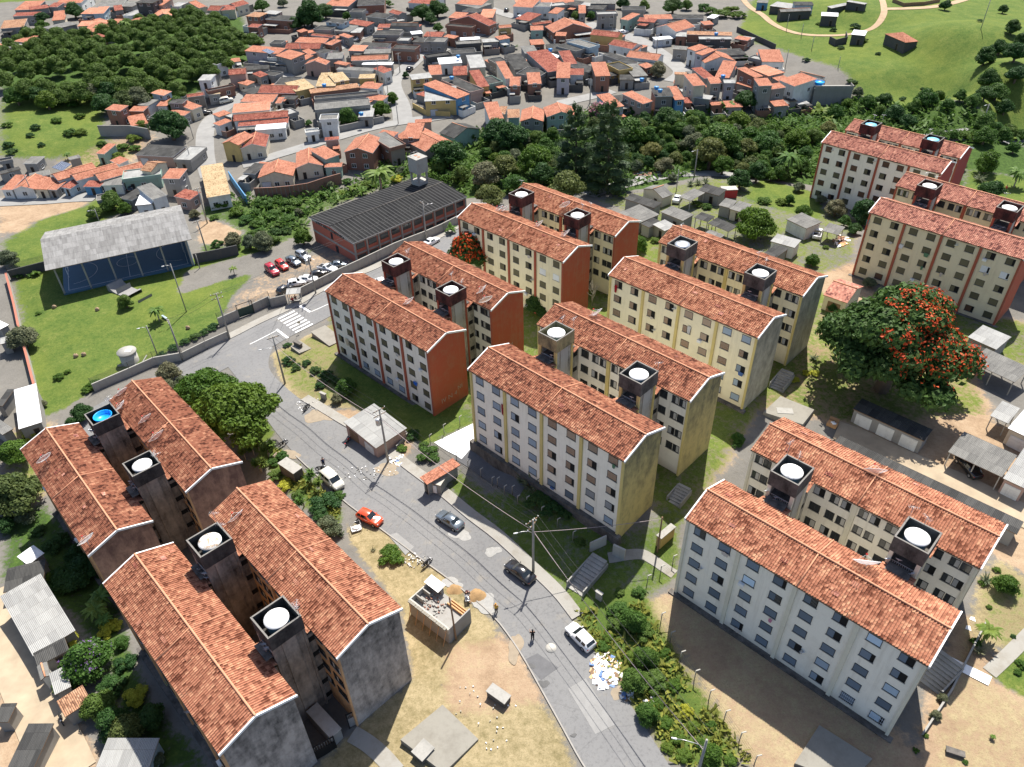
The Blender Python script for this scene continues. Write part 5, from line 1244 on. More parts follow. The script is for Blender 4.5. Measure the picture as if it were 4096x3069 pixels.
# ------------------------------------------------------------------ sheds, garages, carports
SHEDS = """
20 1145 1517 1310 1574 1415 1547 3 y g wc shed|grey corrugated shed with pale block walls beside the lane
20 1000 1597 1240 1657 1302 1614 2.6 f d wg shed|low dark flat roofed shed in front of the pale block shed
20 1435 1580 1530 1612 1607 1542 2.6 f g - carport|brown grey carport on thin posts with a white car under it
21 945 207 1105 287 1252 197 2.8 f g wg shed|wide pale grey roofed garage row near the red end wall
21 1290 197 1470 264 1568 217 3 f g wg shed|grey walled garage with two sheets of pale roofing
21 1130 292 1200 322 1262 257 2.6 f d wg shed|dark patched shed roof squeezed behind the scarlet walled block
21 1225 297 1322 347 1412 302 2.6 f l wg shed|small shed with half pale and half grey roof sheets
21 1560 242 1670 277 1737 239 2.6 f d - carport|small dark carport with four posts on sandy ground
21 1665 287 1837 352 1917 314 2.6 f d - carport|long dark carport beside the dense green tree
21 1635 372 1757 412 1805 382 2.4 f g wg shed|low grey shed with a little chimney pipe near the carports
21 1755 142 1850 167 1930 122 2.6 f g wg shed|grey shed with overlapping sheets above the carports
21 1842 172 1950 202 2062 152 2.6 f g wc shed|grey roofed shed partly under the dense green tree
20 1590 1527 1760 1572 1820 1532 2.8 f d wg shed|dark flat roofed hut beside the red kiosk
31 300 252 462 332 537 264 2.8 f g ww garage|white garage with corrugated grey roof beside the parked police truck
31 585 347 715 380 765 324 2.6 f g - carport|grey carport with timber stacked beneath it
31 172 432 367 482 462 439 2.8 f l ww shed|white walled shed with rusty and white roof sheets
31 100 540 200 575 252 487 2.4 f d wg shed|dark low lean-to below the rusty roofed shed
31 597 862 790 930 975 832 3 x tile_pink wc house|small cream house with pinkish tiled roof beside the large scarlet tree
31 1772 1397 2135 1567 2215 1445 2.8 f g - carport|long grey open garage with posts right of the scarlet tree
31 1757 1202 1987 1302 2062 1192 2.8 f l wg garage|pale roofed garage behind the long open garage
32 837 262 1407 532 1480 442 2.7 f d wg garage|dark roofed garage row with white and teal doors under the scarlet tree
32 2209 1180 740 470 665 560 2.5 f d wg garage|long dark strip roofed garage row behind the nearest block
32 1602 612 2032 822 2132 632 2.8 f g - carport|grey open garage with a black car inside
32 2042 827 2230 920 2330 640 2.8 f l wp garage|pale roofed garage with a pink wall at the right edge
32 1937 327 2082 392 2142 272 2.6 f l - carport|bleached sheet roof shelter beside the white metal roof
32 2082 422 2300 530 2330 340 3 f w wc garage|bright white metal roofed garage at the right edge
02 150 437 337 377 262 102 3 f w wg shed|white painted slab roof beside the lawn wall
02 20 482 107 432 72 182 2.6 f g wg shed|torn grey roof at the left edge next to the white slab
02 -40 250 20 250 10 120 2.6 f d wg shed|dark roof scrap at the left edge above the green tree
03 265 767 597 542 342 182 2.6 f l wg shed|long pale corrugated shed along the sandy lane
03 300 850 545 700 530 602 2.5 f d wg shed|dark corrugated strip next to the pale shed
03 440 1078 565 1002 490 890 2.6 f l wg shed|small light sheet roof beside the purple flowering tree
03 520 1257 725 1112 670 1002 2.5 f b wg shed|brown corrugated roof under the purple flowering tree
03 20 250 345 172 262 22 2.4 f d wg shed|brown dark roof covered in leaf litter left of the end wall
03 770 1660 1190 1650 900 1432 2.6 f l wb shed|blue white corrugated roof at the bottom edge
03 325 960 407 912 370 837 2.6 y g ww shed|tiny gabled kiosk roof beside the sandy lane
03 -60 1300 60 1290 10 1170 2.4 f d wg shed|dark corrugated roof at the left edge below the sandy lane
03 60 1660 265 1650 125 1340 2.4 f d wg shed|dark corrugated roof in the lower left corner
02 220 1522 357 1432 300 1352 2.6 f w wg shed|small white metal roof half in shadow left of the brown end wall
01 0 1142 72 1102 42 977 2.6 f w wg shed|small white roof at the left edge beside the lawn wall
01 0 1262 77 1242 62 1192 2.6 f l wg shed|narrow pale roof at the left edge beside the grey bush
30 255 97 507 72 497 47 3.4 x g wd shed|long barn with grey roof on the meadow
30 165 47 342 57 337 17 3 f l wd shed|pale roofed barn above the long meadow barn
30 670 37 810 37 802 12 4 s l wd shed|tall dark shack with pale roof on the meadow
30 580 127 717 132 692 102 3.6 s w wd shed|dark shack with white roof in the middle of the meadow
30 820 277 932 282 902 250 3.4 s w wd shed|small dark shack with white roof beside the dirt track
30 780 12 932 22 922 2 3.2 f l wd shed|ragged roofed shack at the top edge of the meadow
30 1090 272 1275 277 1215 232 3.4 h o wd shed|dark hut with hipped orange roof beside the dirt track
30 60 20 150 18 150 0 3 f g wB shed|blue walled barn at the top of the meadow
30 365 40 525 25 520 -5 4 f d wb shed|grey blue barn at the top edge of the meadow
20 1660 140 1720 150 1730 120 2.6 f w wg shed|white scrap roof beside the meadow track
12 750 380 1007 567 1255 400 2.9 f l wp kiosk|pink walled bar kiosk with pale corrugated roof at the roadside
11 287 862 402 848 408 815 2.7 f l - bus_shelter|corrugated bus shelter against the school wall with people waiting
11 500 330 560 350 600 340 2.4 f g wg shed|"""
for ln in SHEDS.strip().splitlines():
    d, lab = ln.split('|')
    if not lab: continue
    p = d.split(); c = p[0]; r = [float(q) for q in p[1:7]]; h = float(p[7]); form, rf, wl, nm = p[8:12]
    ctr, W, D, rz, zb = rect(c, r, h); W, D = min(W, 70), min(D, 14)
    E = empty(nm, (ctr[0], ctr[1], zb), rz); tag(E, lab, nm.replace('_', ' '), None)
    rise = {'f': .05 * D, 's': .12 * D, 'x': .34 * D / 2, 'y': .34 * W / 2, 'h': .3 * W / 2}[form]
    if wl == '-':
        rm = MB(); roof_mesh(rm, W, D, rise, form, 0, h, .06); rm.build('roof', [M[rf], M['wood']], E)
        nx = max(2, int(W / 3) + 1)
        for i in range(nx):
            for s in (-1, 1):
                x = -W / 2 + .25 + (W - .5) * i / (nx - 1); pm = MB(); pm.box(x - .07, x + .07, s * (D / 2 - .25) - .07, s * (D / 2 - .25) + .07, -1, h + (rise * (1 if s > 0 else 0)) - .12); pm.build('post', [M['conc_pale']], E)
        if nm == 'bus_shelter':
            bm_ = MB(); bm_.box(-W / 2 + .4, W / 2 - .4, -.2, .2, .42, .5); bm_.box(-W / 2 + .5, -W / 2 + .62, -.15, .15, -.4, .42); bm_.box(W / 2 - .62, W / 2 - .5, -.15, .15, -.4, .42); bm_.build('bench', [M['conc']], E)
        elif W > 8:
            bw = MB(); bw.box(-W / 2 + .2, W / 2 - .2, D / 2 - .4, D / 2 - .28, -1, h - .1); bw.build('back_wall', [M['wg']], E)
    else:
        x, y = house_parts(E, W, D, h, form, rise, M[rf], M[wl], R, ov=.2, below=2.5, trim=False)
        if nm in ('garage', 'kiosk') or c == '31':
            n = max(1, int(W / 2.9)); cols = ['ww', 'ww', 'wm', 'ww', 'wg'] if nm == 'garage' else ['wood', 'ww']
            for i in range(n):
                px = -x + (i + .5) * 2 * x / n; gm = MB(); hwid = min(1.15, x / n * .8); gm.box(px - hwid, px + hwid, -y - .06, -y - .003, 0, 2.1)
                for q in range(4): gm.box(px - hwid + .06, px + hwid - .06, -y - .085, -y - .061, .08 + q * .5, .5 + q * .5)
                gm.build('door', [M[cols[(i * 3) % len(cols)]]], E)
        elif W > 3: link('door', hwin('door'), E, (x * .3, -y, 0))
# ------------------------------------------------------------------ walls and fences
def wallrun(name, c, pts, h, th, mat, label, cat='wall', cap=None, net=0.0, base=0.0):
    P = [at(c, x, y, 0)[:2] for x, y in pts]; mid = np.mean(P, axis=0); z0 = gz(*mid)
    E = empty(name, (mid[0], mid[1], z0)); tag(E, label, cat); w = MB(); cp = MB(); nt = MB(); ps = []
    for a, b in zip(P[:-1], P[1:]):
        L = np.linalg.norm(b - a); n = max(1, int(L / 4)); t = (b - a) / L; q = np.array([-t[1], t[0]]) * th / 2
        for i in range(n):
            s, e = a + (b - a) * i / n - mid, a + (b - a) * (i + 1) / n - mid; zs, ze = gz(*(s + mid)) - z0 + base, gz(*(e + mid)) - z0 + base
            V = [(*(s - q), zs - 1), (*(e - q), ze - 1), (*(e + q), ze - 1), (*(s + q), zs - 1), (*(s - q), zs + h), (*(e - q), ze + h), (*(e + q), ze + h), (*(s + q), zs + h)]
            w.mesh(V, [(0, 1, 5, 4), (2, 3, 7, 6), (4, 5, 6, 7), (1, 2, 6, 5), (3, 0, 4, 7)])
            if cap:
                q2 = q * 1.35; cp.mesh([(*(s - q2), zs + h + .003), (*(e - q2), ze + h + .003), (*(e + q2), ze + h + .003), (*(s + q2), zs + h + .003), (*(s - q2), zs + h + .08), (*(e - q2), ze + h + .08), (*(e + q2), ze + h + .08), (*(s + q2), zs + h + .08)], [(0, 1, 5, 4), (2, 3, 7, 6), (4, 5, 6, 7)])
            if net:
                nt.face([(*s, zs + h), (*e, ze + h), (*e, ze + h + net), (*s, zs + h + net)]); ps.append((*s, zs + h))
    w.build('wall_run', [M[mat]], E)
    if cap: cp.build('coping', [M[cap]], E)
    if net:
        nt.build('wire_netting', [M['net']], E)
        for p in ps:
            m = MB(); m.tube([p, (p[0], p[1], p[2] + net)], .04, 0, 5); m.build('post', [M['blackmetal']], E)
    return E
WALLS = (('wall', '01', [(760, 1640), (1060, 1510), (1250, 1425), (1480, 1385), (1840, 1215)], 1.7, .25, 'conc_pale', 'grey wall between the lawn and the side road', None, 1.3),
    ('wall', '01', [(1765, 1120), (1925, 1050)], 2.0, .25, 'conc', 'short grey wall left of the dark green gate', None, 1.2),
    ('wall', '11', [(15, 1010), (165, 940), (175, 960), (300, 930)], 2.0, .25, 'conc', 'stepped grey wall right of the dark green gate', None, 1.2),
    ('wall', '11', [(400, 885), (690, 740), (1040, 575), (1660, 300), (1800, 240)], 2.1, .25, 'conc', 'long grey wall in front of the school and its car park', None, 0),
    ('wall', '01', [(75, 750), (175, 1160), (320, 1700)], 1.9, .3, 'conc_pale', 'long pale wall with rusty top along the left of the lawn', 'r', 0),
    ('wall', '01', [(90, 740), (400, 660)], 2.2, .25, 'wd', 'blackened wall left of the sports hall', None, 1.5),
    ('wall', '01', [(1570, 610), (1760, 575), (1920, 540)], 2.4, .25, 'wd', 'blackened wall right of the sports hall', None, 0),
    ('wall', '00', [(810, 1095), (1065, 1095), (1215, 1120)], 3.2, .25, 'wg', 'grey block wall below the brick house', None, 0),
    ('wall', '10', [(50, 1600), (480, 1560), (740, 1480)], 3.0, .25, 'wk', 'brick retaining wall under the row of orange houses', None, 0),
    ('wall', '10', [(480, 1120), (800, 1050), (1080, 985)], 2.0, .25, 'wg', 'grey curved wall along the street behind the orange roofs', None, 0),
    ('wall', '10', [(1310, 870), (1420, 930), (1610, 940)], 1.6, .25, 'wy', 'yellow curved wall in front of the corner bar', None, .8),
    ('wall', '22', [(720, 1420), (850, 1360)], 1.7, .22, 'conc_pale', 'pale wall stub left of the steps to the yellow block', None, 0),
    ('wall', '22', [(905, 1440), (1000, 1485)], 1.9, .3, 'conc_pale', 'pale wall stub right of the steps with a small plaque', None, 0),
    ('wall', '33', [(1390, 1400), (1620, 1050), (1800, 690), (1900, 500)], .6, .2, 'conc', 'low garden wall beside the nearest end wall', None, 0),
    ('wall', '00', [(1850, 1440), (1890, 1500), (1990, 1640)], 2.2, .25, 'wB', 'blue painted wall beside the white ramp', None, 0),
    ('wall', '20', [(1900, 255), (2060, 330), (2210, 400)], 1.8, .2, 'wd', 'dark wall between the houses and the meadow', None, 0),
    ('wall', '30', [(640, 345), (690, 372), (780, 350), (770, 305)], 2.2, .2, 'wd', 'roofless dark block walls beside the dirt track', None, 0),
    ('fence', '30', [(1150, 20), (1240, 55), (1400, 45), (1530, 20)], 1.3, .15, 'wood', 'dark fence around the red earth yard on the meadow', None, 0))
for nm, c, pts, h, th, mt, lab, cap, net in WALLS: wallrun(nm, c, pts, h, th, mt, lab, nm, cap, net)
def gate(c, a, b, h, label, mat):
    A, B = at(c, *a), at(c, *b); d = B - A; L = np.linalg.norm(d[:2]); E = empty('gate', A, math.atan2(d[1], d[0])); tag(E, label, 'gate'); n = 9
    m = MB(); m.box(0, L, -.04, .04, .15, h, 0); m.build('gate_leaf', [mat], E)
    f = MB(); f.box(-.12, -.003, -.1, .1, -.5, h + 1.0); f.box(L + .003, L + .12, -.1, .1, -.5, h + 1.0); f.box(0, L, -.06, .06, h + .9, h + 1.0); f.build('gate_frame', [M['blackmetal']], E)
    for k in range(n): s = MB(); x = L * (k + .5) / n; s.tube([(x, 0, h), (x, 0, h + .9)], .02, 0, 4); s.build('bar', [M['metal']], E)
gate('01', (1925, 1050), (2040, 1005), 2.0, 'dark green sheet metal gate in the lawn wall', flat('gate_green', (.03, .06, .05), .5))
def posts(c, pts, n, h, label, lean=.35, name='fence'):
    P = [at(c, x, y)[:2] for x, y in pts]; d = np.r_[0, np.cumsum([np.linalg.norm(b - a) for a, b in zip(P[:-1], P[1:])])]
    E = empty(name, (P[0][0], P[0][1], gz(*P[0]))); tag(E, label, 'fence'); tops = []
    for k in range(n):
        s = d[-1] * k / (n - 1); i = min(int(np.searchsorted(d, s, 'right')) - 1, len(P) - 2); t = (s - d[i]) / (d[i + 1] - d[i]); p = P[i] * (1 - t) + P[i + 1] * t
        q = np.array([p[0], p[1], gz(*p)]) - np.array([P[0][0], P[0][1], gz(*P[0])]); m = MB(); m.tube([(q[0], q[1], q[2] - .5), (q[0], q[1], q[2] + h), (q[0] + lean, q[1] - lean * .3, q[2] + h + .4)], .075, 0, 5); m.build('post', [M['conc_pale']], E); tops.append(q)
    w = MB()
    for a, b in zip(tops[:-1], tops[1:]):
        for z in (.4, .9, 1.4, 1.9): w.tube([(a[0], a[1], a[2] + z * h / 2), (b[0], b[1], b[2] + z * h / 2)], .008, 0, 3, False)
    w.build('wire', [M['blackmetal']], E)
posts('23', [(1290, 500), (1440, 800), (1560, 960), (1670, 1110), (1790, 1270), (1910, 1440), (2040, 1640)], 8, 1.9, 'concrete post and wire fence between the scrub and the bare yard')
posts('22', [(-20, 900), (150, 1000), (380, 1170), (490, 1250), (610, 1350), (720, 1420)], 7, 1.7, 'concrete post and wire fence in front of the white facade')
posts('23', [(1180, 190), (1290, 110), (1400, 20), (1460, -60)], 4, 1.7, 'concrete post and wire fence at the corner of the nearest block')
posts('12', [(1450, 560), (1570, 470), (1710, 400), (1800, 340)], 4, 1.9, 'concrete post fence above the tiled terrace')
posts('12', [(1660, 690), (1730, 740), (1830, 800), (1930, 880), (2030, 950), (2150, 1040)], 6, 1.6, 'white post fence below the paved yard')
# ------------------------------------------------------------------ steps
def steps(c, a, b, w, n, rise, label, name='steps', z0=None):
    A, B = at(c, *a), at(c, *b); d = (B - A)[:2]; L = np.linalg.norm(d); E = empty(name, A, math.atan2(d[1], d[0])); tag(E, label, 'steps'); m = MB()
    for k in range(n): m.box(L * k / n, L * (k + 1) / n + .001, -w / 2 + .001 * k, w / 2 - .001 * k, -1, .1 + rise * k / n)
    m.build('flight', [M['conc']], E)
    for s in (-1, 1): r = MB(); r.box(0, L, s * (w / 2 + .1) - .08, s * (w / 2 + .1) + .08, -1, .3 + rise * .5); r.build('side_wall', [M['conc']], E)
steps('23', (600, 250), (800, 10), 2.2, 10, 1.6, 'concrete steps rising from the road to the yellow cornered block')
steps('22', (1390, 1040), (1480, 930), 1.8, 7, 1.2, 'dark concrete steps beside the stained yellow end wall')
steps('32', (215, 120), (300, 20), 2.0, 8, 1.4, 'shaded concrete steps beside the grey end wall')
steps('33', (1430, 1010), (1600, 830), 2.6, 9, 1.4, 'dark concrete steps beside the nearest end wall')
steps('12', (1140, 590), (1230, 480), 1.6, 8, 1.2, 'narrow steps beside the pink kiosk')
# ------------------------------------------------------------------ school, water tower, sports hall
def world_block(A, B, C_): pass
ctr, W, D, rz, zb = rect('11', (468, 240, 822, 422, 1785, 25), 6.0)
E = empty('school', (ctr[0], ctr[1], zb), rz); tag(E, 'long red school hall with black ribbed roof and lettering on its end wall', 'school')
brickred = plaster('school_red', (.40, .13, .09), dirt=(.2, .1, .08), amt=.3, streak=.3)
house_parts(E, W, D, 6.0, 'y', .9, M['school'], brickred, R, ov=.45, below=2, trim=True, cap='conc_dark')
x, y = W / 2 - .45, D / 2 - .45
for z in (2.9, 5.5):
    b = MB(); b.box(-x, x, -y - .05, -y - .003, z - .25, z + .25); b.build('concrete_band', [M['conc']], E)
    b = MB(); b.box(x + .003, x + .06, -y, y, z - .2, z + .2); b.build('concrete_band', [M['conc']], E)
for k in range(11):
    yy = -y + 2 * y * k / 10; b = MB(); b.box(x + .0, x + .35, yy - .15, yy + .15, -2, 5.9); b.build('column', [M['conc']], E)
    if k < 10:
        for z in (1.2, 3.9): b = MB(); b.box(x + .003, x + .08, yy + .5, yy + 2 * y / 10 - .5, z, z + 1.3); b.build('window', [M['glass']], E)
for px, z, w_, h_ in ((-x * .05, 3.4, .7, 1.6), (x * .12, 0, 1.0, 2.3)):
    b = MB(); b.box(px - w_ / 2, px + w_ / 2, -y - .08, -y - .004, z, z + h_); b.build('window' if z else 'door', [M['glass']], E)
def text(name, body, size, mat, parent, loc, rot, ext=.015, thick=0.0, scale=(1, 1, 1), center=False):
    c = bpy.data.curves.new(name, 'FONT'); c.body = body; c.size = size; c.extrude = ext; c.offset = thick
    if center: c.align_x = 'CENTER'
    tmp = bpy.data.objects.new(name, c); me = bpy.data.meshes.new_from_object(tmp); bpy.data.objects.remove(tmp); me.materials.clear(); me.materials.append(mat)
    o = link(name, me, parent, loc); o.rotation_euler = rot; o.scale = scale; return o
text('lettering', 'EE PROFª MARIA DE LOURDES VIEIRA', .95, M['black'], E, (-x * .1, -y - .07, 5.25), (math.pi / 2, 0, 0), .02, 0, (.72, .9, 1), True)
def tower():
    p = at('10', 1372, 1545, 4.0); z0 = gz(p[0], p[1]); E = empty('water_tower', (p[0], p[1], z0), rz); tag(E, 'square concrete water tower rising through the black school roof', 'water tower')
    top = 12.9
    for lo in (8.5,):
        b = MB(); b.box(-1.7, 1.7, -1.6, 1.6, 9.4, top); b.build('tank', [M['conc_pale']], E)
    b = MB(); b.box(-1.5, 1.5, -1.4, 1.4, 0, 7.2); b.build('shaft', [M['conc_pale']], E)
    for sx in (-1, 1):
        for sy in (-1, 1): b = MB(); b.box(sx * 1.35 - .2, sx * 1.35 + .2, sy * 1.25 - .2, sy * 1.25 + .2, 7.2, 9.4); b.build('leg', [M['conc']], E)
    b = MB(); b.box(-1.8, 1.8, -1.7, 1.7, top + .003, top + .12); b.box(-.9, -.3, -.3, .3, top + .121, top + .2, 1); b.box(.3, .9, -.3, .3, top + .121, top + .2, 1); b.build('roof_slab', [M['conc'], M['o']], E)
    b = MB(); b.tube([(-1.2, 1, top), (-1.2, 1, top + .9)], .03, 0, 4); b.tube([(-1.2, -1, top), (-1.2, -1, top + .9)], .03, 0, 4); b.tube([(-1.2, -1, top + .85), (-1.2, 1, top + .85)], .03, 0, 4); b.build('guard_rail', [M['metal']], E)
tower()
A, B = at('01', 518, 868), at('01', 1558, 628)
u = (B - A)[:2]; Lg = np.linalg.norm(u); u /= Lg; v = np.array([-u[1], u[0]]); rzg = math.atan2(u[1], u[0]); Dg = 17.0; hg = 6.6
c0 = (A + B)[:2] / 2 + v * Dg / 2; zg = max(gz(*(c0 + u * a + v * b_)) for a in (-Lg / 2, 0, Lg / 2) for b_ in (-Dg / 2, 0, Dg / 2))
E = empty('sports_hall', (c0[0], c0[1], zg), rzg); tag(E, 'open sided sports hall with grey corrugated roof over a dark blue court', 'sports hall')
r = MB(); roof_mesh(r, Lg + 2.4, Dg + 2.4, 2.6, 'x', 0, hg, .1); r.build('roof', [M['gymroof'], M['wood']], E)
f = MB(); f.box(-Lg / 2, Lg / 2, -Dg / 2, Dg / 2, -1, .12); f.build('court_floor', [flat('court_blue', (.05, .12, .19), .6, var=.12, sc=.6)], E)
k_ = MB()
for a, b_ in ((-Lg / 2 + 1, Lg / 2 - 1),):
    for yy in (-Dg / 2 + 1, Dg / 2 - 1): k_.box(a, b_, yy - .04, yy + .04, .121, .126)
    for xx in (a, 0, b_ - .08): k_.box(xx, xx + .08, -Dg / 2 + 1.04, Dg / 2 - 1.04, .121, .126)
for cx, rr, n0 in ((0, 2.2, 36), (-Lg / 2 + 2, 5, 36), (Lg / 2 - 2, 5, 36)):
    for i in range(n0):
        a0, a1 = 2 * math.pi * i / n0, 2 * math.pi * (i + 1) / n0
        if abs(cx) > 1 and math.cos((a0 + a1) / 2) * cx > 0: continue
        k_.face([(cx + (rr + q) * math.cos(t_), (rr + q) * math.sin(t_), .127) for t_, q in ((a0, -.04), (a1, -.04), (a1, .04), (a0, .04))])
k_.build('court_marking', [M['white_line']], E)
b = MB(); b.box(Lg / 2 + .003, Lg / 2 + .2, -Dg / 2, Dg / 2, -1, hg - .1); b.build('end_wall', [M['wb']], E)
b = MB(); b.box(-Lg / 2, Lg / 2, Dg / 2 + .003, Dg / 2 + .2, -1, 2.0); b.build('back_wall', [M['wB']], E)
for i in range(6):
    for s in (-1, 1):
        xx = -Lg / 2 + .2 + (Lg - .4) * i / 5; b = MB(); b.box(xx - .16, xx + .16, s * (Dg / 2 - .2) - .2, s * (Dg / 2 - .2) + .2, -.5, hg); b.build('column', [M['conc']], E)
    xx = -Lg / 2 + .2 + (Lg - .4) * i / 5; b = MB(); b.tube([(xx, -Dg / 2, hg - .15), (xx, 0, hg + 2.2), (xx, Dg / 2, hg - .15)], .09, 0, 5); b.tube([(xx, -Dg / 2, hg - .2), (xx, Dg / 2, hg - .2)], .07, 0, 5); b.build('truss', [M['metal']], E)
for s in (-1, 1):
    g = MB(); xx = s * (Lg / 2 - 1.2)
    for yy in (-1.5, 1.5): g.tube([(xx, yy, .1), (xx, yy, 2.1)], .05, 0, 5)
    g.tube([(xx, -1.5, 2.1), (xx, 1.5, 2.1)], .05, 0, 5); g.build('goal', [M['whitewash']], E)
# ------------------------------------------------------------------ entrance gate with tiled canopy, meter hut, unfinished hut, small masonry
ctr, W, D, rz, zb = rect('12', (1362, 822, 1422, 876, 1632, 640), 2.9)
E = empty('entrance_gate', (ctr[0], ctr[1], zb), rz); tag(E, 'narrow bright orange tiled canopy over the pedestrian entrance', 'gate')
house_parts(E, W, D, 2.9, 's', .15, M['o'], M['conc'], R, ov=.35, below=1)
b = MB(); b.box(-W / 2 + .7, W / 2 - .7, -D / 2 + .25, -D / 2 + .33, 0, 2.1); b.build('door', [M['blackmetal']], E)
ctr, W, D, rz, zb = rect('12', (1450, 872, 1530, 890, 1612, 835), 2.0)
E = empty('meter_hut', (ctr[0], ctr[1], zb), rz); tag(E, 'small bare concrete hut in front of the orange tiled canopy', 'hut')
house_parts(E, W, D, 2.1, 'f', .05, M['conc_pale'], M['conc'], R, ov=.08, below=1); b = MB(); b.box(-W * .3, W * .05, -D / 2 - .02, -D / 2 + .06, .3, 1.7); b.build('hatch', [M['whitewash']], E)
ctr, W, D, rz, zb = rect('13', (1272, 312, 1590, 552, 1797, 395), 2.9)
E = empty('unfinished_hut', (ctr[0], ctr[1], zb), rz); tag(E, 'unfinished block hut with open rubble filled top and wooden props', 'building site')
b = MB(); x, y = W / 2, D / 2; b.box(-x, x, -y, y, -1.5, 2.1); b.build('base', [M['wg']], E)
for nm, q, mt in (('parapet', (-x, x, -y, -y + .3), M['conc_pale']), ('parapet', (x - .16, x, -y + .301, y), M['wg']), ('parapet', (-x, -x + .16, -y + .301, y), M['conc_pale'])):
    b = MB(); b.box(*q, 2.101, 2.95); b.build(nm, [mt], E)
for i in range(2): b = MB(); yy = -y + (i + 1) * .30 * 2 * y; b.box(-x + .161, -x + 1.4, yy - .07, yy + .07, 2.101, 2.9); b.build('partition', [M['conc']], E)
b = MB(); b.box(-x + .3, -x + .6, y - .4, y - .16, 2.1, 3.4); b.box(-x + 2.0, -x + 2.2, y - .4, y - .16, 2.1, 3.3); b.box(-x + .3, -x + 2.2, y - .159, y, 2.1, 3.2); b.build('rear_wall', [M['wg']], E)
b = MB(); b.mesh([(-x - .1, y - 1.0, 3.42), (-x + 2.3, y - 1.0, 3.36), (-x + 2.3, y + .3, 3.5), (-x - .1, y + .3, 3.56)], [(0, 1, 2, 3)]); b.mesh([(-x - .1, y - 1.0, 3.38), (-x + 2.3, y - 1.0, 3.32), (-x + 2.3, y + .3, 3.46), (-x - .1, y + .3, 3.52)], [(3, 2, 1, 0)]); b.build('sheet_roof', [M['whitewash']], E)
b = MB()
for k in range(70): a, c_ = R.uniform(-x + .8, x * .2), R.uniform(-y + .5, y - .8); s = R.uniform(.06, .16); b.box(a - s, a + s, c_ - s * .6, c_ + s * .6, 2.1, 2.1 + s * R.uniform(.8, 2), R.choice([0, 0, 1]))
tag(b.build('rubble', [M['conc'], M['wk']], E), kind='stuff')
for k in range(16):
    b = MB(); wk = (2 * x - .4) / 16; xx = -x + .2 + (k + .5) * wk; b.box(xx - wk / 2 + .015, xx + wk / 2 - .015, -y - .32, -y + .05, 2.96, 3.12 + .02 * (k % 3)); 
    for q in (-.12, 0, .12): b.box(xx + q - .04, xx + q + .04, -y - .335, -y - .321, 2.98, 3.08, 1)
    b.build('hollow_block', [M['slabc'], M['black']], E)
    if k % 3 == 0: b = MB(); b.tube([(xx, -y - .9, -.6), (xx + .1, -y - .02, 2.7)], .04, 0, 5); b.build('prop', [M['planks']], E)
for k in range(3): b = MB(); b.box(x * .1, x * .95, y - .25 - k * .35, y - .1 - k * .35, 2.1 + k * .05, 2.4 + k * .05); b.build('plank', [M['planks']], E)
def boxthing(name, c, a, b_, depth, h, mat, label, cat, top=None, base=0.0, extra=None):
    A, B = at(c, *a), at(c, *b_); d = (B - A)[:2]; L = np.linalg.norm(d); E = empty(name, ((A + B) / 2)[:3], math.atan2(d[1], d[0])); tag(E, label, cat)
    m = MB(); m.box(-L / 2, L / 2, 0, depth, -.6, h); m.build('body', [M[mat]], E); t = MB(); t.box(-L / 2 - .08, L / 2 + .08, -.08, depth + .08, h + .003, h + .12); t.build('cover_slab', [M[top or mat]], E)
    return E
boxthing('manhole_house', '13', (1905, 1090), (2045, 1185), 1.1, 1.0, 'conc_dark', 'dark concrete box with stained top on the dry lot', 'utility box', 'conc')
boxthing('manhole_house', '13', (1310, 1570), (1390, 1640), 1.7, .9, 'conc_dark', 'low concrete box standing on the large concrete slab', 'utility box', 'conc')
boxthing('cistern', '11', (500, 1195), (640, 1280), 3.0, .5, 'wp', 'low square cistern with stained concrete top beside the red block', 'cistern', 'slabc')
boxthing('meter_box', '11', (358, 1285), (410, 1305), .5, 1.2, 'conc_dark', 'small dark meter box on a concrete pad beside the corner', 'utility box')
boxthing('meter_cabinet', '22', (1283, 1400), (1395, 1300), .7, 1.9, 'wy', 'long narrow yellow meter cabinet on the grass', 'utility box', 'conc')
boxthing('meter_post', '23', (765, 300), (810, 330), .3, 1.3, 'conc', 'grey concrete meter pillar on the grass beside the steps', 'utility box')
boxthing('meter_post', '12', (570, 190), (610, 205), .3, 1.2, 'conc', 'short concrete pillar on the verge above the kiosk', 'utility box')
boxthing('shelter_hut', '12', (250, 790), (370, 870), 1.6, 2.0, 'conc_dark', 'dark concrete gatehouse among the yuccas', 'hut', 'conc')
boxthing('cistern', '32', (225, 335), (345, 345), 1.2, .7, 'conc', 'small concrete box on the square slab near the scarlet tree', 'cistern')
boxthing('red_kiosk', '21', (1780, 90), (1900, 85), 2.0, 2.0, 'wr', 'small red kiosk with a pale top beside the grey lane', 'kiosk', 'conc_pale')
def slab(name, c, q, h, mat, label):
    P = [at(c, *p) for p in q]; z = max(p[2] for p in P); m = MB(); m.mesh([(*p[:2], z - 1) for p in P] + [(*p[:2], z + h) for p in P], [(4, 5, 6, 7), (0, 1, 5, 4), (1, 2, 6, 5), (2, 3, 7, 6), (3, 0, 4, 7)])
    tag(m.build(name, [M[mat]]), label, 'slab')
slab('concrete_slab', '13', [(1215, 1465), (1550, 1175), (1835, 1440), (1560, 1720)], .25, 'slabc', 'large square concrete slab on the dry lot')
slab('concrete_slab', '33', [(360, 1640), (560, 1330), (985, 1600), (800, 1800)], .3, 'slabc', 'concrete slab half in shadow at the bottom edge')
slab('concrete_slab', '32', [(110, 320), (250, 180), (515, 310), (420, 440)], .25, 'slabc', 'square concrete slab behind the nearest block')
slab('concrete_pad', '11', [(330, 1300), (400, 1245), (495, 1295), (400, 1345)], .06, 'slabc', 'small concrete pad under the dark meter box')
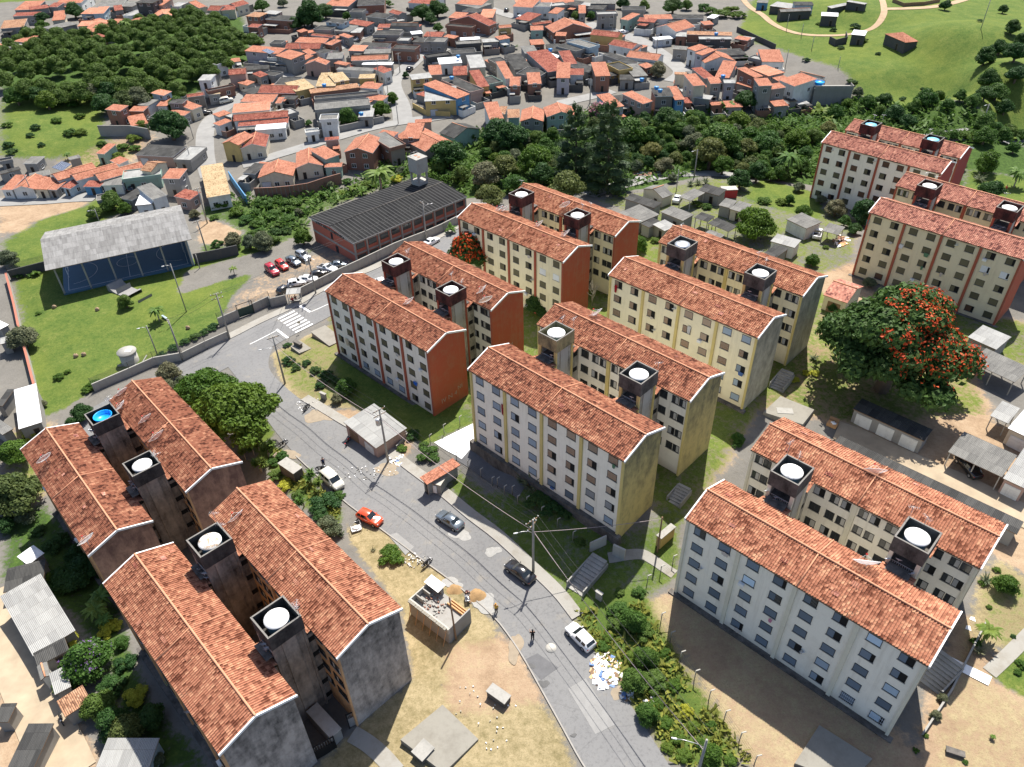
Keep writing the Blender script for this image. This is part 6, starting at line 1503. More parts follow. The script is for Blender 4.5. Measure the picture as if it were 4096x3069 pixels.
p = at('01', 1050, 1400); E = empty('round_cistern', p); tag(E, 'round concrete cistern with a white hatch on the lawn', 'cistern')
m = MB(); m.lathe([(1.55, -1), (1.55, 2.3)], 0, 28); m.build('drum', [M['conc_pale']], E); m = MB(); m.lathe([(1.72, 2.303), (1.72, 2.45)], 0, 28, capb=True); m.box(-.2, .8, -.3, .5, 2.451, 2.5, 1); m.build('lid', [M['conc'], M['whitewash']], E)
m = MB(); m.box(-1.9, 2.6, -1.4, -1.2, -.5, .3); m.box(2.4, 2.6, -1.2, 1.6, -.5, .3); m.build('low_kerb', [M['conc']], E)
A, B = at('01', 950, 865), at('01', 1110, 930); d = (B - A)[:2]; L = np.linalg.norm(d); E = empty('skate_ramp', (A + B) / 2, math.atan2(d[1], d[0])); tag(E, 'grey skate ramp with two curved ends on the lawn', 'skate ramp')
m = MB(); pr = [(-3.4 + 1.8 * (1 - math.cos(t * math.pi / 2 / 5)) * 0 + i_, z_) for t, (i_, z_) in enumerate([(-3.6, 1.2), (-3.0, 1.2), (-2.5, .6), (-1.8, .22), (-.9, .08), (2.0, .08), (2.6, .3), (3.0, .7), (3.5, .7)])]
for (x0, z0), (x1, z1) in zip(pr[:-1], pr[1:]): m.face([(x0, 0, z0), (x1, 0, z1), (x1, 3.4, z1), (x0, 3.4, z0)]); m.face([(x0, 0, -.5), (x1, 0, -.5), (x1, 0, z1), (x0, 0, z0)]); m.face([(x0, 3.4, z0), (x1, 3.4, z1), (x1, 3.4, -.5), (x0, 3.4, -.5)])
for x_, z_ in ((-3.6, 1.2), (3.5, .7)): m.face([(x_, 0, -.5), (x_, 0, z_), (x_, 3.4, z_), (x_, 3.4, -.5)])
m.build('deck', [M['asphalt_pale']], E)
# rubbish, sand, rubble
def heap(name, c, ctr, rx, ry, n, cols, label, big=.5, kind='stuff'):
    p0 = at(c, *ctr); m = MB(); ux = at(c, ctr[0] + rx, ctr[1])[:2] - p0[:2]; uy = at(c, ctr[0], ctr[1] + ry)[:2] - p0[:2]
    for i in range(n):
        a = R.uniform(0, 6.28); q = math.sqrt(R.random()); xy = ux * q * math.cos(a) + uy * q * math.sin(a); s = R.uniform(.08, big); t_ = R.uniform(.3, 1); z = gz(*(p0[:2] + xy)) - p0[2] + R.uniform(0, .35) * (1 - q)
        Mx = Matrix.Translation((xy[0], xy[1], z + .05)) @ Matrix.Rotation(R.uniform(0, 6.3), 4, 'Z') @ Matrix.Rotation(R.uniform(-.5, .5), 4, 'X'); m.box(-s, s, -s * t_, s * t_, -.03, R.uniform(.03, .12), R.randrange(len(cols)), M=Mx)
    tag(m.build(name, cols, None, p0), label, 'rubbish', kind=kind)
rub = [M['whitewash'], M['whitewash'], M['whitewash'], flat('cardboard', (.50, .34, .18), .9), M['lid'], flat('blue_bag', (.12, .2, .4), .5), M['wood']]
heap('rubbish_heap', '23', (850, 880), 130, 140, 150, rub, 'white rubbish dumped at the roadside behind the white car', .55)
heap('rubbish_heap', '23', (1020, 1050), 60, 70, 40, rub, 'smaller rubbish heap below the main dump', .3)
heap('rubbish_heap', '23', (1220, 1140), 60, 40, 30, rub, 'scattered rubbish among the scrub', .25)
heap('rubbish_heap', '12', (1180, 690), 60, 45, 40, rub, 'white rubbish bags at the foot of the transformer pole', .35)
heap('rubbish_heap', '20', (1190, 1400), 130, 35, 60, [M['planks'], M['wk'], M['whitewash']], 'rubble and planks dumped beside the grey lane', .8)
heap('rubbish_heap', '31', (740, 430), 60, 50, 40, [M['planks'], M['wk'], M['whitewash'], M['wood']], 'timber and junk beside the carport', .6)
heap('litter', '12', (870, 790), 330, 60, 70, [M['conc_pale'], M['whitewash'], M['conc_pale']], 'white paper litter strewn on the road', .085)
heap('litter', '13', (1330, 0), 90, 60, 50, [M['whitewash'], M['conc_pale']], 'white litter on the verge by the motorcycle', .1)
heap('litter', '12', (480, 240), 110, 60, 50, [M['whitewash'], M['conc_pale']], 'white litter along the kerb above the kiosk', .12)
heap('litter', '13', (1850, 1250), 300, 350, 30, [M['whitewash'], M['conc_pale']], 'scattered litter on the dry lot', .085)
def mound(c, ctr, r, h, label):
    p = at(c, *ctr); m = MB(); n = 24; vs = [(0, 0, h)]; fs = []
    for j, (q, z) in enumerate(((.25, .86), (.5, .55), (.75, .22), (1, -.05))):
        for k in range(n): a = 6.2832 * k / n; w_ = q * r * (1 + .12 * math.sin(3 * a + j) + R.uniform(-.05, .05)); vs.append((w_ * math.cos(a), w_ * math.sin(a) * .85, h * z))
    for k in range(n): fs.append((0, 1 + k, 1 + (k + 1) % n))
    for j in range(3):
        for k in range(n): fs.append((1 + j * n + k, 1 + (j + 1) * n + k, 1 + (j + 1) * n + (k + 1) % n, 1 + j * n + (k + 1) % n))
    m.mesh(vs, fs, 0, True); tag(m.build('sand_pile', [M['sandpile']], None, p), label, 'sand pile')
mound('13', (1650, 225), 1.1, .4, 'smaller sand pile beside the unfinished hut'); mound('13', (1830, 280), 1.4, .6, 'larger sand pile behind the worker with the shovel')
for c, x, y, lab in (('01', 440, 968, 'termite mound at the left of the lawn below the sports hall'), ('01', 785, 988, 'termite mound left of the small lawn tree'), ('01', 612, 1362, 'termite mound left of the round cistern'), ('01', 676, 1350, 'termite mound closest to the round cistern'), ('01', 1512, 1136, 'termite mound right of the palm on the lawn')):
    m = MB(); m.blob((0, 0, .25), (.45, .4, .5), 0, int(x), 10, .15); tag(m.build('termite_mound', [M['track']], None, at(c, x, y)), lab, 'termite mound')
# water tanks standing on flat village roofs
TK = MB(); TK.lathe([(.55, 0), (.68, .75)], 0, 16); TK.lathe([(.72, .76), (.70, .84), (.2, .98), (.02, .98)], 0, 16); tkd = TK.data('water_tank', [flat('village_tank_blue', (.05, .22, .48), .4)])
for c, x, y, h, lab in (('20', 1255, 712, 7.2, 'blue water tank on the flat dark roof, left of a pair'), ('20', 1285, 735, 7.2, 'blue water tank on the flat dark roof, right of a pair'), ('20', 1735, 277, 5.6, 'blue water tank on the blackish flat roofed house'), ('20', 1138, 645, 5.4, 'blue water tank on the small brick house roof'), ('20', 405, 405, 4.6, 'blue water tank on the white sheet roof'), ('10', 1672, 458, 4.4, 'blue water tank on the white metal roof'), ('10', 895, 920, 3.8, 'blue water tank on the pale roof beside the round tree'), ('10', 597, 690, 5.0, 'blue water tank on the tan roofed terrace'), ('20', 1790, 620, 7.2, 'blue water tank on the lilac balcony house'), ('10', 1620, 630, 5.0, 'blue water tank beside the orange bar roof')):
    o = link('water_tank', tkd, None, at(c, x, y + 8, h)); tag(o, lab, 'water tank', 'blue roof tanks')
m = MB(); m.lathe([(1.3, 0), (1.45, .8), (1.5, .8), (1.38, .62), (.05, .6)], 0, 24); tag(m.build('round_pool', [M['blue_vivid']], None, at('30', 562, 678, 5.2)), 'bright blue round pool on the grey roof terrace', 'pool')
ctr, W, D, rz, zb = rect('30', (530, 712, 842, 692, 775, 635), 5.0); E = empty('terrace_house', (ctr[0], ctr[1], zb), rz); tag(E, 'grey block lower storey with roof terrace below the dark gabled house', 'house')
house_parts(E, W, D, 5.0, 'f', .02, M['conc'], M['wg'], R, ov=.02, below=8); m = MB(); m.box(-W / 2, W / 2, -D / 2 - .15, -D / 2, 4.6, 5.8); m.box(W / 2, W / 2 + .15, -D / 2, D / 2, 4.6, 5.8); m.build('parapet', [M['wg']], E)
# billiard: solar panels on the lower left roof
for c, q, lab in (('00', [(415, 1345), (500, 1375), (575, 1318), (495, 1295)], 'dark solar panel array on the grey roof beside the orange roofs'), ('10', [(95, 405), (160, 435), (200, 415), (135, 390)], 'dark solar panel array on the lilac house roof')):
    P = [at(c, *p, 3.7 if c == '00' else 6.5) for p in q]; m = MB(); m.mesh([tuple(p) for p in P] + [(p[0], p[1], p[2] - .08) for p in P], [(0, 1, 2, 3), (7, 6, 5, 4), (0, 4, 5, 1), (1, 5, 6, 2), (2, 6, 7, 3), (3, 7, 4, 0)])
    sm_ = NT('solar_cells'); uvx = sm_.coord(); bt = sm_.n('TexBrick'); sm_.l(uvx, bt.inputs[0]); bt.inputs['Scale'].default_value = 1.0; bt.offset = 0; bt.inputs[1].default_value = bt.inputs[2].default_value = (.012, .02, .05, 1); bt.inputs[3].default_value = (.4, .42, .45, 1); sm_.col(bt.outputs[0]); sm_.rough(.15, .6)
    tag(m.build('solar_panels', [sm_.mat]), lab, 'solar panels')
# clothes hung from windows of the blocks
for key, lu, z, w_, h_, c_ in (('B', -6.6, 10.5, .7, 1.9, (.22, .015, .03)), ('C', -11.4, 12.0, .5, 1.4, (.30, .01, .02)), ('C', 2.5, 10.3, .6, 1.3, (.5, .5, .5)), ('D', 9.4, 5.2, .9, .8, (.02, .12, .5)), ('D', -9.0, 5.0, .8, 1.5, (.55, .48, .35)), ('H', -12.2, 11.8, .5, 1.3, (.08, .35, .45)), ('H', -5.3, 9.2, .8, .8, (.6, .62, .66)), ('A', -1.2, 6.0, .4, .6, (.5, .2, .3))):
    E, mid, yr, zg_ = BL[key]; cu, cv, dz = LOC[key][0]; cloth(E, (lu, cv - WHALF - .03, z), w_, h_, c_)
# painted graffiti on the red end wall
for txt, lv, z, s in (('AP', -2.6, 3.6, 1.5), ('M', 1.0, 3.8, 1.0), ('IV N 4', -1.4, 1.8, 1.3), ('NI', 2.2, 2.6, 1.1)):
    for key, si in (('D', 1),) if txt in ('AP', 'M') else (('D', 0),):
        E, mid, yr, zg_ = BL[key]; cu, cv, dz = LOC[key][si]; text('graffiti', txt, s, M['conc_pale'], E, (cu + (LEN - .3) / 2 + .012, cv + lv - .8, z), (math.pi / 2, 0, math.pi / 2), .004, -.02)
gate('13', (805, 1340), (895, 1290), 1.7, 'pale barred gate across the yard beside the sooty end wall', M['metal'])
gate('13', (520, 1610), (690, 1500), 1.7, 'dark barred gate between the two sooty end walls', M['blackmetal'])
boxthing('tiled_canopy', '13', (675, 1500), (750, 1420), 4.2, 2.0, 'wg', 'long low concrete store with a tiled top between the sooty end walls', 'hut', 'conc_pale')
boxthing('garden_bed', '33', (1580, 1545), (1720, 1590), .5, .35, 'conc_dark', 'short low wall stub on the bare ground at lower right', 'wall')
for q in (('33', (1780, 450), (1810, 470)), ('33', (1745, 520), (1775, 545))): slab('paving_stone', q[0], [(q[1][0], q[1][1]), (q[2][0], q[1][1] + 5), (q[2][0] + 10, q[2][1] + 20), (q[1][0] - 10, q[2][1])], .05, 'whitewash', 'white paving stone ' + ('nearer to the ' if q[1][0] == 1745 else 'farther from the ') + 'end wall at right')


# ------------------------------------------------------------------ vehicles
def car_proto(kind, pm):
    """car along +x (front), built from rounded cross sections; returns Empty"""
    E = empty('car'); Lh, Wd = {'hatch': (2.0, .84), 'sedan': (2.2, .85), 'suv': (2.1, .90), 'van': (2.2, .92), 'pickup': (2.4, .88)}[kind]
    # station: x, belt z, half width at belt, roof z, half width of roof
    st = {'hatch': [(-2.0, .72, .68, .74, .5), (-1.93, .92, .78, .96, .6), (-1.55, .95, .83, 1.40, .58), (-.9, .95, .84, 1.50, .60), (.1, .94, .84, 1.47, .60), (.85, .93, .83, .96, .62), (1.5, .86, .80, .88, .6), (1.9, .72, .72, .74, .55), (2.0, .55, .62, .56, .5)],
          'sedan': [(-2.2, .74, .68, .76, .5), (-2.1, .95, .78, .97, .62), (-1.5, .98, .84, 1.0, .64), (-.85, .96, .85, 1.42, .58), (-.1, .94, .85, 1.45, .60), (.4, .93, .85, 1.36, .58), (1.0, .92, .84, .95, .62), (1.75, .84, .80, .86, .6), (2.1, .70, .72, .72, .55), (2.2, .5, .62, .52, .5)],
          'suv': [(-2.1, .85, .76, .88, .6), (-2.03, 1.05, .85, 1.2, .62), (-1.8, 1.06, .9, 1.62, .66), (-1.0, 1.06, .9, 1.70, .68), (.1, 1.04, .9, 1.66, .68), (.85, 1.02, .9, 1.06, .68), (1.6, .96, .87, .98, .66), (2.0, .80, .80, .82, .6), (2.1, .55, .7, .56, .55)],
          'van': [(-2.2, .9, .84, .95, .7), (-2.12, 1.05, .9, 1.55, .72), (-1.9, 1.06, .92, 1.82, .74), (-.6, 1.06, .92, 1.86, .76), (.7, 1.04, .92, 1.80, .74), (1.45, 1.0, .9, 1.10, .7), (1.9, .92, .86, .95, .66), (2.12, .75, .78, .77, .6), (2.2, .5, .7, .52, .55)],
          'pickup': [(-2.4, .9, .84, .91, .8), (-2.3, .95, .88, .96, .82), (-.75, .95, .88, .97, .82), (-.6, .95, .88, 1.45, .62), (.2, .94, .88, 1.48, .62), (.9, .93, .87, .97, .64), (1.7, .87, .84, .89, .62), (2.25, .74, .76, .76, .6), (2.4, .5, .66, .52, .5)]}[kind]
    b = MB(); g = MB(); rings = []
    for x, zb, hw, zr, rw in st:
        rings.append([(x, -hw * .96, .26), (x, -hw, .5), (x, -hw, zb - .06), (x, -hw * .97, zb), (x, -rw, zr), (x, rw, zr), (x, hw * .97, zb), (x, hw, zb - .06), (x, hw, .5), (x, hw * .96, .26)])
    n = len(rings[0]); b.mesh([p for r in rings for p in r], [(i * n + k, i * n + (k + 1) % n, (i + 1) * n + (k + 1) % n, (i + 1) * n + k) for i in range(len(rings) - 1) for k in range(n)] + [tuple(range(n))[::-1], tuple(range((len(rings) - 1) * n, len(rings) * n))], 0, True)
    b.build('body', [pm], E)
    def cab(i): return st[i][3] - st[i][1] > .25
    ids = [i for i in range(len(st)) if cab(i)]; a, z = ids[0], ids[-1]
    def lerp(p, q, t): return tuple(p[k] * (1 - t) + q[k] * t for k in range(3))
    def glass(name, q, out):
        m = MB(); q = [tuple(np.array(p) + np.array(out) * .012) for p in q]; m.face(q); m.build(name, [M['car_glass']], E)
    def corner(i, s, t): r = rings[i]; lo, hi = (r[3], r[4]) if s < 0 else (r[6], r[5]); return lerp(lo, hi, t)
    f0, f1 = z, z + 1
    glass('windscreen', [lerp(corner(f1, -1, .9), corner(f0, -1, .9), .12), lerp(corner(f1, 1, .9), corner(f0, 1, .9), .12), lerp(corner(f1, 1, 1), corner(f0, 1, 1), .94), lerp(corner(f1, -1, 1), corner(f0, -1, 1), .94)], (1, 0, 1))
    r0, r1 = a, a - 1
    if kind != 'pickup' or True: glass('rear_window', [lerp(corner(r1, -1, .9), corner(r0, -1, .9), .2), lerp(corner(r1, 1, .9), corner(r0, 1, .9), .2), lerp(corner(r1, 1, 1), corner(r0, 1, 1), .92), lerp(corner(r1, -1, 1), corner(r0, -1, 1), .92)], (-1, 0, .6))
    for s in (-1, 1):
        for i, j in zip(ids[:-1], ids[1:]):
            glass('side_window', [lerp(corner(i, s, .12), corner(j, s, .12), .06), lerp(corner(i, s, .12), corner(j, s, .12), .94), lerp(corner(i, s, .86), corner(j, s, .86), .94), lerp(corner(i, s, .86), corner(j, s, .86), .06)], (0, s, .2))
        m = MB(); xm = st[z + 1][0] - .25; m.blob((xm, s * (Wd + .08), .98), (.10, .09, .07), 0, 3, 6, 0); m.build('mirror', [pm], E)
        m = MB(); x = st[-2][0]; m.blob((x - .06, s * (st[-2][2] - .17), .66), (.16, .16, .07), 0, 3, 8, 0); m.build('headlight', [M['lamp']], E)
        m = MB(); x = st[1][0]; m.blob((x - .01, s * (st[1][2] - .12), .78), (.09, .12, .1), 0, 3, 8, 0); m.build('tail_light', [M['tail']], E)
        for q in (-1, 1):
            m = MB(); cx = q * Lh * .63 - (.05 if kind == 'sedan' else 0); m.lathe([(.2, -.11), (.31, -.10), (.33, -.03), (.33, .06), (.31, .1), (.2, .1)], 0, 18, capt=False)
            for i in range(len(m.v)): px, py, pz = m.v[i]; m.v[i] = (cx + px, s * (Wd - .06) + pz, .33 + py)
            w = m.build('wheel', [M['tyre']], E); h = MB(); h.lathe([(.2, s * .08), (.02, s * .1)], 0, 12)
            for i in range(len(h.v)): px, py, pz = h.v[i]; h.v[i] = (cx + px, s * (Wd - .05) + pz, .33 + py)
            h.build('rim', [M['rim']], w)
    if kind == 'pickup': m = MB(); m.box(-2.25, -.85, -.72, .72, .93, .972); m.build('cargo_bed', [M['blackmetal']], E)
    return E
PAINT = {'red': paint('paint_red', (.50, .03, .02)), 'orange_red': paint('paint_orange_red', (.58, .07, .02)), 'white': paint('paint_white', (.78, .78, .78)), 'cream': paint('paint_cream', (.62, .60, .52)), 'black': paint('paint_black', (.015, .015, .017)), 'grey': paint('paint_grey', (.16, .19, .22), .5), 'silver': paint('paint_silver', (.42, .44, .46), .5), 'crimson': paint('paint_crimson', (.36, .015, .03))}
CARS = """12 930 1130 12 995 1160 hatch orange_red|orange red hatchback parked at the left kerb beside the dry verge
12 1660 1200 12 1550 1130 sedan grey|grey silver sedan parked at the right kerb above the white spill
23 220 130 23 100 40 sedan black|black sedan parked at the right kerb below the street lamp
23 700 660 23 590 550 hatch white|white hatchback parked beside the roadside rubbish heap
12 625 815 12 700 880 van cream|cream minivan parked at the left kerb beside the yuccas
11 150 640 11 205 685 suv crimson|dark red car, left one of the red pair in the car park
11 230 600 11 280 640 hatch red|bright red car, right one of the red pair in the car park
11 320 570 11 375 605 sedan grey|dark grey sedan between the red and silver cars in the car park
11 400 535 11 455 565 suv silver|silver car at the end of the back row in the car park
11 255 830 11 310 800 hatch black|black hatchback at the left of the front row by the wall
11 350 770 11 400 760 hatch white|white hatchback second from left in the front row by the wall
11 440 735 11 490 735 sedan white|white sedan third from left in the front row by the wall
11 530 700 11 590 680 hatch black|black hatchback beside the white pickup in the car park
11 590 640 11 660 655 pickup white|white pickup truck near the school wall
11 690 620 11 730 615 sedan grey|shaded grey car farthest right in the car park
11 1415 455 11 1500 410 sedan white|white sedan parked under the school wall beside the scarlet tree
11 1060 770 11 1035 740 hatch white|white car half hidden behind the red block beside the crossing
20 1410 1620 20 1440 1570 sedan white|white sedan beside the carport near the grey lane
31 545 390 31 560 340 pickup white|white truck with yellow top beside the white garage
20 970 262 20 1010 252 hatch white|white hatchback parked on the right village street
00 1790 815 00 1850 800 van cream|cream minibus on the narrow village street
00 1625 910 00 1670 900 sedan black|black sedan at the mouth of the narrow village street
10 845 320 10 880 300 sedan silver|silver car on the straight village street
10 1270 565 10 1295 540 hatch black|black car behind the round street tree
20 150 145 20 175 130 hatch white|white car on the street at the top of the village
20 45 90 20 60 70 hatch black|dark car on the street at the top of the village
00 1060 1520 00 1080 1500 hatch black|dark car on the yard of the white roofed house
32 1790 760 32 1740 700 sedan black|black car parked inside the open garage
10 680 130 10 690 125 hatch white|"""
PROTO = {}
def pcar(kind, col):
    if (kind, col) not in PROTO: PROTO[(kind, col)] = car_proto(kind, PAINT[col]); return PROTO[(kind, col)], True
    return PROTO[(kind, col)], False
tag_rows = []
for ln in CARS.splitlines():
    d, lab = ln.split('|')
    if not lab: continue
    c1, x1, y1, c2, x2, y2, kind, col = d.split(); A, B = at(c1, float(x1), float(y1), .7), at(c2, float(x2), float(y2), .7); m = (A + B) / 2; ang = math.atan2(B[1] - A[1], B[0] - A[0])
    o, fresh = pcar(kind, col); tag_rows.append((o, fresh, (m[0], m[1], gz(m[0], m[1]) + .07), ang, lab))
CH = tree_of(None)
for o, fresh, loc, ang, lab in tag_rows:
    if fresh: o.location = [float(v) for v in loc]; o.rotation_euler = (0, 0, ang); c = o
    else: c = copy_tree(o, CH, loc, ang)
    e = .6; z0, zx = gz(loc[0] - e * math.cos(ang), loc[1] - e * math.sin(ang)), gz(loc[0] + e * math.cos(ang), loc[1] + e * math.sin(ang)); c.rotation_euler = (0, -math.atan2(zx - z0, 2 * e), ang)
    tag(c, lab, 'car', 'cars parked around the estate')
def motorbike(pm):
    E = empty('motorcycle'); 
    for x in (-.62, .66):
        m = MB(); N = 20; m.tube([(x + .27 * math.cos(2 * math.pi * k / N), 0, .3 + .27 * math.sin(2 * math.pi * k / N)) for k in range(N + 1)], .05, 0, 6, False); w = m.build('wheel', [M['tyre']], E); m = MB(); m.tube([(x, -.06, .3), (x, .06, .3)], .07, 0, 8)
        for k in range(6): a = k * math.pi / 3; m.tube([(x, 0, .3), (x + .25 * math.cos(a), 0, .3 + .25 * math.sin(a))], .012, 0, 4)
        m.build('rim', [M['rim']], w)
    m = MB(); m.tube([(.66, .07, .3), (.42, .07, .95)], .03, 0, 6); m.tube([(.66, -.07, .3), (.42, -.07, .95)], .03, 0, 6); m.tube([(.42, -.36, 1.02), (.45, 0, .98), (.42, .36, 1.02)], .025, 0, 6); m.build('handlebar', [M['blackmetal']], E)
    m = MB(); m.tube([(.42, 0, .85), (.1, 0, .45), (-.3, 0, .4), (-.62, 0, .3)], .05, 0, 6); m.blob((.02, 0, .42), (.22, .14, .2), 0, 1, 8, .05); m.tube([(.05, -.14, .3), (-.6, -.16, .34), (-.85, -.16, .38)], .045, 0, 6); m.build('frame', [M['blackmetal']], E)
    m = MB(); m.blob((.16, 0, .78), (.27, .15, .14), 0, 2, 10, .03); m.build('fuel_tank', [pm], E)
    m = MB(); m.blob((-.32, 0, .78), (.42, .14, .08), 0, 2, 10, .03); m.build('saddle', [M['tyre']], E)
    m = MB(); m.blob((.55, 0, .86), (.1, .11, .1), 0, 2, 8, 0); m.build('headlight', [M['lamp']], E)
    m = MB(); m.box(-.95, -.6, -.07, .07, .62, .66); m.box(.4, .9, -.06, .06, .60, .63); m.build('mudguard', [pm], E)
    return E
for c, x, y, x2, y2, col, lab in (('12', 425, 290, 475, 240, 'black', 'black motorcycle parked at the kerb above the pink kiosk'), ('12', 230, 575, 295, 530, 'black', 'black motorcycle on the road below the spreading tree'), ('12', 545, 760, 600, 745, 'black', 'black motorcycle beside the standing man and the minivan'),
        ('12', 760, 570, 810, 500, 'red', 'red motorcycle parked in front of the pink kiosk'), ('12', 1385, 1540, 1455, 1480, 'black', 'black motorcycle at the left kerb near the round bush'), ('03', 490, 1240, 505, 1300, 'black', 'dark motorcycle at the edge of the sandy lane')):
    A, B = at(c, x, y, .4), at(c, x2, y2, .4); o = motorbike(PAINT[col]); m = (A + B) / 2; o.location = (m[0], m[1], gz(m[0], m[1]) + .07); o.rotation_euler = (rad(4), 0, math.atan2(B[1] - A[1], B[0] - A[0])); tag(o, lab, 'motorcycle', 'motorcycles along the road')
# ------------------------------------------------------------------ people
def person(c, x, y, face, pose, shirt, trousers, hair, label, cap=None, seat=0.0):
    p = at(c, x, y); E = empty('person', (p[0], p[1], p[2] + .07), face); tag(E, label, 'person')
    J = {'stand': dict(pel=(0, 0, .95), che=(.02, 0, 1.32), nek=(.03, 0, 1.50), hed=(.05, 0, 1.66), hl=(0, .10, .9), kl=(.03, .11, .5), al=(-.02, .12, .07), tl=(.13, .13, .03), hr=(0, -.10, .9), kr=(.03, -.11, .5), ar=(-.02, -.12, .07), tr=(.13, -.13, .03), sl=(.01, .20, 1.42), el=(-.02, .28, 1.14), wl=(.08, .29, .90), sr=(.01, -.20, 1.42), er=(-.02, -.28, 1.14), wr=(.08, -.29, .90))}
    J['phone'] = dict(J['stand'], el=(.06, .30, 1.2), wl=(.30, .28, 1.36), er=(.05, -.27, 1.15), wr=(.2, -.18, 1.0))
    J['dig'] = dict(pel=(-.05, 0, .88), che=(.28, 0, 1.12), nek=(.42, 0, 1.22), hed=(.56, 0, 1.26), hl=(-.05, .10, .84), kl=(.12, .16, .48), al=(-.05, .18, .07), tl=(.1, .2, .03), hr=(-.05, -.10, .84), kr=(-.02, -.15, .46), ar=(-.22, -.17, .07), tr=(-.07, -.2, .03), sl=(.32, .2, 1.16), el=(.45, .26, .9), wl=(.62, .12, .78), sr=(.32, -.2, 1.16), er=(.3, -.28, .88), wr=(.45, -.1, .95))
    J['sit'] = dict(pel=(0, 0, .52), che=(.03, 0, .90), nek=(.04, 0, 1.08), hed=(.07, 0, 1.24), hl=(0, .1, .5), kl=(.42, .13, .5), al=(.40, .13, .07), tl=(.55, .14, .03), hr=(0, -.1, .5), kr=(.42, -.13, .5), ar=(.40, -.13, .07), tr=(.55, -.14, .03), sl=(.02, .2, 1.0), el=(.1, .27, .74), wl=(.33, .18, .62), sr=(.02, -.2, 1.0), er=(.1, -.27, .74), wr=(.33, -.18, .62))
    j = J[pose]
    names = list(j); idx = {k: i for i, k in enumerate(names)}; ed = [('pel', 'che'), ('che', 'nek'), ('nek', 'hed'), ('pel', 'hl'), ('hl', 'kl'), ('kl', 'al'), ('al', 'tl'), ('pel', 'hr'), ('hr', 'kr'), ('kr', 'ar'), ('ar', 'tr'), ('che', 'sl'), ('sl', 'el'), ('el', 'wl'), ('che', 'sr'), ('sr', 'er'), ('er', 'wr')]
    vs = [Vector(j[k]) for k in names]; es = [(idx[a], idx[b]) for a, b in ed]
    rad_ = dict(pel=.15, che=.17, nek=.06, hed=.10, hl=.105, hr=.105, kl=.068, kr=.068, al=.045, ar=.045, tl=.035, tr=.035, sl=.07, sr=.07, el=.045, er=.045, wl=.032, wr=.032); rr = [rad_[k] for k in names]
    top = j['hed']; hd = Vector(top); vs.append(hd + (hd - Vector(j['nek'])).normalized() * .10); rr.append(.085); es.append((idx['hed'], len(vs) - 1))
    for s, e, w in (('l', 'el', 'wl'), ('r', 'er', 'wr')):               # palm, four fingers, thumb
        W_ = Vector(j[w]); d = (W_ - Vector(j[e])).normalized(); sd = d.cross(Vector((0, 1, 0)));
        if sd.length < .1: sd = Vector((1, 0, 0))
        sd.normalize(); pm = W_ + d * .07; vs.append(pm); rr.append(.036); pi = len(vs) - 1; es.append((idx[w], pi))
        for k in range(4): vs.append(pm + d * (.075 + .012 * (k in (1, 2))) + sd * (.024 * (k - 1.5))); rr.append(.010); es.append((pi, len(vs) - 1))
        vs.append(W_ + d * .05 + sd * .065); rr.append(.011); es.append((pi, len(vs) - 1))
    me = bpy.data.meshes.new('body'); me.from_pydata([tuple(v) for v in vs], es, []); o = link('body', me, E)
    sk = o.modifiers.new('skin', 'SKIN'); ss = o.modifiers.new('smooth', 'SUBSURF'); ss.levels = ss.render_levels = 1
    for i, r in enumerate(rr): sv = me.skin_vertices[0].data[i]; sv.radius = (r, r); sv.use_root = (i == idx['pel'])
    for mt in (M['skin'],): me.materials.append(mt)
    def limb(name, pts, rs, mat):
        m = MB(); n = 10; P = [Vector(q) for q in pts]; rings = []
        for i, q in enumerate(P):
            d = (P[min(i + 1, len(P) - 1)] - P[max(i - 1, 0)]).normalized(); a = d.cross(Vector((0, 1, 0))); a = a if a.length > .1 else d.cross(Vector((1, 0, 0))); a.normalize(); b = d.cross(a); rings.append([q + (a * math.cos(6.2832 * k / n) + b * math.sin(6.2832 * k / n)) * rs[i] for k in range(n)])
        m.mesh([v for r in rings for v in r], [(i * n + k, i * n + (k + 1) % n, (i + 1) * n + (k + 1) % n, (i + 1) * n + k) for i in range(len(rings) - 1) for k in range(n)], 0, True); return m
    sh = flat('shirt', shirt, .9); tr = flat('trousers', trousers, .9)
    t = limb('t', [j['pel'], tuple((Vector(j['pel']) + Vector(j['che'])) / 2), j['che'], j['nek']], [.185, .185, .21, .085], 0)
    for a, b, c_ in (('sl', 'el', 'wl'), ('sr', 'er', 'wr')): q = limb('s', [j['che'], j[a], j[b]], [.10, .095, .065], 0); t.mesh(q.v, q.f, 0, True)
    t.build('shirt', [sh], E)
    q = limb('l', [j['pel'], j['hl'], j['kl'], j['al']], [.17, .125, .09, .07], 0); q2 = limb('l', [j['pel'], j['hr'], j['kr'], j['ar']], [.17, .125, .09, .07], 0); q.mesh(q2.v, q2.f, 0, True); q.build('trousers', [tr], E)
    m = MB(); m.blob(tuple(hd + Vector((-.02, 0, .06))), (.12, .115, .115), 0, 4, 10, .04)
    if hair == 'long': m.blob(tuple(hd + Vector((-.10, 0, -.12))), (.07, .12, .22), 0, 5, 10, .06)
    m.build('hair' if cap is None else 'helmet', [M['hair'] if cap is None else flat('helmet', cap, .5)], E)
    f = MB(); f.blob(tuple(hd + Vector((.105, 0, .0))), (.025, .018, .03), 0, 1, 6, 0); f.build('nose', [M['skin']], E)
    e = MB()
    for s in (-1, 1): e.blob(tuple(hd + Vector((.095, s * .035, .025))), (.012, .014, .01), 0, 1, 6, 0)
    e.blob(tuple(hd + Vector((.093, 0, -.05))), (.012, .03, .008), 0, 1, 6, 0); e.build('face', [M['black']], E)
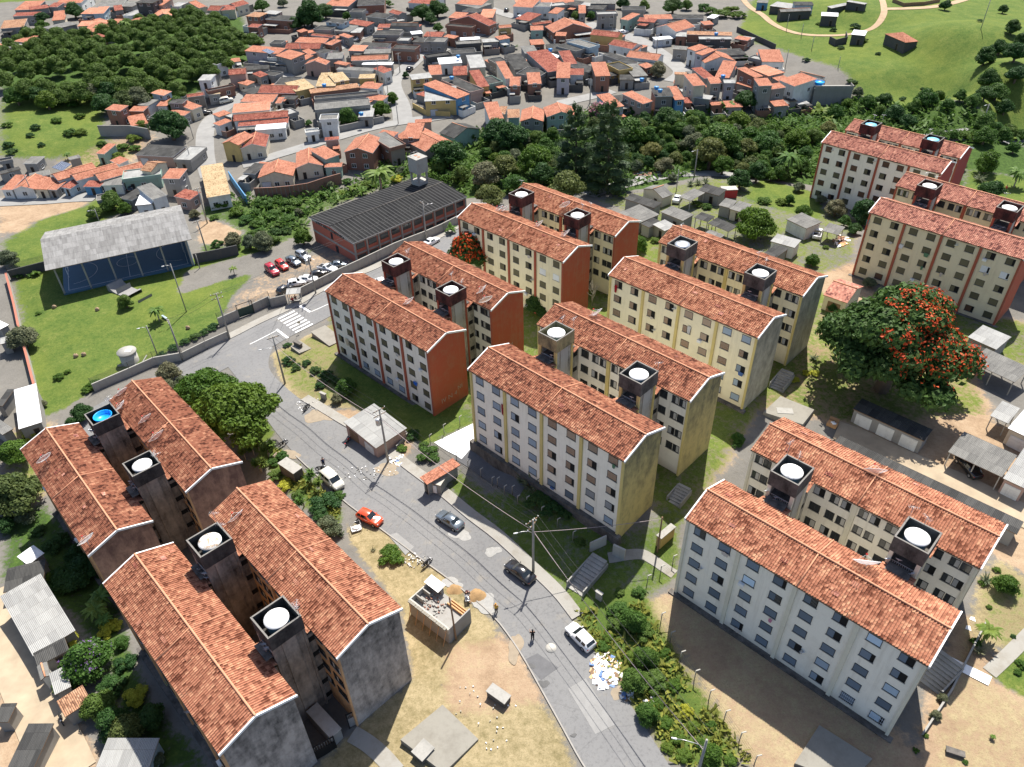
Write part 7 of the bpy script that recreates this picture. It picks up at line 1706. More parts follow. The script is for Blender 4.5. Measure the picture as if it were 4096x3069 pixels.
    for a in ('l', 'r'): m = MB(); m.blob(tuple(Vector(j['t' + a]) + Vector((-.08, 0, .01))), (.15, .055, .055), 0, 1, 8, 0); m.build('shoe', [M['tyre']], E)
    return E, j
person('12', 595, 735, rad(-60), 'stand', (.02, .03, .08), (.012, .015, .03), 'short', 'man in dark clothes standing beside a black motorcycle')
E_w, jw = person('13', 1745, 285, rad(-70), 'dig', (.06, .02, .02), (.10, .09, .08), 'short', 'worker bending over a shovel between two sand piles')
p = E_w.location; m = MB(); m.tube([(.5, .02, 1.02), (.95, .05, .12)], .018, 0, 6); m.box(.88, 1.12, -.08, .18, .05, .09); o = m.build('shovel', [M['wood']], None, p, E_w.rotation_euler[2]); tag(o, 'shovel held by the bending worker', 'shovel')
person('13', 1978, 415, rad(-110), 'stand', (.55, .33, .05), (.02, .02, .025), 'short', 'person in yellow top and orange hat standing on the road', (.6, .30, .05))
person('23', 262, 630, rad(95), 'phone', (.012, .012, .014), (.012, .012, .014), 'long', 'person with long dark hair in black clothes standing mid road')
for q, (x, y) in enumerate(((345, 925), (368, 910))): person('11', x, y, rad(-60), 'sit', ((.5, .04, .04), (.03, .03, .03))[q], (.03, .03, .05), 'short', ('person in red shirt sitting in the bus shelter', 'person in black shirt sitting in the bus shelter')[q])
person('12', 1222, 478, rad(-120), 'stand', (.5, .03, .03), (.1, .1, .12), 'short', 'person in red clothes beside the kiosk end wall')
person('30', 2055, 1545, rad(200), 'stand', (.55, .1, .06), (.2, .02, .02), 'short', 'person in red clothes on the path beside the white outbuilding')
p = at('13', 1748, 325); E = empty('wheelbarrow', (p[0], p[1], p[2] + .07), rad(100)); tag(E, 'wheelbarrow in front of the worker', 'wheelbarrow')
m = MB(); m.mesh([(-.3, -.2, .35), (.4, -.2, .3), (.4, .2, .3), (-.3, .2, .35), (-.45, -.33, .62), (.6, -.3, .6), (.6, .3, .6), (-.45, .33, .62)], [(0, 3, 2, 1), (0, 1, 5, 4), (1, 2, 6, 5), (2, 3, 7, 6), (3, 0, 4, 7)]); m.build('tray', [M['metal']], E); m = MB(); m.tube([(.6 + .18 * math.cos(k * .5236), 0, .18 + .18 * math.sin(k * .5236)) for k in range(13)], .04, 0, 6, False); m.build('wheel', [M['tyre']], E)
m = MB()
for s in (-1, 1): m.tube([(-1.1, s * .3, .6), (-.2, s * .22, .36), (.6, s * .05, .18)], .02, 0, 5); m.tube([(-.3, s * .25, .36), (-.35, s * .28, 0)], .02, 0, 5)
m.build('handle', [M['wood']], E)
# ------------------------------------------------------------------ poles, lamps, wires
def pole(c, x, y, h, label, arms=(), lamp=None, trans=False, mat='conc', lean=(0, 0), wood=False):
    p = at(c, x, y); E = empty('utility_pole' if not (lamp and not arms) else 'street_lamp', p); tag(E, label, 'pole' if arms or not lamp else 'street lamp'); lx, ly = lean
    m = MB(); m.tube([(0, 0, -.6), (lx * .5, ly * .5, h * .5), (lx, ly, h)], .19 if not wood else .12, 0, 8, True, .12 if not wood else .1); m.build('mast', [M[mat]], E)
    for i, az in enumerate(arms):
        z = h - .35 - i * .9; m = MB(); d = Vector((math.cos(az), math.sin(az), 0)); c0 = Vector((lx, ly, z)); n = Vector((-d.y, d.x, 0)) * .16
        m.tube([c0 - d * 1.05 + n, c0 + d * 1.05 + n], .06, 0, 5)
        a = m.build('crossarm', [M['wood']], E)
        for t in (-.95, -.35, .35, .95): q = c0 + d * t + n; k = MB(); k.lathe([(.03, .05), (.07, .1), (.07, .2), (.03, .26)], 0, 8, tuple(q)); k.build('insulator', [M['white_trim']], a)
    if lamp is not None:
        az, ln, z = lamp; d = Vector((math.cos(az), math.sin(az), 0)); b = Vector((lx, ly, z)); m = MB(); m.tube([b, b + d * ln * .3 + Vector((0, 0, .45)), b + d * ln * .75 + Vector((0, 0, .6)), b + d * ln + Vector((0, 0, .5))], .035, 0, 6); m.build('lamp_arm', [M['metal']], E)
        m = MB(); e = b + d * ln + Vector((0, 0, .48)); m.tube([tuple(e), tuple(e + d * .22), tuple(e + d * .5)], .10, 0, 8, True, .07); m.build('lamp_head', [M['whitewash']], E)
    if trans: m = MB(); m.lathe([(.3, h - 2.9), (.36, h - 2.8), (.36, h - 1.9), (.3, h - 1.8)], 0, 14, (-.45, -.15, 0)); m.build('transformer', [M['metal']], E)
    return p, h, lean
SEG = {}
AZ = rad(-50)
SEG['P1'] = pole('12', 1110, 700, 10.5, 'concrete utility pole with transformer beside the pink kiosk', (AZ + 1.57, AZ + 1.57), None, True)
SEG['P2'] = pole('22', 268, 1590, 10.0, 'concrete utility pole with curved lamp beside the black sedan', (AZ + 1.57, AZ + 1.57 + .3), (rad(190), 1.9, 7.6))
SEG['P3'] = pole('11', 282, 1575, 10.0, 'dark concrete utility pole with a lamp at the grassy corner', (AZ + 1.4,), (rad(195), 2.3, 7.3))
SEG['P4'] = pole('11', 530, 855, 9.8, 'white footed utility pole with lamp and transformer by the school wall', (rad(100),), (rad(-40), 1.4, 8.0), True)
SEG['P5'] = pole('01', 1847, 1218, 10.2, 'white footed utility pole beside the dark green gate', (rad(30), rad(30)))
SEG['P6'] = pole('01', 1467, 1388, 9.0, 'white footed utility pole along the lawn wall', (rad(120),))
SEG['P7'] = pole('11', 1418, 428, 9.5, 'white footed utility pole beside the white sedan and school wall', (rad(120),), (rad(30), 1.8, 8.0))
pb = at_s(*S('23', 1662, 1438), 9.5)
def pole_w(key, pw, h, label, *a, **k):
    global at
    sv = at; at = lambda *q, **w: np.array([pw[0], pw[1], gz(pw[0], pw[1])]); SEG[key] = pole('23', 0, 0, h, label, *a, **k); at = sv
pole_w('P8', pb, 9.5, 'bare round topped pole with curved lamp at the bottom edge', (), (rad(165), 2.6, 8.0))
SEG['P9'] = pole('22', 1262, 1425, 6.6, 'short dark pole beside the yellow meter cabinet', mat='wood', wood=True)
SEG['P10'] = pole('13', 1657, 637, 7.5, 'leaning dark pole beside the unfinished hut', mat='wood', wood=True, lean=(-.3, .6))
VP = [('01', 1660, 520, 1592, 280, 1), ('01', 1666, 288, 1605, 20, 2), ('00', 275, 1592, 220, 1410, 0), ('00', 1555, 1115, 1520, 985, 0), ('00', 1545, 1330, 1520, 1180, 0), ('10', 1042, 685, 1038, 500, 1), ('10', 1205, 585, 1190, 440, 1), ('10', 1108, 745, 1097, 605, 0), ('10', 1192, 1000, 1182, 830, 0), ('20', 722, 830, 727, 645, 3), ('20', 1255, 452, 1262, 292, 1), ('20', 1560, 1418, 1568, 1215, 3), ('30', 1862, 1028, 1900, 850, 3), ('20', 905, 255, 905, 130, 0), ('10', 703, 405, 685, 240, 0), ('10', 425, 500, 412, 365, 0), ('20', 1415, 1540, 1420, 1370, 0), ('00', 1668, 880, 1650, 740, 0), ('10', 1455, 390, 1450, 260, 0), ('30', 300, 245, 308, 130, 0), ('30', 418, 300, 425, 205, 0), ('30', 503, 400, 508, 305, 0), ('30', 715, 548, 730, 475, 0), ('01', 800, 280, 800, 232, 3), ('01', 1605, 650, 1580, 545, 0), ('01', 1498, 1000, 1380, 620, 3), ('01', 1262, 1340, 1185, 1120, 3), ('20', 165, 800, 165, 640, 0), ('30', 290, 550, 295, 410, 0), ('30', 1862, 235, 1862, 20, 0), ('30', 1635, 600, 1640, 545, 0)]
VL = ['beside the sports hall end wall', 'above the sports hall with a crossarm', 'along the lower left street', 'at the bend of the narrow street', 'beside the long shed', 'at the bend beside the grey houses', 'opposite the yellow bar', 'in front of the straight street houses', 'where the bend meets the rear street', 'with lamp above the pink flowering tree', 'on the right village street', 'beside the rubble on the grey lane', 'with lamp behind the white blocks', 'at the top of the right street', 'on the straight street', 'low on the straight street', 'among the sheds by the lane', 'at the mouth of the narrow street', 'on the upper bend street', 'at the left of the meadow track', 'in the meadow beside the track', 'in the meadow below the track', 'in the meadow below the roofless walls', 'behind the sports hall roof', 'beside the right end of the sports hall', 'leaning thin on the lawn by the paved strip', 'thin on the lawn above the round cistern', 'below the balcony houses', 'behind the dark gabled house', 'tall thin on the right meadow slope', 'short in the lower meadow']
for (c, x, y, xt, yt, k), lab in zip(VP, VL):
    p = at(c, x, y); sc_ = ppm(p); s0, s1 = S(c, x, y), S(c, xt, yt); d = ray(*s0); el = math.atan2(-d[2], math.hypot(d[0], d[1])); h = math.hypot(s1[0] - s0[0], s1[1] - s0[1]) / (sc_ * math.cos(el)); h = max(3.5, min(11, h))
    th = c == '01' and k == 3
    pole(c, x, y, h, ('street lamp ' if k == 3 else 'utility pole ') + lab, (rad(40),) if k in (1, 2) else (), (rad(200), 1.2, h - .7) if k == 3 else None, wood=(k == 0 or th))
def wire(a, b, offa, offb, za, zb, sag, label, r=.022, mat='blackmetal'):
    (pa, ha, la), (pb_, hb, lb) = SEG[a], SEG[b]; A = Vector(pa) + Vector((la[0] + offa[0], la[1] + offa[1], ha + za)); B = Vector(pb_) + Vector((lb[0] + offb[0], lb[1] + offb[1], hb + zb)); m = MB(); n = 14
    pts = [A.lerp(B, i / n) - Vector((0, 0, sag * 4 * (i / n) * (1 - i / n))) for i in range(n + 1)]; pts = [p - A for p in pts]; m.tube(pts, r, 0, 4, False)
    tag(m.build('power_line', [M[mat]], None, A), label, 'cable', 'overhead power lines')
M['stripe'] = flat('striped_cable', (.30, .24, .24), .5)
def offs(t, az=AZ + 1.57): return (math.cos(az) * t, math.sin(az) * t)
for a, b, nm in (('P1', 'P2', 'kiosk pole and the sedan pole'), ('P3', 'P1', 'grassy corner pole and the kiosk pole'), ('P2', 'P8', 'sedan pole and the bottom edge pole')):
    for k, t in enumerate((-.9, 0, .9)):
        wire(a, b, offs(t), offs(t), -.1, -.1, .7, ('left', 'middle', 'right')[k] + ' top wire between the ' + nm)
    wire(a, b, (0, 0), (0, 0), -2.0, -2.0, .9, 'pale striped lower cable between the ' + nm, .045, 'stripe')
for a, b, nm in (('P3', 'P4', 'corner pole and the school wall pole'), ('P4', 'P7', 'two school wall poles'), ('P5', 'P4', 'gate pole and the school wall pole'), ('P6', 'P5', 'lawn wall pole and the gate pole')):
    for k, t in enumerate((-.7, .7)): wire(a, b, (t, 0), (t, 0), -.1, -.1, .6, ('first', 'second')[k] + ' wire between the ' + nm)
wire('P2', 'P9', (0, 0), (0, 0), -2.2, -.3, .3, 'striped service cable from the sedan pole to the short pole', .04, 'stripe')
# small things along the road
A = at('22', -20, 1335); B = at('22', 170, 1430); m = MB(); d = (B - A)[:2]; L = np.linalg.norm(d); m.box(0, L, -.08, .08, 0, .12); tag(m.build('timber', [M['planks']], None, (A[0], A[1], A[2] + .03), math.atan2(d[1], d[0])), 'long plank lying on the grass above the black sedan', 'plank')
p = at('12', 855, 1245); E = empty('rubbish_cage', p, .4); tag(E, 'metal rubbish cage with white litter beside the orange red car', 'cage'); m = MB()
for s in (-.7, .7):
    for q in (-.5, .5): m.tube([(s, q, 0), (s, q, 1.1)], .03, 0, 4)
for z in (.3, 1.1):
    for a, b in (((-.7, -.5), (.7, -.5)), ((.7, -.5), (.7, .5)), ((.7, .5), (-.7, .5)), ((-.7, .5), (-.7, -.5))): m.tube([(*a, z), (*b, z)], .025, 0, 4)
m.build('frame', [M['metal']], E); m = MB(); m.box(-.65, .65, -.45, .45, .3, .36); m.blob((0, 0, .45), (.5, .35, .15), 0, 3, 8, .4); m.build('contents', [M['whitewash']], E)
p = at('32', 665, 410); E = empty('rubbish_bin', p, -.7); tag(E, 'brown open rubbish bin with a raised lid beside the garages', 'bin'); m = MB(); m.box(-.7, .7, -.45, .45, 0, .6); m.build('box', [M['planks']], E); m = MB(); m.box(-.7, .7, .46, .52, .5, 1.3); m.build('lid', [M['wood']], E); m = MB(); m.blob((.1, 0, .62), (.4, .3, .15), 0, 3, 8, .4); m.build('contents', [M['whitewash']], E)
m = MB(); m.lathe([(.62, 0), (.62, .03)], 0, 20); o = m.build('manhole_cover', [M['conc_pale']], None, tuple(at('23', 410, 702) + np.array([0, 0, .07]))); tag(o, 'round ringed manhole cover in the middle of the road', 'manhole')
p = at('11', 410, 1165); E = empty('road_sign', p, .3); tag(E, 'small road sign on a thin post beside the crossing', 'sign'); m = MB(); m.tube([(0, 0, 0), (0, 0, 2.6)], .035, 0, 6); m.build('post', [M['metal']], E); m = MB(); m.box(-.28, .28, -.04, -.015, 2.05, 2.6); m.build('panel', [M['metal']], E)
A, B = at('01', 1305, 1040), at('01', 1345, 1068); d = (B - A)[:2]; E = empty('bench', (A + B) / 2, math.atan2(d[1], d[0])); tag(E, 'pale blue bench beside the palm on the lawn', 'bench'); m = MB(); m.box(-.9, .9, -.2, .2, .38, .45); m.build('seat', [M['wb']], E)
for s in (-.7, .7): m = MB(); m.box(s - .08, s + .08, -.18, .18, 0, .38); m.build('leg', [M['conc']], E)

# ------------------------------------------------------------------ trees and plants
def leaves(seed, lobes, n, size, tilt=.9, aspect=.62):
    """leaf clumps spread through lobes [(c, r)]; returns verts, faces, tint per vertex"""
    g = np.random.default_rng(seed); vol = np.array([r[0] * r[1] + r[0] * r[2] + r[1] * r[2] for c, r in lobes]); cnt = (vol / vol.sum() * n).astype(int); V = []; Fc = []; Tn = []
    for (c, r), k in zip(lobes, cnt):
        if k < 1: continue
        d = g.normal(size=(k, 3)); d /= np.linalg.norm(d, axis=1)[:, None]; d[:, 2] = np.where(d[:, 2] < -.25, -d[:, 2] * .8, d[:, 2]); q = g.uniform(.72, 1.06, (k, 1)) ** .7
        P = np.array(c) + d * q * np.array(r); nrm = d + g.normal(size=(k, 3)) * tilt * .55; nrm[:, 2] += .25; nrm /= np.linalg.norm(nrm, axis=1)[:, None]
        a = np.cross(nrm, g.normal(size=(k, 3))); a /= np.linalg.norm(a, axis=1)[:, None]; b = np.cross(nrm, a); s = size * g.uniform(.6, 1.35, (k, 1)); lb = g.uniform(0, 1)
        n0 = len(V) and sum(len(v) for v in V) or 0
        quad = np.stack([P - a * s - b * s * aspect * .4, P + b * s * aspect * -1.0 + nrm * s * .18, P + a * s - b * s * aspect * .3, P + b * s * aspect + nrm * s * .12], 1).reshape(-1, 3); V.append(quad)
        Fc.append(np.arange(k * 4).reshape(-1, 4) + n0); Tn.append(np.repeat(np.clip(.30 * lb + g.uniform(0, .70, k), 0, 1), 4))
    return np.concatenate(V), np.concatenate(Fc), np.concatenate(Tn)
def leaf_mesh(name, seed, lobes, n, size, mat, **kw):
    V, Fc, Tn = leaves(seed, lobes, n, size, **kw); me = bpy.data.meshes.new(name); me.from_pydata(V.tolist(), [], Fc.tolist())
    at_ = me.attributes.new('tint', 'FLOAT', 'POINT'); at_.data.foreach_set('value', Tn.astype(np.float32)); me.materials.append(mat); return me
def core(me_name, lobes, mat, k=.80):
    m = MB()
    for i, (c, r) in enumerate(lobes): m.blob(c, tuple(x * k for x in r), 0, i, 8, .12)
    return m
def lobes_dome(seed, n=13, flat_=.78, spread=.62, lr=(.30, .46)):
    g = random.Random(seed); L = [((0, 0, -.05), (.6, .6, .55))]
    for i in range(n):
        a = i * 2.39996 + g.uniform(-.4, .4); q = math.sqrt((i + .6) / n); r = g.uniform(*lr); z = (math.cos(q * 1.75) * .72 - .16) * flat_ + g.uniform(-.1, .1); L.append(((q * spread * math.cos(a), q * spread * math.sin(a), z), (r, r * g.uniform(.85, 1.1), r * g.uniform(.62, .8))))
    return L
def trunk_mesh(name, h, r, seed, spread=.5, limbs=5, mat='bark'):
    g = random.Random(seed); m = MB(); m.tube([(0, 0, -.6), (.02 * h, 0, h * .5), (0, .02 * h, h)], r * 1.25, 0, 8, True, r * .8)
    for i in range(limbs): a = i * 6.283 / limbs + g.uniform(-.4, .4); m.tube([(0, 0, h * .8), (spread * .45 * math.cos(a), spread * .45 * math.sin(a), h + spread * .3), (spread * math.cos(a), spread * math.sin(a), h + spread * .6)], r * .55, 0, 5, True, r * .2)
    return m.data(name, [M[mat]])
PRO = {}
def merged(me, lobes, k=.78):                            # leaf shell over a coarse leafy core, one mesh
    m = core('c', lobes, None, k); V = [tuple(v.co) for v in me.vertices]; Fc = [tuple(p.vertices) for p in me.polygons]; tn = np.empty(len(V), np.float32); me.attributes['tint'].data.foreach_get('value', tn); n = len(V)
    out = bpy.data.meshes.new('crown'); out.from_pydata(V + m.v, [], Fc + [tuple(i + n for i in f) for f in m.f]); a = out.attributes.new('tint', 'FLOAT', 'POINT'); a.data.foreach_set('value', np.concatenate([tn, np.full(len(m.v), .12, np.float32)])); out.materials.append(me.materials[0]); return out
def crown(kind, var):
    """unit-radius crown mesh: (mesh, relative trunk height, blossoms or None)"""
    k = (kind, var)
    if k in PRO: return PRO[k]
    sd = hash_(kind) + var * 17
    mat = {'b': 'mid', 'd': 'dark', 'g': 'bright', 'o': 'olive', 'e': 'grey', 'u': 'mid', 'v': 'dark', 'w': 'bright', 'y': 'yellow', 's': 'bright', 'f': 'dark', 'i': 'dark', 'l': 'mid', 'x': 'mid', 'F': 'dark'}[kind]; bl = None
    if kind in 'uvwy': lo = lobes_dome(sd, 11, .7, .85, (.24, .46))[1:]; n, sz = 1700, .068
    elif kind == 's': lo = lobes_dome(sd, 26, .55, .74, (.20, .32)); n, sz = 8500, .042
    elif kind == 'f':
        lo = lobes_dome(sd, 38, .95, .80, (.18, .32)); n, sz = 13000, .036
    else: lo = lobes_dome(sd, 13 + 2 * var, (.78, .95, .7, .85)[var % 4], (.62, .52, .66, .58)[var % 4]); n, sz = 3600, .056
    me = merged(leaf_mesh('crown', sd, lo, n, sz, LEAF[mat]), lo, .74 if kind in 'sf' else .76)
    if kind in 'filF':
        g = np.random.default_rng(sd + 5); tops = [(np.array(c) + np.array([0, 0, r[2] * .2]), tuple(np.array(r) * 1.03)) for c, r in lo if g.uniform() < {'f': 1.0, 'i': .9, 'l': .8, 'F': 1.0}[kind]]
        V, Fc, Tn = leaves(sd + 9, tops, {'f': 9000, 'i': 1100, 'l': 420, 'F': 1300}[kind], {'f': .019, 'i': .06, 'l': .036, 'F': .062}[kind]); keep = []
        cl = g.normal(size=(330 if kind == 'f' else 40, 3)); cl /= np.linalg.norm(cl, axis=1)[:, None]; cl[:, 2] = np.abs(cl[:, 2])
        if kind == 'f': cl = cl[(cl[:, 0] * .75 - cl[:, 1] * .55 + g.uniform(-.45, .45, len(cl))) >  .12]
        ctr = V[Fc].mean(1); dr = ctr / np.linalg.norm(ctr, axis=1)[:, None]; near = (dr @ cl.T).max(1) > ({'f': .9925, 'i': .95, 'l': .97, 'F': .90}[kind]); Fc = Fc[near & (ctr[:, 2] > -.15)]
        bl = bpy.data.meshes.new('blossom'); bl.from_pydata(V.tolist(), [], Fc.tolist()); a = bl.attributes.new('tint', 'FLOAT', 'POINT'); a.data.foreach_set('value', Tn.astype(np.float32)); bl.materials.append(LEAF[{'f': 'red', 'i': 'pink', 'l': 'purple', 'F': 'red'}[kind]])
    PRO[k] = (me, bl); return PRO[k]
def hash_(s): return sum(ord(c) * 31 for c in s)
def frond(m, a, L, droop, w, up=.5, seg=5):
    d = Vector((math.cos(a), math.sin(a), 0)); s = Vector((-d.y, d.x, 0)); pts = [d * L * t + Vector((0, 0, up * L * math.sin(t * 1.5) * (1 - t * droop) - droop * L * t * t * .5)) for t in [i / seg for i in range(seg + 1)]]
    for i in range(seg):
        for sg in (-1, 1):
            w0, w1 = w * math.sin(math.pi * min(1, (i + .3) / seg)) + .02, w * math.sin(math.pi * min(1, (i + 1.25) / (seg + .3)))
            m.face([pts[i], pts[i + 1], pts[i + 1] + s * sg * w1 - Vector((0, 0, w1 * .4)), pts[i] + s * sg * w0 - Vector((0, 0, w0 * .4))])
def tinted(m, mat, seed):
    me = m.data('crown', [mat]); a = me.attributes.new('tint', 'FLOAT', 'POINT'); g = np.random.default_rng(seed); a.data.foreach_set('value', g.uniform(0, 1, len(m.v)).astype(np.float32)); return me
def special(kind, var):
    k = (kind, var)
    if k in PRO: return PRO[k]
    g = random.Random(hash_(kind) + var); m = MB(); t = None
    if kind == 'p':
        for i in range(26): frond(m, i * 2.4, g.uniform(.8, 1.05), g.uniform(.3, 1.2), .13, g.uniform(.25, .9), 6)
        me = tinted(m, LEAF['palm'], var)
    elif kind == 'n':
        for i in range(11): frond(m, i * 2.4, g.uniform(.7, 1.05), g.uniform(.1, .8), .22, g.uniform(.6, 1.3), 5)
        me = tinted(m, LEAF['bright'], var)
    elif kind == 'c':
        for q in range(3):
            o = Vector((g.uniform(-.4, .4), g.uniform(-.4, .4), g.uniform(-.1, .3))); n0 = len(m.v)
            for i in range(40): frond(m, i * 2.4, g.uniform(.4, .6), g.uniform(-.1, .5), .045, g.uniform(.1, 1.6), 2)
            for i in range(n0, len(m.v)): m.v[i] = tuple(Vector(m.v[i]) + o)
        me = tinted(m, LEAF['palm'], var)
    elif kind == 'z':
        for i in range(30): frond(m, i * 2.4, g.uniform(.7, 1.0), g.uniform(-.1, .3), .08, g.uniform(.3, 1.3), 2)
        me = tinted(m, LEAF['grey'], var)
    elif kind == 'k':
        def br(p, d, L, r, lv):
            q = p + d * L; m.tube([p, (p + q) / 2 + Vector((g.uniform(-.03, .03), g.uniform(-.03, .03), 0)), q], r, 0, 4, False, r * .6)
            if lv < 4:
                for _ in range(3 if lv < 3 else 2): br(q, (d + Vector((g.uniform(-.8, .8), g.uniform(-.8, .8), g.uniform(-.2, .6)))).normalized(), L * g.uniform(.6, .85), r * .6, lv + 1)
        br(Vector((0, 0, -1.2)), Vector((0, 0, 1)), .6, .05, 0); me = m.data('crown', [M['bark_pale']])
    elif kind == 't':                                     # tall pine: whorled boughs, height 1 = radius unit, crown 2.2 high
        lo = []
        for lv in range(11):
            z = -1.2 + lv * .25; q = (.85 * (1 - (lv / 11.5) ** 1.8)) * (.8 + .3 * (lv % 2)) + .07
            for i in range(5): a = i * 1.2566 + lv * .7 + g.uniform(-.3, .3); lo.append(((q * .6 * math.cos(a), q * .6 * math.sin(a), z + g.uniform(-.08, .08)), (q * .46, q * .46, .16)))
        me = merged(leaf_mesh('crown', 5 + var, lo, 5200, .05, LEAF['pine'], aspect=.25), lo, .6)
    PRO[k] = (me, None); return PRO[k]
TRUNK = {}
KN = {'b': 'broad green tree', 'd': 'dark dense tree', 'g': 'bright green tree', 'o': 'olive green tree', 'e': 'greyish tree', 'u': 'green bush', 'v': 'dark bush', 'w': 'bright green bush', 'y': 'yellow green bush', 'p': 'palm', 'n': 'banana plant', 'c': 'spiky yucca', 'z': 'agave', 'k': 'bare leafless tree', 'f': 'scarlet blossomed tree', 'F': 'scarlet blossomed tree', 'i': 'pink blossomed tree', 'l': 'purple blossomed tree', 's': 'wide spreading bright tree', 't': 'tall dark pine'}
NAME = {'p': 'palm_tree', 'n': 'banana_plant', 'c': 'yucca', 'z': 'agave', 'u': 'bush', 'v': 'bush', 'w': 'bush', 'y': 'bush', 't': 'pine_tree'}
NT_ = [0]; NTREE = [0]; FAR = []
def plant(c, x, y, r, kind, label, group=None, hz_=None):
    NT_[0] += 1; i = NT_[0]; p = at(c, x, y); rmet = r * K / ppm(p)
    hz = {'u': .45, 'v': .45, 'w': .45, 'y': .45, 'p': 1.5, 'n': .5, 'c': 1.0, 'z': .1, 's': 1.1, 'f': .85, 'F': 1.75, 'k': 1.1, 't': 1.5}.get(kind, .80)
    if hz_: hz = hz_
    for _ in range(3): p = at(c, x, y, rmet * hz); rmet = r * K / ppm(p)
    if kind in 'bdgoe':
        NTREE[0] += 1
        if NTREE[0] > 288 and label.startswith(('dark green', 'mid green', 'bright green', 'greyish', 'olive')): FAR.append((p, rmet * 1.1, kind)); return
    z = gz(p[0], p[1]); hc = rmet * hz; E = empty(NAME.get(kind, 'tree'), (p[0], p[1], z)); tag(E, label, {'p': 'palm', 'n': 'banana plant', 'c': 'yucca', 'z': 'agave'}.get(kind, 'bush' if kind in 'uvwy' else 'tree'), group)
    me, bl = special(kind, i % 2) if kind in 'pnczkt' else crown(kind, i % 4 if kind not in 'sf' else i % 2)
    cr = link('crown' if kind not in 'pncz' else 'leaves', me, E, (0, 0, hc)); sc = rmet * 1.12; sq = R.uniform(.9, 1.12) * (.72 if kind in 'uvwy' else 1); cr.scale = (sc, sc, sc * sq); cr.rotation_euler = (0, 0, R.uniform(0, 6.28) if kind != 'f' else 0)
    if bl: b = link('blossom', bl, E, (0, 0, hc)); b.scale = cr.scale; b.rotation_euler = cr.rotation_euler
    if kind not in 'uvwyznk':
        tk = kind if kind in 'pct' else 'b'
        if tk not in TRUNK: TRUNK[tk] = trunk_mesh('trunk', 1.0, {'p': .07, 'c': .08, 't': .035}.get(tk, .10), 3, .0 if tk in 'pct' else .45, 0 if tk in 'pct' else 5, 'bark_pale' if tk in 'pc' else 'bark')
        t = link('trunk', TRUNK[tk], E); t.scale = (rmet if tk != 't' else rmet * 1.3, rmet if tk != 't' else rmet * 1.3, hc * (1.0 if tk in 'pc' else (1.3 if tk == 't' else .75)))
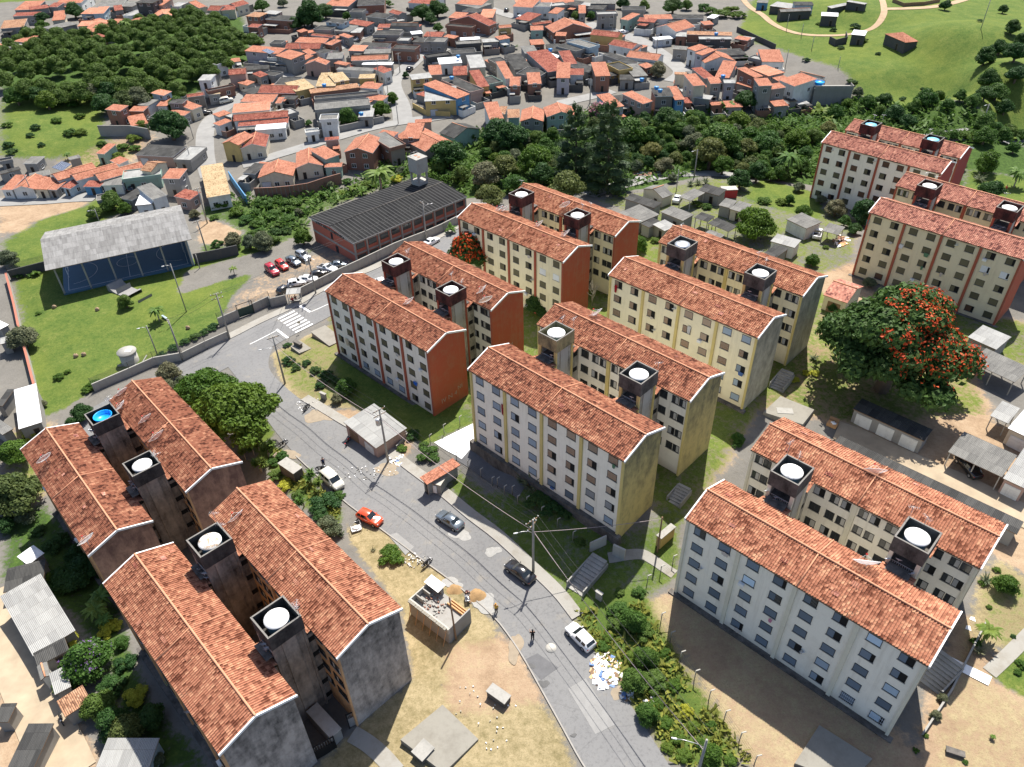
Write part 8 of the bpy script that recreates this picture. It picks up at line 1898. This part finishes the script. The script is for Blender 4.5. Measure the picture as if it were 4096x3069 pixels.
PLANTS = """
#above the wood;00
590 85 75 d;335 140 58 d;340 215 62 g;200 250 45 d;865 110 40 l;790 225 50 p;1010 185 50 p
#below the wood;00
1360 1000 160 d;1140 1020 62 g;1070 1108 52 w;815 1155 34 u;1420 850 85 b;1730 605 30 u;280 1020 38 v;450 965 40 w;560 1062 50 w;330 1160 26 v;90 1212 40 v;240 1085 30 v;650 1060 45 w;60 1000 40 w;640 930 40 w;560 770 45 w;480 830 40 v;60 1160 40 v;540 1245 30 p;980 1180 45 w;1080 1190 45 w;940 1250 50 w
#behind the sports hall;01
890 105 100 b;755 200 62 b;1000 170 60 g;60 570 88 e;140 705 40 v;1760 130 65 w;1900 190 60 w;2110 120 80 u;2190 220 62 u;1970 255 60 u;2060 290 52 u;2000 440 70 e;1870 430 80 e;2150 420 80 u;1560 210 45 e;1720 240 35 w;1830 60 45 w;1740 450 45 u
#on the lawn;01
1005 920 68 b;1250 985 68 p;290 690 38 n;240 710 24 n;1870 652 38 p;180 1200 125 e;1710 1120 42 v;1650 1155 42 v;1565 1200 45 v;1480 1240 40 v;1390 1290 42 v;1300 1340 38 v;1350 1490 105 e;305 1010 22 w;470 1520 40 w;760 1580 60 w;700 1620 45 w;540 1480 26 w;40 1120 35 n
#in the village top;10
480 110 125 d;600 90 75 d;350 190 60 d;430 170 60 d;720 40 62 d;900 35 50 d;1090 30 60 u;780 130 42 b;1380 100 85 d;1500 70 85 d;1450 150 55 d;1510 222 42 b;780 942 92 b;1140 790 58 g;1050 880 78 g;1250 600 32 d;470 985 34 b;90 45 60 b;260 20 45 e;650 200 38 g;60 330 50 w;1470 530 30 w;1630 540 24 w;430 300 30 w;2040 380 30 n;2130 380 30 n
#behind the school;10
1035 1390 125 p;1180 1435 48 y;1210 1370 45 e;1590 1240 150 d;1750 1085 72 b;1980 1080 145 d;1890 1400 140 e;2050 1290 88 b;1700 1400 85 b;1520 1330 80 b;1930 1570 120 o;580 1570 52 n;820 1515 62 n;900 1545 52 n;740 1560 42 n;650 1490 40 e;950 1480 50 w;1090 1520 50 w;780 1455 40 w;2130 1230 60 d;1900 1230 60 b
#beside the school car park;11
210 90 50 u;330 130 80 u;110 150 50 u;60 200 50 u;180 210 60 u;320 260 70 u;60 290 60 u;235 300 60 u;80 350 50 u;20 380 50 u;100 440 95 e;420 400 82 g;200 355 50 v;290 345 45 v;270 110 45 u;390 200 45 e;1610 340 55 n;1740 520 182 F;940 510 30 u;1250 425 35 u
#in the valley belt;20
610 1170 200 t;870 1215 225 t;1350 950 128 d;810 930 125 i;1530 945 72 g;1120 1020 88 o;1180 1095 78 o;1110 1150 52 g;1220 1215 78 e;1320 1330 82 e;1100 1335 60 e;1760 1140 195 b;1930 1440 105 d;2000 1110 120 g;2150 1150 130 b;2100 1350 90 b;1550 1020 98 b;1450 1050 88 b;540 1500 165 o;120 1470 108 b;350 1200 82 b;60 1080 78 d;100 1200 78 d;200 1310 78 b;330 1130 72 b;60 1310 58 b;1080 880 58 d;1160 945 58 d;1270 565 72 e;1980 800 98 d;1820 870 78 n;1680 880 40 w;1590 1480 40 z;1650 1475 40 z;1530 1490 36 z;430 1290 70 b;700 1400 60 b;1420 1180 70 o;1650 1000 60 b;1770 960 60 g;1880 1000 60 g;990 1080 55 b;250 1210 50 w;1010 1240 60 b;1390 1430 50 e;1540 1320 50 w;1630 1250 60 b;500 1010 40 n;760 1060 50 b
#at the village edge;20
1390 45 88 d;990 20 58 d;1160 50 55 b;610 125 48 b;1700 90 60 w;1780 110 65 w;1860 80 62 w;1920 120 55 w;1640 60 52 u;1970 480 40 d;730 125 40 b;600 65 30 b;1100 690 28 w;1500 40 50 b
#among the sheds;21
1120 460 78 g;300 920 108 d;745 840 120 k;2050 290 165 g;985 70 36 n;1580 130 45 w;1660 150 40 w;1250 420 40 w;340 1000 60 d
#beyond the white blocks;30
1900 450 90 d;2020 380 80 d;2090 300 70 d;2150 420 98 d;2060 560 98 b;1930 650 88 d;2000 700 98 b;1900 750 80 d;2150 620 80 d;2190 300 58 d;2185 510 88 d;2180 750 80 b;960 820 78 b;1090 800 70 d;1180 905 88 d;1420 800 88 b;1330 860 68 b;1520 770 58 b;1600 830 58 b;1700 770 58 b;1780 850 58 b;1820 790 58 b;1280 970 75 d;560 900 78 n;700 905 68 b;790 830 48 g;880 730 48 e;1060 900 60 b;2050 860 70 b;1950 880 60 b;2170 880 70 b;1680 960 60 w;1780 950 60 w;1560 990 50 w;1870 940 50 w;630 960 55 n;440 960 50 n;340 985 50 n
#on the meadow;30
2045 72 44 d;1582 42 48 d;680 240 26 v;740 380 28 v;840 600 38 v;860 210 40 v;1290 630 18 v;1360 620 18 v;1440 570 18 v;1810 300 22 v;1040 430 22 v;560 190 20 w;920 320 34 w;460 480 30 v;1540 480 20 v;1260 690 24 v
#left of the white blocks;30
120 1100 98 b;210 1200 98 b;380 1110 98 g;520 1090 88 b;330 1270 105 p;100 1310 88 b;250 1390 78 b;430 1340 78 b;640 1020 68 o;20 1360 78 d;60 1190 70 b;300 1060 60 g;460 1220 60 b;150 1010 50 g;400 1500 50 e;270 1620 50 w;120 1610 50 w
#right of the white blocks;30
1900 1090 88 b;2080 1050 78 b;2130 1190 58 b;1920 1310 108 g;1850 1450 55 z;1960 1520 100 d;2170 1390 80 p;1700 1330 50 e;1650 1080 50 b;2180 1080 60 g
#around the scarlet tree;31
1190 1240 590 f;700 160 95 e;580 95 50 e;930 200 128 d;440 190 70 g;330 100 48 b;510 585 62 g;970 760 58 e;1530 1010 100 o;460 1490 34 y;530 1490 34 y;370 1540 34 y;690 960 60 d;520 1380 40 z;1010 480 50 w;770 270 60 b;850 330 60 d;620 480 24 w
#beside the left blocks;02
1640 120 255 s;1890 280 355 s;110 620 135 g;100 950 230 o;200 1130 90 e;270 480 66 y;650 300 88 d;1340 90 70 e;1450 60 62 e;1960 640 62 c;2080 720 68 c;2070 520 58 c;2150 600 62 c;580 380 60 d;340 230 40 e;190 520 20 u;2100 420 50 u;40 1200 90 d
#along the left kerb;12
60 560 68 c;135 600 78 c;80 720 78 c;480 830 68 c;570 870 68 c;420 1010 74 c;20 600 60 c;280 880 58 y;600 1020 105 v;620 1220 118 e;1130 1440 92 w;250 650 48 u;390 960 48 u;200 800 55 u;180 700 45 u;730 1290 40 z;720 960 45 u;560 1120 60 v;990 1410 24 z
#on the verge;11
770 1600 85 b;310 1390 48 v;370 1440 42 v;450 1410 34 v;520 1465 44 v;600 1500 54 v;650 1535 44 v;300 1265 30 u;560 1590 40 v;700 1560 40 v
#around the kiosk;12
690 190 50 e;1440 630 85 u;1220 590 40 w;1310 480 55 v;1400 560 40 u
#in front of the yellow cornered block;22
330 750 42 v;325 830 50 v;250 900 90 z;310 1010 100 v;420 1070 85 v;180 860 60 z;520 1120 50 v;640 1340 40 u;1915 510 55 b;1900 560 40 u
#in the scrub strip;23
960 400 82 u;1080 480 118 b;940 510 70 u;1160 560 80 u;1180 770 108 b;1080 960 110 b;1230 950 100 u;1190 1225 105 b;1710 1560 105 g;1060 770 55 w;830 690 50 w;870 620 45 w;1120 250 50 u;1330 740 50 w;1400 1000 55 w;1500 1200 55 y;1330 1300 55 w;1420 1420 60 w;1560 1330 50 w;1630 1480 50 w;1480 1560 60 w;1350 1500 50 w;1700 1320 40 w;1850 1600 50 w;1260 1140 50 w;960 250 40 u
#at the right edge;33
2070 195 108 g;1900 165 58 z;1930 560 98 p;1845 735 48 z;1960 1410 24 p;2160 890 30 w;2125 605 20 v;1340 1520 24 w;1500 1240 50 e;1560 1100 46 e;1880 180 30 w;2195 830 40 w;1820 650 40 w;1740 1615 22 w;1420 1400 22 w;1930 370 22 w;1990 70 30 w
#beside the lower left block;03
700 800 205 l;555 650 66 y;780 1160 145 b;900 1300 160 d;1010 1360 160 o;1210 1250 120 d;1090 1080 84 y;800 280 105 p;760 390 100 p;870 540 88 y;970 660 68 b;390 145 62 g;600 150 130 v;1240 1600 88 e;640 80 66 v;1000 820 80 v;900 1000 100 v;480 1000 66 g;1190 1530 50 n;830 470 70 p;560 960 80 b
#behind the brown pink block;02
700 1500 125 v;560 1600 145 v;400 1620 52 w;450 1350 90 v;620 1420 90 v;300 1250 60 v;800 1560 70 v
"""
from collections import defaultdict
for blk in PLANTS.strip().split('#'):
    if not blk.strip(): continue
    head, body = blk.split('\n', 1); zone, crop = head.split(';'); items = [q.split() for q in body.replace('\n', ';').split(';') if q.strip()]; by = defaultdict(list)
    for q in items: by[q[3]].append(q)
    for k, qs in by.items():
        qs.sort(key=lambda q: float(q[0]))
        for i, q in enumerate(qs):
            n = len(qs); w = '' if n == 1 else ('leftmost ' if i == 0 else ('rightmost ' if i == n - 1 else (ORD[i + 1] + ' ' if i < 15 else str(i + 1) + 'th ')))
            lab = KN[k] + ' ' + zone if n == 1 else w + KN[k] + (' from left ' if w and i not in (0, n - 1) else ' ') + zone
            plant(crop, float(q[0]), float(q[1]), float(q[2]), k, lab, 'trees and plants ' + zone)
VAL = [(-100, 1150), (60, 1060), (330, 1090), (560, 1040), (1010, 960), (1300, 980), (1600, 960), (1900, 930), (2250, 1000), (2250, 1250), (2180, 1420), (1800, 1330), (1450, 1300), (1000, 1340), (600, 1420), (300, 1420), (-50, 1420)]
# the wood on the hill: trees placed over its outline
WOOD = [(0, 440), (100, 330), (280, 280), (450, 265), (600, 250), (850, 240), (1000, 200), (1150, 140), (1400, 125), (1650, 95), (1800, 160), (1950, 260), (2050, 340), (1900, 450), (1720, 530), (1560, 650), (1400, 720), (1180, 770), (1000, 830), (880, 850), (780, 830), (720, 750), (560, 700), (450, 780), (350, 820), (130, 840), (90, 750), (0, 720)]
def pin(x, y, P):
    r = False
    for i in range(len(P)):
        x1, y1 = P[i]; x2, y2 = P[(i + 1) % len(P)]
        if (y1 > y) != (y2 > y) and x < (x2 - x1) * (y - y1) / (y2 - y1) + x1: r = not r
    return r
rw = random.Random(21)
pts = []
for _ in range(5000):
    x, y = rw.uniform(-100, 2250), rw.uniform(930, 1430); rr = rw.choice((48, 60, 75, 95, 120, 150)) * rw.uniform(.9, 1.1)
    if pin(x, y, VAL) and not (430 < x < 1020 and y > 1010) and all(math.hypot(x - a, (y - b) * 1.5) > (rr + c_) * .68 for a, b, c_ in pts): pts.append((x, y, rr))
for x, y, rr in sorted(pts, key=lambda q: -q[1]):
    k = rw.choice('ddbbbggoeo'); plant('20', x, y, rr, k, {'d': 'dark green', 'b': 'mid green', 'g': 'bright green', 'e': 'greyish', 'o': 'olive'}[k] + ' broadleaf tree crowded into the valley belt below the houses', 'crowded trees of the valley belt', 1.1)
pts = []
for _ in range(6000):
    x, y = rw.uniform(-20, 2060), rw.uniform(90, 860); rr = 44 + 42 * (y / 860)
    if pin(x, y, WOOD) and all(math.hypot(x - a, (y - b) * 1.25) > (rr + c_) * .68 for a, b, c_ in pts): pts.append((x, y, rr))
pts.sort(key=lambda q: -q[1])
for x, y, rr in pts:
    k = rw.choice('dddbbbgeod'); plant('00', x, y, rr * rw.uniform(1.05, 1.5), k, {'d': 'dark green', 'b': 'mid green', 'g': 'bright green', 'e': 'greyish', 'o': 'olive'}[k] + ' broadleaf tree in the dense wood at upper left', 'trees of the hillside wood')
if FAR:                                                   # the back of the wood, one mass
    V, Fc, Tn, n0 = [], [], [], 0
    for p, r, k in FAR:
        me, _b = crown('bdg'[R.randrange(3)], R.randrange(4)); v = np.empty(len(me.vertices) * 3, np.float32); me.vertices.foreach_get('co', v); v = v.reshape(-1, 3); tn = np.empty(len(v), np.float32); me.attributes['tint'].data.foreach_get('value', tn)
        f = np.empty(len(me.loops), np.int32); me.loops.foreach_get('vertex_index', f); V.append(v * r + np.array([p[0], p[1], gz(p[0], p[1]) + r * .8])); Fc.append(f.reshape(-1, 4) + n0); Tn.append(tn * .7 + R.random() * .3); n0 += len(v)
    me = bpy.data.meshes.new('woodland'); me.from_pydata(np.concatenate(V).tolist(), [], np.concatenate(Fc).tolist()); a = me.attributes.new('tint', 'FLOAT', 'POINT'); a.data.foreach_set('value', np.concatenate(Tn).astype(np.float32)); me.materials.append(LEAF['mid']); tag(link('woodland', me), 'far crowns at the back of the dense hillside wood', kind='stuff')
# undergrowth and tall grass nobody could count
def under(name, polys, dens, size, mat, label, seed, hh=.5):
    g = np.random.default_rng(seed); V = []
    for c, P in polys:
        W_ = poly_w(c, P); lo, hi = W_.min(0), W_.max(0); n = int(dens * (hi - lo).prod()); q = g.uniform(lo, hi, (min(n, 60000), 2)); r = np.zeros(len(q), bool)
        for i in range(len(W_)):
            (x1, y1), (x2, y2) = W_[i], W_[(i + 1) % len(W_)]; cnd = ((y1 > q[:, 1]) != (y2 > q[:, 1])) & (q[:, 0] < (x2 - x1) * (q[:, 1] - y1) / (y2 - y1 + 1e-9) + x1); r ^= cnd
        q = q[r]; pat = np.sin(q[:, 0] * .9 + 1.3 * np.sin(q[:, 1] * .5)) + np.sin(q[:, 1] * .8 + np.sin(q[:, 0] * .4)) + g.normal(0, .7, len(q)); q = q[pat > -.5]; V.append(np.c_[q, T(q[:, 0], q[:, 1])])
    P = np.concatenate(V); k = len(P); a = g.uniform(0, 6.283, k); s = size * g.uniform(.5, 1.4, k)[:, None]; d = np.c_[np.cos(a), np.sin(a), np.zeros(k)]; up = np.c_[g.normal(0, 1.1, (k, 2)), np.ones(k)]; P[:, 2] += g.uniform(-.05, hh, k)
    Q = np.stack([P - d * s * .5, P + d * s * .5, P + d * s * .35 + up * s * .8, P - d * s * .35 + up * s], 1).reshape(-1, 3); me = bpy.data.meshes.new(name); me.from_pydata(Q.tolist(), [], np.arange(k * 4).reshape(-1, 4).tolist()); t = me.attributes.new('tint', 'FLOAT', 'POINT'); t.data.foreach_set('value', np.repeat(g.uniform(0, 1, k), 4).astype(np.float32)); me.materials.append(LEAF[mat]); tag(link(name, me), label, kind='stuff')
under('undergrowth', [('f', [(920, 300), (1230, 245), (1600, 255), (1850, 210), (2230, 250), (2260, 300), (1750, 395), (1550, 370), (1300, 410), (1000, 420), (930, 380)]), ('f', [(500, 440), (560, 420), (760, 400), (860, 330), (930, 300), (1000, 405), (870, 392), (670, 466), (660, 500), (560, 500)])], 3.0, .6, 'mid', 'tangled green undergrowth filling the valley', 3, 1.3)
under('tall_grass', [('f', [(1240, 1320), (1390, 1300), (1470, 1440), (1630, 1650), (1460, 1650), (1320, 1450)]), ('f', [(575, 950), (610, 980), (740, 1100), (720, 1160), (620, 1040)])], 14, .32, 'grassy', 'tall yellow green grass between the road and the fenced yard', 4, .25)
